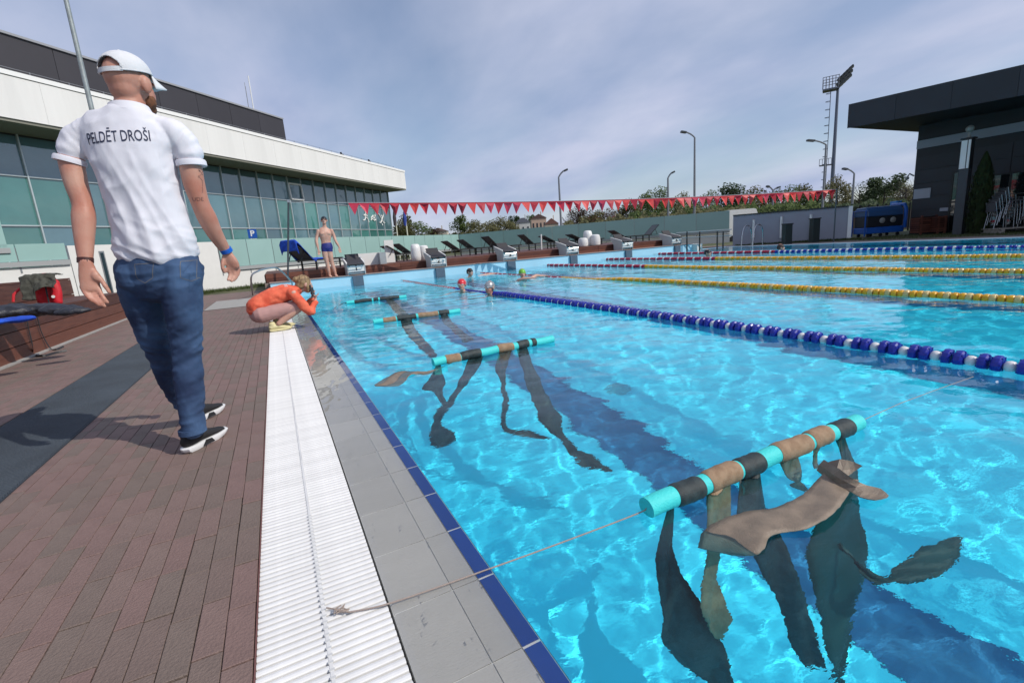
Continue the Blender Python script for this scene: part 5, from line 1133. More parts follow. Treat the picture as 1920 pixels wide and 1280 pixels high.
# ---- grass strips
def grass(name, poly, n, hgt, m, seed, z0=0.0):
    rg = random.Random(seed); (ax_, ay_), (bx_, by_), w = poly; vs = []; fs = []; d = Vector((bx_ - ax_, by_ - ay_, 0)); nn = Vector((-d.y, d.x, 0)).normalized()
    for i in range(n):
        p = Vector((ax_, ay_, z0)) + d * rg.random() + nn * (w * rg.random()); h = hgt * rg.uniform(.3, 1.1) * (.7 + .6 * noise.noise(Vector((p.x * 1.3, p.y * 1.3, 0)))); a = rg.uniform(0, 6.28); s = Vector((math.cos(a), math.sin(a), 0)) * hgt * .06; t_ = Vector((rg.gauss(0, .3), rg.gauss(0, .3), 0)) * h; k = len(vs)
        vs += [tuple(p - s), tuple(p + s), tuple(p + t_ + Vector((0, 0, max(.01, h))))]; fs.append((k, k + 1, k + 2))
    me = bpy.data.meshes.new(name); me.from_pydata(vs, [], fs); return tag(link(name, me, m), kind='stuff')
M_gr = leafmat('grass_green', (0.035, 0.065, 0.012), (0.09, 0.11, 0.03), 2)
u = Vector((math.sin(R(A1)), math.cos(R(A1)))); w0 = Vector(W1)
sheet('verge', [(-2.70, 17.52, -.02), (-.17, 17.52, -.02), (4.0, 20.4, -.02), (8, 29, -.02), (-3.2, 19.1, -.02), (-9, 13.5, -.02), (-9, 12, -.02), (-2.70, 12, -.02)], two_tone('verge_ground', (0.05, 0.06, 0.02), (0.12, 0.11, 0.05), 2, 0.95, bump=.5, bscale=10), kind='structure')
a_ = w0 - u * 9; c_ = w0 + u * 6; nn = Vector((-u.y, u.x))
grass('grass', ((a_.x - nn.x * .0 + u.y * .9 * 0, a_.y), (c_.x, c_.y), -1.6), 9000, .16, M_gr, 1)
grass('grass', ((-2.9, 11.7), (-2.9, 16.5), 1.2), 5000, .22, M_gr, 4)
grass('grass', ((19.3, 15.4), (21.5, 11.3), -.5), 4000, .13, M_gr, 2)
sheet('lawn', [(19.91, -14, -.008), (24.0, -14, -.008), (24.0, 14, -.008), (19.91, 16, -.008)], two_tone('lawn_ground', (0.06, 0.06, 0.025), (0.12, 0.10, 0.055), 2, 0.95, bump=.4, bscale=12), kind='structure')
grass('grass', ((20.0, 11.0), (20.0, 2.0), 3.6), 9000, .09, M_gr, 3)

# ================================================================== STACKED CHAIRS, PALLET, FENCE, HOUSES
M_chr = mat('chair_silver', (0.33, 0.34, 0.36), 0.3, metal=0.9)
def chair_frame():
    b = MB()
    for s_ in (-.24, .24): b.tube([(.25, s_, 0), (.23, s_, .42), (-.22, s_, .44), (-.30, s_, .86)], .013, 5); b.tube([(-.28, s_, 0), (-.22, s_, .44)], .013, 5); b.tube([(.23, s_, .42), (.20, s_, .64), (-.24, s_, .64)], .011, 5)
    b.tube([(-.30, -.24, .86), (-.30, .24, .86)], .012, 5); return b.mesh('frame', M_chr)
def chair_seat():
    b = MB(); b.box((-.22, -.22, .43), (.22, .22, .445)); b.box((-.30, -.22, .55), (-.27, .22, .84)); return b.mesh('seat_and_back', mat('chair_slats_dark', (0.05, 0.05, 0.055), 0.5))
cf, cs_ = chair_frame(), chair_seat()
pb = ax(1932, 436, 22.7); e = empty('pallet', (pb.x, pb.y, 0), R(-40), 'pale timber pallet under the stacked chairs', 'pallet')
M_pal = mat('pallet_timber', (0.27, 0.24, 0.20), 0.85, var=0.15, stretch=(1, 8, 1))
for i in range(6): b = MB(); b.box((-1.2, -.55 + i * .2, .13), (1.2, -.43 + i * .2, .155)); b.build('deck_board', M_pal, e)
for i in range(3): b = MB(); b.box((-1.15 + i * 1.1, -.55, .0), (-1.05 + i * 1.1, .57, .128)); b.build('bearer', M_pal, e)
wh = ['left', 'middle', 'right', 'far right']
Rz = Matrix.Rotation(R(-40), 4, 'Z')
for s_ in range(4):
    for k in range(5 if s_ != 1 else 4):
        o0 = Vector(((-.92 + s_ * .6), -.05 + .02 * s_, 0)); q = Rz @ (o0 + Vector((.07 * k, 0, 0)))
        e = empty('chair', (pb.x + q.x, pb.y + q.y, .157 + k * .11), R(-40 + rr.uniform(-4, 4) + 180 * (s_ % 2)), 'silver framed chair, %s one up in the %s stack on the pallet' % (['lowest', 'second', 'third', 'fourth', 'topmost'][k], wh[s_]), 'chair', 'stacked silver chairs by the dark building')
        link('frame', cf, None, e); link('seat_and_back', cs_, None, e)
# mesh fence between the grey wall and the dark building
p0 = ad(1592, 440, 22.5); p1 = ad(1702, 435, 24.5); d = p1 - p0; d.z = 0; e = empty('mesh_fence', (p0.x, p0.y, 0), 0, 'dark metal mesh fence between the grey wall and the dark building', 'fence')
zf = ad(1592, 386, 22.5).z
n_ = 7
for i in range(n_ + 1): b = MB(); q = d * (i / n_); b.box((q.x - .03, q.y - .03, 0), (q.x + .03, q.y + .03, zf)); b.build('post', MATS['black_metal'], e)
b = MB()
for i in range(90): q = d * (i / 90); b.box((q.x - .004, q.y - .004, .05), (q.x + .004, q.y + .004, zf - .05))
for j in range(10): b.bar((0, 0, .1 + j * (zf - .2) / 9), (d.x, d.y, .1 + j * (zf - .2) / 9), .01, .01)
b.build('wire_panel', MATS['black_metal'], e, kind='stuff')
b = MB(); b.box((0, 0, 0), (1, .3, 1)); 
hb = ad(1650, 440, 26); 
wall_b = MB(); q0 = ad(1590, 440, 27); q1 = ad(1712, 438, 29); wall_b.bar((q0.x, q0.y, .55), (q1.x, q1.y, .55), .2, 1.1); wall_b.build('dark_timber_screen', MATS['deck_shadow'], label='low dark screen behind the mesh fence and blue cart', cat='screen')
# houses far behind
M_win = mat('far_window', (0.03, 0.035, 0.045), 0.2)
def house(pxl, pxr, pye, pyr, pyb, D, wallc, roofc, lab, hip=False, nwin=3, chim=True, nm=''):
    a = ad(pxl, pye, D); c = ad(pxr, pye, D); w = (c - a).xy.length; ze = (a.z + c.z) / 2; zr = ad((pxl + pxr) / 2, pyr, D).z; m_ = (a + c) / 2; dd = (c - a); dd.z = 0; an = math.atan2(dd.y, dd.x)
    e = empty('house', (m_.x, m_.y, 0), an, lab, 'house', 'houses beyond the pool grounds'); dp = w * .8; mw = mat('wall_' + nm, wallc, 0.85, var=.05); mr = mat('roof_' + nm, roofc, 0.8, var=.1)
    b = MB(); b.box((-w / 2, 0, -.4), (w / 2, dp, ze)); b.build('wall', mw, e)
    o = .05 * w
    if hip: b = MB(); b.add([(-w / 2 - o, -o, ze), (w / 2 + o, -o, ze), (w / 2 + o, dp + o, ze), (-w / 2 - o, dp + o, ze), (-w * .12, dp / 2, zr), (w * .12, dp / 2, zr)], [(0, 3, 2, 1), (0, 1, 5, 4), (1, 2, 5), (2, 3, 4, 5), (3, 0, 4)])
    else: b = MB(); b.add([(-w / 2 - o, -o, ze), (w / 2 + o, -o, ze), (w / 2 + o, dp + o, ze), (-w / 2 - o, dp + o, ze), (0, -o, zr), (0, dp + o, zr)], [(0, 3, 2, 1), (0, 1, 4), (1, 2, 5, 4), (2, 3, 5), (3, 0, 4, 5)])
    rf = b.build('roof', mr, e)
    if chim: b = MB(); b.box((w * .15, dp * .4, ze), (w * .21, dp * .48, zr + .6)); b.build('chimney', mw, rf)
    for fz_ in ((.28, .62) if ze > 4 else (.5,)):
        for i in range(nwin):
            x = -w / 2 + w * (i + .5) / nwin; b = MB(); b.box((x - w * .05, -.06, ze * fz_), (x + w * .05, .02, ze * fz_ + ze * .2)); b.build('window', M_win, e)
house(967, 994, 417, 408, 432, 95, (0.55, 0.55, 0.53), (0.05, 0.055, 0.07), 'white house with dark hipped roof above starting block number 3', True, 3, nm='w')
house(996, 1024, 409, 401, 428, 130, (0.50, 0.36, 0.28), (0.10, 0.06, 0.055), 'beige pink house with brown roof behind the cream gabled one', False, 4, nm='b')
house(1022, 1047, 420, 409, 430, 100, (0.55, 0.47, 0.36), (0.16, 0.075, 0.06), 'cream gabled house with reddish roof', False, 2, nm='c')
house(1094, 1130, 412, 403, 428, 105, (0.28, 0.15, 0.11), (0.13, 0.04, 0.03), 'brick house half hidden by brown trees', False, 3, nm='d')
house(1140, 1163, 414, 404, 428, 110, (0.45, 0.42, 0.36), (0.14, 0.06, 0.05), 'small pale house right of the brick house', False, 2, nm='e')
house(806, 838, 434, 427, 440, 140, (0.5, 0.46, 0.38), (0.18, 0.13, 0.12), 'distant pale house left of the pointed green tree', False, 3, nm='f')
# white van behind the grey wall
vp = ad(1390, 404, 30); e = empty('parked_van', (vp.x, vp.y, -.3), R(-30), 'white parked van showing only its roof over the grey wall', 'van')
vt = ad(1390, 393, 30).z + .3
b = MB(); b.prism([(-2.4, .35), (2.3, .35), (2.4, .9), (2.0, 1.1), (1.3, vt - .05), (1.0, vt), (-2.3, vt), (-2.4, vt - .3)], -.45, .45, 'y'); b.v = [(x * .45, y * 1.6, z) for x, y, z in b.v]; b.build('body', MATS['bright_white_trim'], e)
b = MB(); b.box((-.6, -.735, vt - .75), (.55, -.722, vt - .35)); b.build('side_window', M_win, e)
for s_ in (-.7, .7):
    for t_ in (-.68, .68): b = MB(); b.lathe([(.32, -.1), (.32, .1)], 14, Matrix.Translation((s_, t_, .33)) @ Matrix.Rotation(R(90), 4, 'X')); b.build('wheel', MATS['black_metal'], e)
# ================================================================== PEOPLE
def skinmat(nm, c, c2):
    m = two_tone(nm, c, c2, 9, 0.5, (0.3, 0.7), bump=0.12, bscale=120); bs = m.node_tree.nodes['Principled BSDF']
    bs.inputs['Subsurface Weight'].default_value = 0.12; bs.inputs['Subsurface Radius'].default_value = (0.02, 0.008, 0.004); bs.inputs['Subsurface Scale'].default_value = 0.4; return m
M_skin = skinmat('skin_ruddy', (0.44, 0.17, 0.115), (0.52, 0.29, 0.215)); M_skin2 = skinmat('skin_light', (0.50, 0.27, 0.20), (0.58, 0.34, 0.26))
def fold(scale, amp, seed=0): 
    s = Vector(scale)
    return lambda p, n: amp * (noise.noise(Vector((p.x * s.x, p.y * s.y, p.z * s.z + seed))))
def wrap(me, M, d, bvh, off=0.002, cut=0.01):
    """lay a flat mesh onto a body surface along direction d"""
    bm = bmesh.new(); bm.from_mesh(me); bm.transform(M); bmesh.ops.triangulate(bm, faces=bm.faces)
    for _ in range(5):
        es = [e for e in bm.edges if e.calc_length() > cut]
        if not es: break
        bmesh.ops.subdivide_edges(bm, edges=es, cuts=1); bmesh.ops.triangulate(bm, faces=bm.faces)
    for v in bm.verts:
        h = bvh.ray_cast(v.co - d * 0.4, d, 1.5)
        if h[0] is not None: v.co = h[0] - d * off
    bm.to_mesh(me); bm.free(); return me
def bvh_of(me): return BVHTree.FromPolygons([v.co for v in me.vertices], [p.vertices for p in me.polygons])
def local(me, o): me.transform(Matrix.Translation(-Vector(o))); return me
def head(mb, c, azd, s=1.0, pitch=0.0, neck=None, ears=True, nose=True):
    """head of height ~0.235*s centred at c, facing azimuth azd"""
    Mr = Matrix.Rotation(R(-azd), 4, 'Z') @ Matrix.Rotation(R(pitch), 4, 'X'); c = Vector(c)
    def P(x, y, z): return c + (Mr @ Vector((x * s, y * s, z * s)))
    Ms = Mr.to_3x3()
    ball(mb, P(0, -.012, .028), (.075 * s, .094 * s, .092 * s), Ms, 20, 14)
    ball(mb, P(0, .028, -.03), (.062 * s, .066 * s, .075 * s), Ms, 16, 12)
    ball(mb, P(0, .048, -.078), (.042 * s, .042 * s, .036 * s), Ms)
    ball(mb, P(0, -.045, -.02), (.056 * s, .05 * s, .06 * s), Ms)
    if nose: limb(mb, [(P(0, .088, .012), .009 * s, .008 * s), (P(0, .102, -.012), .011 * s, .012 * s), (P(0, .100, -.028), .016 * s, .010 * s)], Ms @ Vector((1, 0, 0)), 10, 3)
    for q in (-.03, .03): ball(mb, P(q, .078, .018), (.022 * s, .014 * s, .009 * s), Ms, 10, 6)
    ball(mb, P(0, .083, -.052), (.022 * s, .013 * s, .010 * s), Ms, 10, 6)
    if ears:
        for q in (-1, 1): ball(mb, P(q * .079, -.008, -.005), (.013 * s, .023 * s, .036 * s), Ms @ Matrix.Rotation(R(q * -18), 3, 'Z'), 12, 8)
    return Mr, P
def facebits(root, P, Ms, s, eye=True, loc=(0, 0, 0)):
    M_e = mat('eye_white', (0.7, 0.68, 0.66), 0.2); M_ir = mat('iris_dark', (0.03, 0.02, 0.015), 0.2); M_l = mat('lips', (0.36, 0.12, 0.10), 0.5)
    if eye:
        for q in (-.03, .03):
            b = MB(); ball(b, P(q, .082, .006) - Vector(loc), .0105 * s, None, 10, 8); b.build('eye', M_e, root, True)
            b = MB(); ball(b, P(q, .0895, .006) - Vector(loc), .0055 * s, None, 8, 6); b.build('pupil', M_ir, root, True)
    b = MB(); ball(b, P(0, .0905, -.052) - Vector(loc), (.021 * s, .007 * s, .006 * s), Ms, 10, 6); b.build('mouth', M_l, root, True)
def hand_fingers(mb, rows, r=0.0085):
    for f in rows:
        n_ = len(f); limb(mb, [(p_, r * (1.08 - .28 * i / (n_ - 1)), r * (1.0 - .25 * i / (n_ - 1))) for i, p_ in enumerate(f)], (1, 0.3, 0.1), 10, 4)
        for p_ in f[1:-1]: ball(mb, p_, r * 1.06, None, 8, 6)

# ---------------------------------------------------------------- the man in the white polo shirt, walking away
W = ay
YB = 2.72
org = Vector((-0.50, 2.80, 0.0))
man = empty('person', org, 0, 'man in white polo shirt, white cap and blue jeans walking away along the grating', 'person')
FA = 12.0; fwd = Vector((math.sin(R(FA)), math.cos(R(FA)), 0)); rt = Vector((fwd.y, -fwd.x, 0))
b = MB()
hc = W(246, 161, 2.74)
HMr, HP = head(b, hc, 32, 1.0, 2)
limb(b, [(W(247, 164, 2.74), .052, .056), (W(245, 188, 2.73), .054, .058), (W(244, 205, 2.725), .066, .062), (W(244, 222, 2.725), .12, .07)], rt, 18)
limb(b, [(W(244, 222, YB), .10, .06), (W(243, 248, YB), .15, .075), (W(250, 290, YB), .14, .09), (W(265, 350, YB), .13, .095), (W(285, 430, YB), .135, .10), (W(298, 490, 2.73), .14, .105)], rt, 20)
# left arm (palm towards the camera)
LA = [(W(150, 262, 2.765), 0.0392, 0.0392), (W(141, 276, 2.768), 0.0436, 0.0447), (W(134, 300, 2.765), 0.0452, 0.0469), (W(143, 345, 2.755), 0.0414, 0.0436), (W(155, 382, 2.745), 0.0382, 0.0371), (W(157, 408, 2.735), 0.0436, 0.0392), (W(158, 445, 2.72), 0.0371, 0.0338), (W(160, 488, 2.70), 0.0278, 0.0229)]
limb(b, LA, rt, 18)
RA = [(W(338, 266, 2.685), 0.0392, 0.0392), (W(349, 280, 2.677), 0.0436, 0.0447), (W(355, 300, 2.675), 0.0458, 0.0480), (W(364, 345, 2.68), 0.0436, 0.0458), (W(376, 382, 2.69), 0.0382, 0.0382), (W(388, 408, 2.71), 0.0414, 0.0392), (W(403, 438, 2.74), 0.0349, 0.0327), (W(422, 468, 2.78), 0.0251, 0.0218)]
limb(b, RA, rt, 18)
# left hand
def HL(px, py, dy=0): return W(px, py, 2.69 + dy)
limb(b, [(HL(160, 488), .024, .018), (HL(163, 503), .030, .017), (HL(167, 522), .036, .017), (HL(170, 543, -.005), .035, .014)], Vector((1, .1, .25)), 14)
ball(b, HL(180, 518, -.012), (.016, .014, .024)); 
hand_fingers(b, [[HL(176, 508, -.005), HL(189, 524, -.015), HL(198, 537, -.02), HL(206, 549, -.02)]], .0105)
hand_fingers(b, [
 [HL(184, 536), HL(189, 549, -.012), HL(196, 560, -.02), HL(203, 568, -.02)],
 [HL(174, 544), HL(181, 557, -.012), HL(189, 567, -.02), HL(197, 575, -.02)],
 [HL(163, 543), HL(170, 556, -.014), HL(179, 566, -.022), HL(187, 573, -.022)],
 [HL(153, 537), HL(159, 549, -.012), HL(166, 558, -.02), HL(173, 565, -.02)]], .0088)
# right hand, back of the hand seen, fingers curled
def HR(px, py, dy=0): return W(px, py, 2.79 + dy)
limb(b, [(HR(423, 468), .021, .018), (HR(428, 480), .028, .016), (HR(434, 492), .034, .016), (HR(438, 502, .005), .033, .014)], Vector((.9, -.5, .5)), 14)
hand_fingers(b, [[HR(420, 482), HR(417, 495, -.01), HR(418, 504, -.01), HR(421, 511, -.005)]], .0098)
hand_fingers(b, [
 [HR(428, 498), HR(431, 511, .005), HR(430, 519, 0), HR(427, 525, -.01)],
 [HR(435, 501), HR(439, 513, .005), HR(438, 521, 0), HR(434, 528, -.01)],
 [HR(440, 500, .008), HR(445, 512, .012), HR(443, 520, .008), HR(439, 526, 0)],
 [HR(444, 496, .012), HR(448, 507, .02), HR(446, 515, .015), HR(442, 520, .01)]], .0086)
# legs inside the jeans so the body is whole
JR = [(W(338, 500, 2.70), 0.0911, 0.1023), (W(341, 545, 2.695), 0.0856, 0.0930), (W(346, 600, 2.70), 0.0725, 0.0791), (W(352, 650, 2.715), 0.0632, 0.0670), (W(353, 690, 2.705), 0.0614, 0.0651), (W(355, 730, 2.69), 0.0586, 0.0623), (W(359, 770, 2.675), 0.0530, 0.0558), (W(361, 806, 2.665), 0.0521, 0.0558)]
JL = [(W(258, 500, 2.77), 0.0874, 0.1023), (W(264, 545, 2.785), 0.0837, 0.0930), (W(278, 600, 2.83), 0.0725, 0.0791), (W(297, 650, 2.90), 0.0651, 0.0688), (W(312, 690, 2.97), 0.0614, 0.0651), (W(328, 725, 3.06), 0.0577, 0.0614), (W(346, 752, 3.13), 0.0521, 0.0558), (W(356, 764, 3.16), 0.0512, 0.0539)]
limb(b, [(p_, x_ * .7, y_ * .7) for p_, x_, y_ in JR], rt, 14); limb(b, [(p_, x_ * .7, y_ * .7) for p_, x_, y_ in JL], rt, 14)
me = remeshed('body', b, 0.0052, 3); body_bvh = bvh_of(me)
link('body', local(me, org), M_skin, man)
facebits(man, HP, HMr.to_3x3(), 1.0, True, org)
# beard on the cheek
b = MB(); ball(b, HP(0, .046, -.082), (.046, .045, .038), HMr.to_3x3(), 14, 10); ball(b, HP(.04, .03, -.06), (.026, .034, .032), HMr.to_3x3()); ball(b, HP(-.04, .03, -.06), (.026, .034, .032), HMr.to_3x3())
me = remeshed('beard', b, .006, 1, fold((90, 90, 90), .003)); link('beard', local(me, org), mat('beard_ginger', (0.14, 0.055, 0.025), 0.9, var=.3, vscale=60), man)
# cap
M_cap_w = mat('cap_white', (0.74, 0.74, 0.76), 0.7, bump=0.6, bscale=350)
cc_ = HP(0, -.012, .040); CM = Matrix.Translation(cc_ - org) @ HMr @ Matrix.Rotation(R(6), 4, 'X')
def dome(rx, ry, rz, keep, n=48, m=14):
    vs = []; fs = []
    for i in range(m + 1):
        th = math.pi / 2 * i / m; 
        for j in range(n): w_ = 2 * math.pi * j / n; x_ = math.cos(th); vs.append(Vector((rx * x_ * math.cos(w_), ry * x_ * math.sin(w_), rz * math.sin(th) ** .92 if i else 0)))
    for i in range(m):
        for j in range(n):
            a_ = (vs[i * n + j] + vs[(i + 1) * n + (j + 1) % n]) / 2
            if keep(a_): fs.append((i * n + j, i * n + (j + 1) % n, (i + 1) * n + (j + 1) % n, (i + 1) * n + j))
    return vs, fs
def keepc(a_):
    ang = math.degrees(math.atan2(a_.x, -a_.y))      # 0 at the back
    return not (abs(ang) < 34 and a_.z < 0.052 * math.sqrt(max(0, 1 - (ang / 34) ** 2)) + .004)
vs_, fs_ = dome(.0835, .1015, .088, keepc, 144, 40)
b = MB(); b.add([CM @ v for v in vs_], fs_); o = b.build('cap_crown', M_cap_w, man, True); o.modifiers.new('s', 'SOLIDIFY').thickness = -.003
b = MB(); pts = [CM @ Vector((.0845 * math.sin(R(a_)), -.1025 * math.cos(R(a_)), .006)) for a_ in range(-42, 43, 6)]
vs_ = []; 
for p_ in pts: vs_ += [p_ - Vector((0, 0, .009)), p_ + Vector((0, 0, .009))]
b.add(vs_, [(2 * i, 2 * i + 2, 2 * i + 3, 2 * i + 1) for i in range(len(pts) - 1)]); o = b.build('cap_strap', M_cap_w, man); o.modifiers.new('s', 'SOLIDIFY').thickness = .003
b = MB(); b.tube([CM @ Vector((.0855 * math.cos(R(a_)), .1035 * math.sin(R(a_)), .002)) for a_ in range(-52, 233, 6)], .0028, 6); b.build('cap_band', M_cap_w, man, True)
for az_ in (90, 150, 30, 210, -30):
    b = MB(); b.tube([CM @ Vector((.085 * math.cos(R(az_)) * math.cos(R(t_)), .103 * math.sin(R(az_)) * math.cos(R(t_)), .089 * math.sin(R(t_)) ** .92 if t_ else 0)) for t_ in range(0 if az_ in (90, 150, 30) else 30, 91, 6)], .0016, 5); b.build('cap_seam', M_cap_w, man, True)
vs_ = []; nb_ = 15
for k in range(nb_):
    a_ = R(35 + 110 * k / (nb_ - 1)); u_ = math.sin(math.pi * k / (nb_ - 1))
    for q in range(6):
        t_ = q / 5; vs_.append(CM @ Vector((.084 * math.cos(a_) * (1 + .06 * t_), .102 * math.sin(a_) + .088 * t_ * (u_ ** .45), .003 - .034 * t_ - .014 * (1 - u_) * t_ - .012 * abs(math.cos(a_)) * t_)))
b = MB(); b.add(vs_, [(k * 6 + q, (k + 1) * 6 + q, (k + 1) * 6 + q + 1, k * 6 + q + 1) for k in range(nb_ - 1) for q in range(5)]); o = b.build('cap_brim', mat('brim_white', (0.70, 0.70, 0.72), 0.7), man, True); o.modifiers.new('s', 'SOLIDIFY').thickness = .004
b = MB(); ball(b, CM @ Vector((0, 0, .09)), .006, None, 10, 6); b.build('cap_button', M_cap_w, man, True)
# polo shirt
M_polo = mat('polo_white', (0.70, 0.69, 0.745), 0.75, bump=0.25, bscale=600, var=.015, vscale=8)
b = MB()
limb(b, [(W(244, 212, 2.725), .078, .070), (W(244, 219, YB), .125, .078), (W(244, 230, YB), .168, .086), (W(245, 250, YB), .186, .098), (W(248, 280, YB), .176, .110), (W(257, 318, YB), .158, .118), (W(268, 360, YB), .150, .118), (W(281, 410, YB), .153, .120), (W(291, 450, YB), .161, .126), (W(296, 475, 2.73), .166, .130)], rt, 32, 6)
limb(b, [(W(190, 238, 2.75), .048, .060), (W(160, 248, 2.765), .055, .060), (W(141, 270, 2.768), .055, .056), (W(135, 286, 2.765), .054, .055)], rt, 20)
limb(b, [(W(305, 240, 2.70), .048, .060), (W(332, 252, 2.685), .056, .060), (W(350, 278, 2.677), .057, .057), (W(355, 293, 2.675), .057, .058)], rt, 20)
zh = W(296, 480, 2.73).z
def shirt_disp(p, n):
    z = p.z; t_ = max(0, min(1, (1.5 - z) / .4)); q = p - Vector((-.5, 2.72, 0)); s_ = q.dot(rt)
    d = .012 * t_ * noise.noise(Vector((s_ * 14 + z * 2.5, q.dot(fwd) * 5, z * 2.0)))
    d += .013 * t_ * (.25 - abs(noise.noise(Vector((s_ * 17 + z * 5, 3.3, z * 3.0)))))
    d += .008 * (.25 - abs(noise.noise(Vector((s_ * 9 - z * 12, 7.3, z * 7.0 + s_ * 6)))))
    lo = max(0, min(1, (zh + .20 - z) / .18)); d += .018 * lo * (.25 - abs(noise.noise(Vector((s_ * 5, q.dot(fwd) * 5, z * 20 + s_ * 10)))))
    if abs(s_) > .15 and z > 1.25: d += .006 * noise.noise(Vector((s_ * 14 + 4, p.y * 14, z * 24 - abs(s_) * 30)))
    return d + .003 * noise.noise(p * 22)
me = remeshed('polo_shirt', b, 0.0062, 4, shirt_disp); shirt_bvh = bvh_of(me); o = link('polo_shirt', local(me, org), M_polo, man)
b = MB()                                             # collar and sleeve hems
cps = []
for k in range(29):
    a_ = R(-150 + 300 * k / 28); cx = W(244.5, 211, 2.728); cps.append(cx + rt * (.071 * math.sin(a_)) - fwd * (.068 * math.cos(a_)) + Vector((0, 0, .012 + .008 * math.cos(a_))))
vs_ = []
for p_ in cps:
    o_ = (p_ - W(244.5, 211, 2.728)); o_.z = 0; o_.normalize(); vs_ += [p_ - Vector((0, 0, .0)) - org + o_ * -.006 + Vector((0, 0, .010)), p_ - org + o_ * .003 + Vector((0, 0, .011)), p_ - org + o_ * .016 - Vector((0, 0, .024)), p_ - org + o_ * .012 - Vector((0, 0, .026))]
b.add(vs_, [(4 * i + q, 4 * i + 4 + q, 4 * i + 5 + q, 4 * i + 1 + q) for i in range(28) for q in range(3)]); o = b.build('collar', M_polo, man, True); o.modifiers.new('s', 'SOLIDIFY').thickness = .003
for c0, c1, r_ in ((W(132, 296, 2.765), W(130.5, 306, 2.765), .0555), (W(357.5, 301, 2.675), W(360, 312, 2.675), .0585)):
    b = MB(); b.tube([c0 - org, c0 * .7 + c1 * .3 - org, c1 - org], [r_ - .001, r_ + .002, r_ + .002], 28, cap=True); b.build('sleeve_hem', M_polo, man, True)
# lettering across the back
ta, tb = W(145, 257, 2.62), W(283, 254, 2.60); xd = (tb - ta).normalized(); zd = Vector((0, 0, 1)); zd = (zd - xd * zd.dot(xd)).normalized(); yd = xd.cross(zd)
tmx = text_mesh('PELDĒT DROŠI', 1.0, 0.56, 0, 0.006); wd_ = max(v.co.x for v in tmx.vertices) - min(v.co.x for v in tmx.vertices); sc_ = (tb - ta).length / wd_ * .93
M_t = Matrix(((xd.x, zd.x, -yd.x, 0), (xd.y, zd.y, -yd.y, 0), (xd.z, zd.z, -yd.z, 0), (0, 0, 0, 1)))
mid_ = (ta + tb) / 2
wrap(tmx, Matrix.Translation(mid_) @ M_t @ Matrix.Scale(sc_, 4), fwd, shirt_bvh, .0018, .009)
link('back_lettering', local(tmx, org), mat('navy_print', (0.02, 0.025, 0.06), 0.7), man)
# jeans
M_jean = two_tone('blue_denim', (0.009, 0.025, 0.075), (0.060, 0.125, 0.25), 4, 0.8, (0.40, 0.68), bump=0.4, bscale=500)
b = MB()
limb(b, [(W(292, 462, 2.735), .145, .105), (W(298, 485, 2.735), .156, .118), (W(300, 512, 2.735), .158, .124), (W(302, 533, 2.735), .150, .112)], rt, 26)
limb(b, JR, rt, 22, 6); limb(b, JL, rt, 22, 6)
ball(b, W(338, 515, 2.66), (.085, .06, .09)); ball(b, W(262, 515, 2.70), (.085, .06, .09))
def jean_disp(p, n):
    z = p.z; kn = math.exp(-((z - .50) / .13) ** 2); an = max(0, min(1, (.32 - z) / .2)); hp = math.exp(-((z - .84) / .10) ** 2); m_ = .30 * (1 - an)
    d = (.014 * kn + .017 * an + .010 * hp + .003) * (.28 - abs(noise.noise(Vector((p.x * 6, p.y * 6, z * 24 + math.sin(p.x * 9) * 1.2)))))
    return d + .006 * noise.noise(Vector((p.x * 14, p.y * 14, z * 6))) + .002 * noise.noise(p * 50)
me = remeshed('jeans', b, 0.0062, 3, jean_disp); jean_bvh = bvh_of(me); link('jeans', local(me, org), M_jean, man)
M_st = mat('denim_stitch', (0.16, 0.15, 0.14), 0.8); M_pk = mat('denim_pocket', (0.012, 0.03, 0.08), 0.85, bump=.3, bscale=500)
for pts_, nm_ in (([(328, 490), (369, 487), (368, 520), (349, 528), (331, 521)], 'back_pocket'), ([(236, 496), (277, 493), (274, 522), (258, 532), (241, 524)], 'back_pocket')):
    P3 = [W(u_, v_, 2.56) for u_, v_ in pts_]
    me = bpy.data.meshes.new(nm_); bb = MB()
    for i in range(len(P3)):
        p_, q_ = P3[i], P3[(i + 1) % len(P3)]; dn_ = Vector((0, 0, -.0022)) if abs((q_ - p_).z) < abs((q_ - p_).x) else Vector((.0022, 0, 0)); bb.add([p_, q_, q_ + dn_, p_ + dn_], [(0, 1, 2, 3)])
    me.from_pydata(bb.v, [], bb.f); wrap(me, Matrix.Identity(4), fwd, jean_bvh, .0015, .012); link(nm_, local(me, org), M_st, man)
for (c_, r_) in ((JR[-1][0], (.0585, .0625)), (JL[-1][0], (.0575, .0605))):
    b = MB(); limb(b, [(c_ + Vector((0, 0, .012)) - org, r_[0], r_[1]), (c_ - Vector((0, 0, .012)) - org, r_[0] + .001, r_[1])], rt, 22, 3, False); b.build('trouser_cuff', M_jean, man, True)
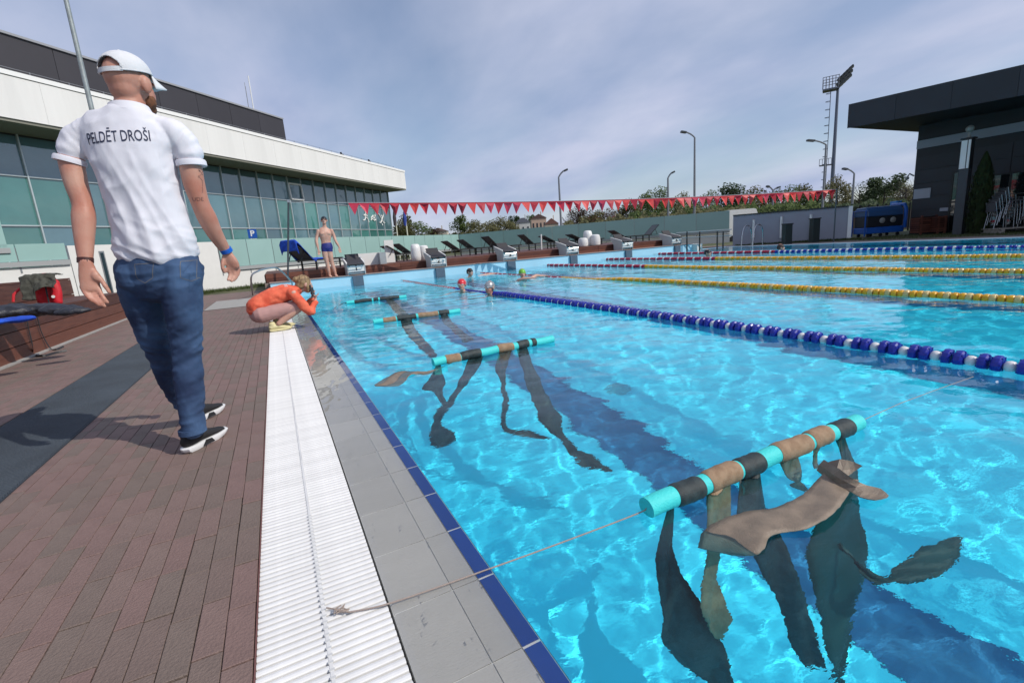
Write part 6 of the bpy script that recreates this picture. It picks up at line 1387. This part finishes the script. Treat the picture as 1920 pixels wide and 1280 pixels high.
# shoes
M_sb = mat('sneaker_black', (0.012, 0.012, 0.014), 0.7, bump=.5, bscale=250); M_sw = mat('sole_white', (0.72, 0.72, 0.72), 0.5)
def shoe(root, heel, azd, org_, s=1.0, mu=None, ms=None, pitch=0):
    Mh = Matrix.Translation(Vector(heel) - Vector(org_)) @ Matrix.Rotation(R(-azd), 4, 'Z') @ Matrix.Rotation(R(pitch), 4, 'X') @ Matrix.Scale(s, 4)
    out = [(-.030, .0), (-.036, .04), (-.033, .10), (-.040, .16), (-.047, .21), (-.043, .255), (-.028, .288), (0, .297), (.026, .285), (.040, .25), (.042, .20), (.036, .15), (.032, .09), (.036, .04), (.028, .0), (0, -.012)]
    b = MB(); vs = []
    for z_, k_ in ((0, .90), (.010, 1.0), (.026, 1.04), (.034, .99)):
        for x_, y_ in out: vs.append(Mh @ Vector((x_ * k_, (y_ - .14) * k_ + .14, z_ + (.012 * max(0, (y_ - .2) / .1) if z_ < .02 else .006 * max(0, (y_ - .2) / .1)))))
    n_ = len(out); b.add(vs, [(r * n_ + i, r * n_ + (i + 1) % n_, (r + 1) * n_ + (i + 1) % n_, (r + 1) * n_ + i) for r in range(3) for i in range(n_)] + [tuple(reversed(range(n_))), tuple(range(3 * n_, 4 * n_))]); b.build('shoe_sole', ms or M_sw, root, True)
    b = MB(); q = lambda x, y, z: Vector((x, y, z))
    limb(b, [(q(0, .012, .062), .033, .034), (q(0, .05, .066), .036, .038), (q(0, .10, .066), .037, .036), (q(-.002, .15, .056), .041, .028), (q(-.004, .21, .046), .044, .020), (q(-.003, .265, .040), .034, .014)], (1, 0, 0), 16)
    limb(b, [(q(0, .045, .07), .035, .045), (q(0, .038, .105), .036, .046), (q(0, .034, .125), .035, .043)], (1, 0, 0), 16)
    me = remeshed('shoe_upper', b, .005, 2, fold((60, 60, 60), .0015)); me.transform(Mh); link('shoe_upper', me, mu or M_sb, root)
    b = MB()
    for k in range(5): y_ = .115 + k * .02; b.tube([Mh @ Vector((-.02, y_, .088 - k * .006)), Mh @ Vector((0, y_ + .004, .098 - k * .0072)), Mh @ Vector((.02, y_, .088 - k * .006))], .0028 * s, 5)
    b.build('laces', mu or M_sb, root)
    b = MB(); b.add([Mh @ Vector(v) for v in ((.0385, .085, .006), (.041, .165, .006), (.0385, .15, .030), (.037, .11, .034))] + [Mh @ Vector(v) for v in ((.034, .085, .006), (.036, .165, .006), (.034, .15, .030), (.033, .11, .034))], [(0, 1, 2, 3), (7, 6, 5, 4), (0, 4, 5, 1), (1, 5, 6, 2), (2, 6, 7, 3), (3, 7, 4, 0)]); b.build('sole_patch', mu or M_sb, root)
rh = az(352, 852); shoe(man, (rh.x - .008, rh.y + .02, .001), 36, org, .87)
lh_ = Vector((JL[-1][0].x + .015, JL[-1][0].y + .0, .012)); shoe(man, (lh_.x - .01, lh_.y - .02, .004), 30, org, .87)
for c_, r_, m_, nm_ in ((LA[-1][0] + Vector((0, 0, .0)), .030, mat('wrist_strap_brown', (0.05, 0.012, 0.010), 0.6), 'wrist_strap'), (RA[-1][0] + Vector((.004, 0, -.003)), .028, mat('wristband_blue', (0.01, 0.12, 0.55), 0.4), 'blue_wristband')):
    ax_ = (LA[-1][0] - LA[-2][0]).normalized() if nm_ == 'wrist_strap' else (RA[-1][0] - RA[-2][0]).normalized()
    b = MB(); limb(b, [(c_ - ax_ * .010 - org, r_, r_ * .85), (c_ + ax_ * .010 - org, r_, r_ * .85)], rt, 20, 2, False); b.build(nm_, m_, man, True)
# tattoo on the right upper arm
tx = text_mesh('UDE', 1.0, 1.0, 0, -0.01); p_ = W(371, 374, 2.6); wrap(tx, Matrix.Translation(p_) @ M_t @ Matrix.Rotation(R(-4), 4, 'Z') @ Matrix.Scale(.024, 4), (p_ - C0).normalized(), body_bvh, .0008, .006)
M_tat = mat('tattoo_ink', (0.10, 0.055, 0.05), 0.6); link('tattoo', local(tx, org), M_tat, man)
bb = MB(); rg = random.Random(2); q = [372, 318]
for i in range(46):
    q2_ = [q[0] + rg.uniform(-4, 4), q[1] + rg.uniform(-1, 3.0)]; q2_[0] = min(380, max(362, q2_[0]))
    if q2_[1] > 362: q2_[1] = 322
    a_, c_ = W(q[0], q[1], 2.6), W(q2_[0], q2_[1], 2.6)
    if (c_ - a_).length < .03: bb.add([a_, c_, c_ + Vector((.0016, 0, .0012)), a_ + Vector((.0016, 0, .0012))], [(0, 1, 2, 3)])
    q = q2_
me = bpy.data.meshes.new('tattoo'); me.from_pydata(bb.v, [], bb.f); wrap(me, Matrix.Identity(4), (W(370, 340, 2.6) - C0).normalized(), body_bvh, .0008, .01); link('tattoo', local(me, org), M_tat, man)

# ---------------------------------------------------------------- the crouching woman taking a photograph
YW = 6.85; org = Vector((-.05, 6.85, 0)); wo = empty('person', org, 0, 'woman in orange hoodie and pink leggings crouching on the grating, photographing the pool', 'person')
S = lambda px, py, dy=0: W(px, py, YW + dy) - org
b = MB(); hw = S(571, 533, .0) ; HM, WP = head(b, hw, 78, .95, -14)
limb(b, [(hw + Vector((-.02, 0, -.05)), .045, .045), (S(556, 545), .05, .05), (S(545, 548), .11, .08)], (0, 1, 0), 12)
limb(b, [(S(545, 548), .13, .09), (S(520, 556), .13, .10), (S(495, 578), .12, .10)], (0, 1, 0), 14)
for dy, kx, fx in ((-.13, (563, 573), (522, 607)), (.13, (568, 566), (530, 600))):
    limb(b, [(S(488, 592, dy), .085, .085), (S(525, 582, dy), .075, .075), (S(*kx, dy), .05, .05), (S((kx[0] + fx[0]) / 2, (kx[1] + fx[1]) / 2, dy), .048, .05), (S(*fx, dy), .032, .032)], (0, 1, 0), 14)
for dy, el, hd_ in ((-.19, (583, 585), (592, 562)), (.17, (578, 575), (586, 556))):
    limb(b, [(S(549, 548, dy), .042, .042), (S((549 + el[0]) / 2, (548 + el[1]) / 2, dy), .038, .038), (S(*el, dy), .033, .033), (S((el[0] + hd_[0]) / 2, (el[1] + hd_[1]) / 2, dy * .7), .028, .028), (S(*hd_, dy * .35), .021, .018)], (0, 1, 0), 12)
    h0 = S(*hd_, dy * .35); limb(b, [(h0, .02, .016), (h0 + Vector((.005, 0, .05)), .03, .014)], (0, 1, 0), 10)
    hand_fingers(b, [[h0 + Vector((.01, .02 * k - .03, .05)), h0 + Vector((.035, .02 * k - .03, .065)), h0 + Vector((.045, .016 * k - .024, .085))] for k in range(4)], .0075)
    hand_fingers(b, [[h0 + Vector((0, .02, .02)), h0 + Vector((-.015, .03, .05)), h0 + Vector((-.005, .03, .075))]], .0085)
me = remeshed('body', b, .0085, 2); link('body', me, M_skin2, wo); facebits(wo, WP, HM.to_3x3(), .95, True)
M_or = two_tone('orange_hoodie', (0.66, 0.095, 0.045), (0.80, 0.16, 0.08), 9, 0.8, bump=.3, bscale=300)
b = MB(); limb(b, [(S(558, 545), .07, .07), (S(548, 548), .16, .10), (S(530, 551), .17, .12), (S(505, 562), .165, .13), (S(485, 574), .17, .13), (S(479, 581), .165, .12)], (0, 1, 0), 22)
for dy, el, hd_ in ((-.19, (583, 585), (592, 562)), (.17, (578, 575), (586, 556))):
    limb(b, [(S(547, 548, dy * .8), .07, .07), (S(560, 562, dy), .06, .06), (S(el[0] - 2, el[1], dy), .052, .05), (S((el[0] + hd_[0]) / 2, (el[1] + hd_[1]) / 2, dy * .7), .042, .042), (S(hd_[0], hd_[1] + 5, dy * .42), .033, .033)], (0, 1, 0), 16)
ball(b, S(556, 541), (.06, .09, .05))
me = remeshed('hoodie', b, .010, 3, lambda p, n: .010 * noise.noise(Vector((p.x * 9 + p.z * 6, p.y * 7, p.z * 14))) + .004 * noise.noise(p * 30)); hb_ = bvh_of(me); link('hoodie', me, M_or, wo)
M_lg = mat('dusty_pink_leggings', (0.42, 0.235, 0.215), 0.75, var=.05)
b = MB(); ball(b, S(490, 588), (.145, .18, .12))
for dy, kx, fx in ((-.12, (563, 573), (523, 606)), (.12, (568, 566), (531, 599))):
    limb(b, [(S(487, 591, dy), .105, .105), (S(522, 582, dy), .092, .092), (S(550, 575, dy), .072, .07), (S(*kx, dy), .062, .06), (S(kx[0] * .7 + fx[0] * .3, kx[1] * .7 + fx[1] * .3, dy), .058, .058), (S(kx[0] * .3 + fx[0] * .7, kx[1] * .3 + fx[1] * .7, dy), .048, .048), (S(fx[0] + 3, fx[1] - 3, dy), .04, .04)], (0, 1, 0), 16)
me = remeshed('leggings', b, .010, 3, lambda p, n: .004 * noise.noise(p * 16)); link('leggings', me, M_lg, wo)
M_hair = two_tone('blonde_hair', (0.16, 0.095, 0.045), (0.36, 0.24, 0.12), 40, 0.6, bump=1, bscale=60, stretch=(1, 1, .3))
b = MB(); ball(b, WP(0, -.025, .035), (.085, .095, .09), HM.to_3x3(), 18, 12); ball(b, WP(0, -.06, -.02), (.07, .06, .06), HM.to_3x3()); ball(b, WP(0, -.115, .05), (.045, .045, .042)); limb(b, [(WP(.06, .01, .01), .02, .03), (WP(.07, .03, -.06), .012, .02), (WP(.065, .04, -.11), .006, .01)], (0, 1, 0), 8)
me = remeshed('hair', b, .008, 2, lambda p, n: .005 * noise.noise(Vector((p.x * 30, p.y * 60, p.z * 20)))); link('hair', me, M_hair, wo)
M_yl = mat('pale_yellow_shoe', (0.66, 0.60, 0.34), 0.6)
fz_ = S(515, 611, -.12) + org
shoe(wo, (fz_.x - .06, fz_.y, .004), 84, org, .88, M_yl, M_yl); shoe(wo, (fz_.x - .01, fz_.y + .26, .004), 80, org, .88, M_yl, M_yl)
# phone in her hands
ph = W(588, 549, YW); e = empty('phone', ph, R(-15), 'black smartphone held up by the crouching woman', 'phone')
b = MB(); b.box((-.012, -.082, -.04), (-.004, .082, .115)); o = b.build('case', MATS['black_metal'], e, loc=(0, 0, 0), rot=(0, R(-6), 0)); bevel(o, .006)
b = MB(); b.box((-.0135, -.076, -.034), (-.0122, .076, .109)); b.build('screen', mat('phone_screen', (0.02, 0.03, 0.04), 0.1), e, rot=(0, R(-6), 0))
# lettering on her back
tx = text_mesh('PELDĒT DROŠI', 1, .7, 0, .01); q0_ = S(528, 533, -.05); 
X_ = Vector((0, -1, 0)); Z_ = Vector((.93, 0, .36)).normalized(); Y_ = Z_.cross(X_)
Mt = Matrix(((X_.x, Z_.x, 0, 0), (X_.y, Z_.y, 0, 0), (X_.z, Z_.z, 1, 0), (0, 0, 0, 1))); wrap(tx, Matrix.Translation(S(534, 533, 0)) @ Mt @ Matrix.Scale(.045, 4), Vector((.25, 0, -1)).normalized(), hb_, .003, .02); link('back_lettering', tx, mat('white_print', (0.75, 0.72, 0.70), 0.7), wo)

# ---------------------------------------------------------------- the standing swimmer in blue trunks
YS = 15.14; org = Vector((W(618, 518, YS).x, YS, .30)); sm = empty('person', org, 0, 'bare-chested man in dark cap, goggles and blue trunks standing on the end wall', 'person')
S = lambda px, py, dy=0: W(px, py, YS + dy) - org
FAZ = 187; b = MB(); hs = S(607.5, 413.5); HM, SP = head(b, hs, FAZ, 1.02, 8)
sd_ = Vector((1, 0, 0))
limb(b, [(hs + Vector((0, 0, -.05)), .05, .05), (S(608.5, 425), .058, .055), (S(609, 430), .12, .07)], sd_, 14)
limb(b, [(S(609, 430), .15, .075), (S(609, 436), .185, .105), (S(610, 443), .165, .11), (S(611, 452), .135, .09), (S(612, 458), .14, .095), (S(613, 465), .155, .105)], sd_, 20)
for q in (-.075, .075): ball(b, S(609.5, 438) + Vector((q, -.085, 0)), (.075, .03, .055))
for k in range(3):
    for q in (-.03, .03): ball(b, S(611, 446.5 + k * 3.6) + Vector((q, -.078, 0)), (.026, .018, .02), None, 8, 6)
for pts_ in ([(597, 433), (594.5, 443), (593.5, 452), (595, 460), (597, 468)], [(621, 432), (626, 442), (629, 451), (633, 458), (636.5, 464)]):
    rs_ = [(.055, .055), (.045, .047), (.04, .04), (.038, .036), (.025, .02)]
    limb(b, [(S(*p_, 0 if i < 2 else -.02 * i), r_[0], r_[1]) for i, (p_, r_) in enumerate(zip(pts_, rs_))], sd_, 14)
    h0 = S(*pts_[-1], -.08); dn_ = Vector((.01 if pts_[0][0] < 600 else .03, -.01, -1)).normalized(); limb(b, [(h0, .024, .018), (h0 + dn_ * .05, .038, .016), (h0 + dn_ * .085, .036, .014)], sd_, 10)
    hand_fingers(b, [[h0 + dn_ * .085 + Vector((-.03 + .02 * k, 0, 0)), h0 + dn_ * .125 + Vector((-.032 + .021 * k, -.01, 0)), h0 + dn_ * .155 + Vector((-.03 + .02 * k, -.025, 0))] for k in range(4)], .0085)
    hand_fingers(b, [[h0 + dn_ * .03 + Vector((.03 if pts_[0][0] < 600 else -.03, -.01, 0)), h0 + dn_ * .07 + Vector((.05 if pts_[0][0] < 600 else -.05, -.02, 0)), h0 + dn_ * .10 + Vector((.05 if pts_[0][0] < 600 else -.05, -.03, 0))]], .0095)
for pts_ in ([(608.5, 468), (610, 480), (613.5, 493), (615.5, 503), (618, 515)], [(617, 468), (619.5, 480), (622, 491), (625.5, 502), (629, 513)]):
    rs_ = [(.088, .09), (.078, .08), (.055, .058), (.054, .058), (.036, .038)]
    limb(b, [(S(*p_), r_[0], r_[1]) for p_, r_ in zip(pts_, rs_)], sd_, 16); a_ = S(*pts_[-1]); f_ = Vector((.02, -.20, 0)); f0 = Vector((a_.x, a_.y + .03, .035)); limb(b, [(a_, .034, .036), (Vector((a_.x, a_.y + .02, .05)), .034, .04)], sd_, 12)
    limb(b, [(f0, .032, .032), (Vector((f0.x + .005, f0.y - .08, .034)), .036, .030), (Vector((f0.x + .01, f0.y - .16, .024)), .044, .02), (Vector((f0.x + .012, f0.y - .21, .018)), .038, .014)], sd_, 12)
me = remeshed('body', b, .0095, 2); link('body', me, M_skin2, sm); facebits(sm, SP, HM.to_3x3(), 1.02, False)
b = MB(); limb(b, [(S(612, 456.5), .143, .10), (S(613, 462), .162, .115), (S(613.2, 466), .165, .118)], sd_, 20)
for x0_, x1_ in ((608.5, 609), (617, 618)): limb(b, [(S(x0_, 466), .095, .10), (S(x1_, 471), .092, .094)], sd_, 16)
me = remeshed('swim_trunks', b, .010, 2); link('swim_trunks', me, mat('trunks_blue', (0.012, 0.018, 0.16), 0.6), sm)
b = MB(); vs_, fs_ = dome(.083, .103, .10, lambda a_: True, 24, 8); Mc = Matrix.Translation(SP(0, -.012, .022)) @ HM; b.add([Mc @ v for v in vs_], fs_); b.build('swim_cap', mat('cap_black', (0.012, 0.013, 0.016), 0.4), sm, True)
b = MB()
for q in (-.031, .031): ball(b, SP(q, .086, .008), (.022, .012, .015), HM.to_3x3(), 12, 8)
b.tube([SP(-.083, 0, .012), SP(-.05, .075, .010), SP(0, .092, .010), SP(.05, .075, .010), SP(.083, 0, .012)], .006, 6); b.build('goggles', mat('goggle_red_black', (0.06, 0.008, 0.01), 0.25), sm, True)

# ---------------------------------------------------------------- swimmers in the water
def swimmer(px, py, z, azd, capc, lab, arms, s=1.0, hair=False, goggles=False, pitch=0, stripes=False, skin=None):
    c = az(px, py, WZ); c = Vector((c.x, c.y, 0)); e = empty('person', c, 0, lab, 'person'); b = MB(); hc_ = Vector((0, 0, z)); HM_, P_ = head(b, hc_, azd, s, pitch)
    fw = Vector((math.sin(R(azd)), math.cos(R(azd)), 0)); rt_ = Vector((fw.y, -fw.x, 0))
    limb(b, [(hc_ + Vector((0, 0, -.05)), .045, .048), (hc_ - fw * .02 + Vector((0, 0, -.13)), .055, .055), (hc_ - fw * .03 + Vector((0, 0, -.18)), .14, .08)], rt_, 14)
    limb(b, [(hc_ - fw * .03 + Vector((0, 0, -.19)), .17, .09), (hc_ - fw * .08 + Vector((0, 0, -.34)), .16, .10), (hc_ - fw * .18 + Vector((0, 0, -.55)), .13, .09), (hc_ - fw * .3 + Vector((0, 0, -.72)), .15, .10)], rt_, 16)
    for q in (-1, 1): limb(b, [(hc_ - fw * .3 + rt_ * (.08 * q) + Vector((0, 0, -.74)), .085, .085), (hc_ - fw * .45 + rt_ * (.11 * q) + Vector((0, 0, -1.05)), .06, .06), (hc_ - fw * .75 + rt_ * (.12 * q) + Vector((0, 0, -1.2)), .045, .045), (hc_ - fw * 1.0 + rt_ * (.12 * q) + Vector((0, 0, -1.28)), .03, .03)], rt_, 12)
    for a_ in arms:
        pts_ = [Vector(p_) for p_ in a_]; limb(b, [(p_, r_, r_) for p_, r_ in zip(pts_, (.048, .042, .036, .03, .022))], (0, 0, 1), 12)
        d_ = (pts_[-1] - pts_[-2]).normalized(); sd2 = d_.cross(Vector((0, 0, 1))).normalized(); limb(b, [(pts_[-1], .022, .018), (pts_[-1] + d_ * .08, .038, .014)], sd2, 10)
        hand_fingers(b, [[pts_[-1] + d_ * .08 + sd2 * (.018 * k - .027), pts_[-1] + d_ * .125 + sd2 * (.019 * k - .028), pts_[-1] + d_ * .16 + sd2 * (.018 * k - .027)] for k in range(4)] + [[pts_[-1] + d_ * .02 + sd2 * .02, pts_[-1] + d_ * .06 + sd2 * .045, pts_[-1] + d_ * .09 + sd2 * .05]], .0085)
    me = remeshed('body', b, .010, 2); receiver(link('body', me, skin or M_skin2, e)); facebits(e, P_, HM_.to_3x3(), s, not goggles)
    k_ = 1.07; vs_, fs_ = dome(.080 * s * k_, .100 * s * k_, .098 * s, lambda a_: True, 28, 10); Mc = Matrix.Translation(P_(0, -.012, .018)) @ HM_ @ Matrix.Rotation(R(8), 4, 'X'); b = MB(); b.add([Mc @ v for v in vs_], fs_)
    lo = [Mc @ Vector((.080 * s * k_ * math.cos(2 * math.pi * j / 28), .100 * s * k_ * math.sin(2 * math.pi * j / 28), -.02 - .035 * (math.sin(2 * math.pi * j / 28) < -.1))) for j in range(28)]
    up_ = [Mc @ v for v in vs_[:28]]; b.add(up_ + lo, [(j, 28 + j, 28 + (j + 1) % 28, (j + 1) % 28) for j in range(28)])
    o = b.build('hair' if hair else 'swim_cap', capc, e, True)
    if hair: o.modifiers.new('d', 'SOLIDIFY').thickness = .004
    if stripes:
        for q in (-1, 1): b = MB(); b.tube([Mc @ Vector((.086 * s * math.cos(R(t_)) * (1), .0 + q * .035, .10 * s * math.sin(R(t_)) + .002)) for t_ in range(10, 171, 10)], .004, 5); b.build('cap_stripe', mat('cap_pink', (0.7, 0.3, 0.3), 0.4), e)
    if goggles:
        b = MB()
        for q in (-.031, .031): ball(b, P_(q * s, .086 * s, .008 * s), (.022 * s, .012 * s, .015 * s), HM_.to_3x3(), 12, 8)
        b.tube([P_(-.085, -.02, .02), P_(-.055, .075, .010), P_(0, .093, .010), P_(.055, .075, .010), P_(.085, -.02, .02), P_(.05, -.1, .03), P_(-.05, -.1, .03), P_(-.085, -.02, .02)], .005, 6); b.build('goggles', mat('goggle_pale', (0.5, 0.5, 0.48), 0.3), e, True)
    return e
swimmer(867, 545, .13, 215, mat('cap_red', (0.62, 0.03, 0.045), 0.35), 'swimmer in a red cap with pink stripes at the nearest lane rope', [[(-.16, -.02, -.06), (-.28, -.12, -.045), (-.36, -.25, -.03), (-.45, -.33, -.02), (-.52, -.38, -.015)], [(.16, 0, -.08), (.26, -.1, -.12), (.3, -.22, -.12), (.3, -.32, -.1), (.28, -.4, -.08)]], stripes=True, goggles=True)
swimmer(919, 552, .13, 245, mat('cap_silver', (0.42, 0.42, 0.42), 0.25, metal=.6), 'swimmer in a silver cap facing left, nearest of the four by the rope', [[(-.1, -.14, -.08), (-.25, -.22, -.10), (-.38, -.2, -.09), (-.48, -.15, -.07), (-.55, -.12, -.05)], [(.05, .16, -.1), (-.1, .25, -.12), (-.22, .28, -.12), (-.3, .25, -.1), (-.38, .22, -.1)]], goggles=True, skin=M_skin)
swimmer(882, 518, .13, 150, mat('hair_dark', (0.018, 0.014, 0.014), 0.6), 'swimmer with short dark hair farthest left behind the red capped one', [[(.15, -.03, -.06), (.3, -.05, -.02), (.5, -.02, 0.0), (.68, 0, .01), (.8, .02, .015)], [(-.15, 0, -.1), (-.25, -.1, -.12), (-.3, -.2, -.12), (-.32, -.3, -.1), (-.3, -.4, -.1)]], hair=True)
swimmer(980, 524, .15, 200, mat('cap_green', (0.16, 0.45, 0.05), 0.4), 'swimmer in a bright green cap holding the lane rope with an arm stretched right', [[(.15, -.05, -.03), (.28, -.02, .03), (.40, .02, .06), (.52, .05, .04), (.64, .06, .03)], [(-.15, -.05, -.06), (-.22, -.18, .0), (-.15, -.3, .04), (-.06, -.36, .05), (.02, -.4, .05)]])
swimmer(1327, 480, .10, 160, mat('cap_black', (0.012, 0.013, 0.016), 0.4), 'far swimmer in a black cap by the end block', [])
swimmer(1464, 470, .10, 140, mat('hair_brown', (0.05, 0.03, 0.025), 0.7), 'farthest swimmer with brown hair below the pool ladder', [], hair=True)

# ================================================================== THINGS ON THE TIMBER BENCH
def heap(name, balls, m, disp, lab, cat, vox=.009, flat=None):
    b = MB()
    for c_, r_ in balls: ball(b, c_, r_, None, 16, 10)
    me = remeshed(name, b, vox, 2, disp); o = link(name, me, m); return tag(o, lab, cat)
BZ = .52
M_rd = mat('backpack_red', (0.55, 0.012, 0.022), 0.55, bump=.3, bscale=200, var=.08); M_ol = two_tone('olive_cloth', (0.035, 0.036, 0.028), (0.075, 0.075, 0.06), 14, 0.9, bump=.5, bscale=120)
bp_ = az(100, 570, BZ); yb = bp_.y; V = lambda px, py, dy=0: ay(px, py, yb + dy)
e = empty('backpack', bp_, 0, 'bright red backpack standing on the timber bench under an olive cloth', 'backpack')
b = MB(); a_ = V(88, 560); 
limb(b, [(V(96, 572) - bp_ + Vector((0, 0, .04)), .13, .10), (V(90, 545) - bp_, .14, .11), (V(84, 522) - bp_, .12, .09)], (1, 0, 0), 16)
limb(b, [(V(110, 570, -.12) - bp_ + Vector((0, 0, .03)), .06, .05), (V(106, 545, -.12) - bp_, .06, .05), (V(103, 528, -.1) - bp_, .05, .04)], (1, 0, 0), 12)
me = remeshed('bag', b, .009, 1, fold((10, 10, 10), .012)); link('bag', me, M_rd, e)
b = MB(); b.tube([V(58, 535) - bp_, V(38, 540, -.05) - bp_, V(26, 552, -.1) - bp_, V(25, 566, -.12) - bp_], .016, 6); b.build('shoulder_strap', M_rd, e, True)
b = MB(); b.tube([V(84, 530, -.16) - bp_, V(88, 550, -.17) - bp_, V(93, 572, -.17) - bp_], .010, 6); b.build('black_strap', MATS['black_metal'], e)
b = MB(); b.lathe([(.02, 0), (.02, .006)], 12, Matrix.Translation(V(100, 556, -.18) - bp_) @ Matrix.Rotation(R(90), 4, 'X')); b.build('round_badge', M_render, e)
vs_ = []; NU, NV = 34, 26; c0_ = V(84, 520) - Vector((0, 0, 0)); zt_ = V(84, 512).z
for i in range(NU):
    x_ = -.19 + .37 * i / (NU - 1)
    for j in range(NV):
        v_ = j / (NV - 1); hang = max(0, v_ - .38) / .62; ln = .20 + .14 * noise.noise(Vector((x_ * 5, 1, 2))) + (.10 if x_ < -.05 else 0)
        y_ = .15 - .30 * min(1, v_ / .38) - .03 * hang; z_ = zt_ - .015 - ln * hang - (.10 * max(0, -x_ - .12) * 2.2) - .06 * max(0, x_ - .08) * 3
        f_ = .028 * noise.noise(Vector((x_ * 14, v_ * 3, 5))) + .012 * noise.noise(Vector((x_ * 30, v_ * 9, 1)))
        vs_.append(Vector((c0_.x + x_ + .03 * noise.noise(Vector((v_ * 5, x_ * 4, 9))), c0_.y - .06 + y_ - f_ * (1 if hang else .3) - .05 * hang, z_ + f_ * (.9 if not hang else .2))))
me = bpy.data.meshes.new('olive_jacket'); me.from_pydata([tuple(v) for v in vs_], [], [(i * NV + j, (i + 1) * NV + j, (i + 1) * NV + j + 1, i * NV + j + 1) for i in range(NU - 1) for j in range(NV - 1)])
me.polygons.foreach_set('use_smooth', [True] * len(me.polygons)); o = link('olive_jacket', me, M_ol); o.modifiers.new('s', 'SOLIDIFY').thickness = .008; tag(o, 'rumpled olive cloth draped over the red backpack', 'jacket')
M_bk = two_tone('black_nylon', (0.010, 0.011, 0.016), (0.022, 0.024, 0.034), 10, 0.5, bump=.4, bscale=80)
heap('black_jacket', [(az(20, 583, BZ + .05), (.30, .16, .07)), (az(70, 580, BZ + .04), (.28, .14, .07)), (az(115, 580, BZ + .03), (.2, .11, .05)), (az(-20, 590, BZ + .05), (.34, .15, .08)), (az(138, 584, BZ + .02), (.14, .06, .03))], M_bk, lambda p, n: .028 * noise.noise(Vector((p.x * 5, p.y * 5, p.z * 9))) + .010 * noise.noise(p * 22), 'flat black jacket lying on the bench edge before the red backpack', 'jacket')
heap('blue_towel', [(az(20, 600, BZ + .02), (.17, .09, .03)), (az(-30, 606, BZ + .02), (.2, .09, .03))], M_tow, lambda p, n: .012 * noise.noise(p * 12), 'small royal blue towel hanging at the bench front under the black jacket', 'towel')
for k, (pts_, lab) in enumerate((([(40, 590, .55), (48, 601, .53), (55, 622, .36), (61, 648, .12), (64, 664, .012), (80, 667, .012), (104, 661, .012), (125, 657, .012)], 'longer black strap hanging down the bench front to the paving'), ([(60, 590, .55), (68, 598, .53), (76, 618, .38), (86, 640, .17), (97, 655, .012), (108, 654, .012), (119, 649, .012)], 'shorter black strap hanging beside the longer one on the bench front'))):
    P3 = []
    for u_, v_, z_ in pts_:
        q = az(u_, v_, z_) if z_ < .03 else ax(u_, v_, -2.672)
        if z_ > .5: q = ax(u_, v_, -2.672); q.z = min(max(q.z, .50), .545)
        if z_ > .54: q.x -= .12
        P3.append(q)
    P3 = [Vector(q[:3]) for q in catmull([tuple(p_) for p_ in P3], 4)]
    b = MB()
    for p_, q_ in zip(P3[:-1], P3[1:]): b.bar(p_, q_, .022, .005, (1, 0, .3))
    b.build('hanging_strap', MATS['black_metal'], label=lab, cat='strap')
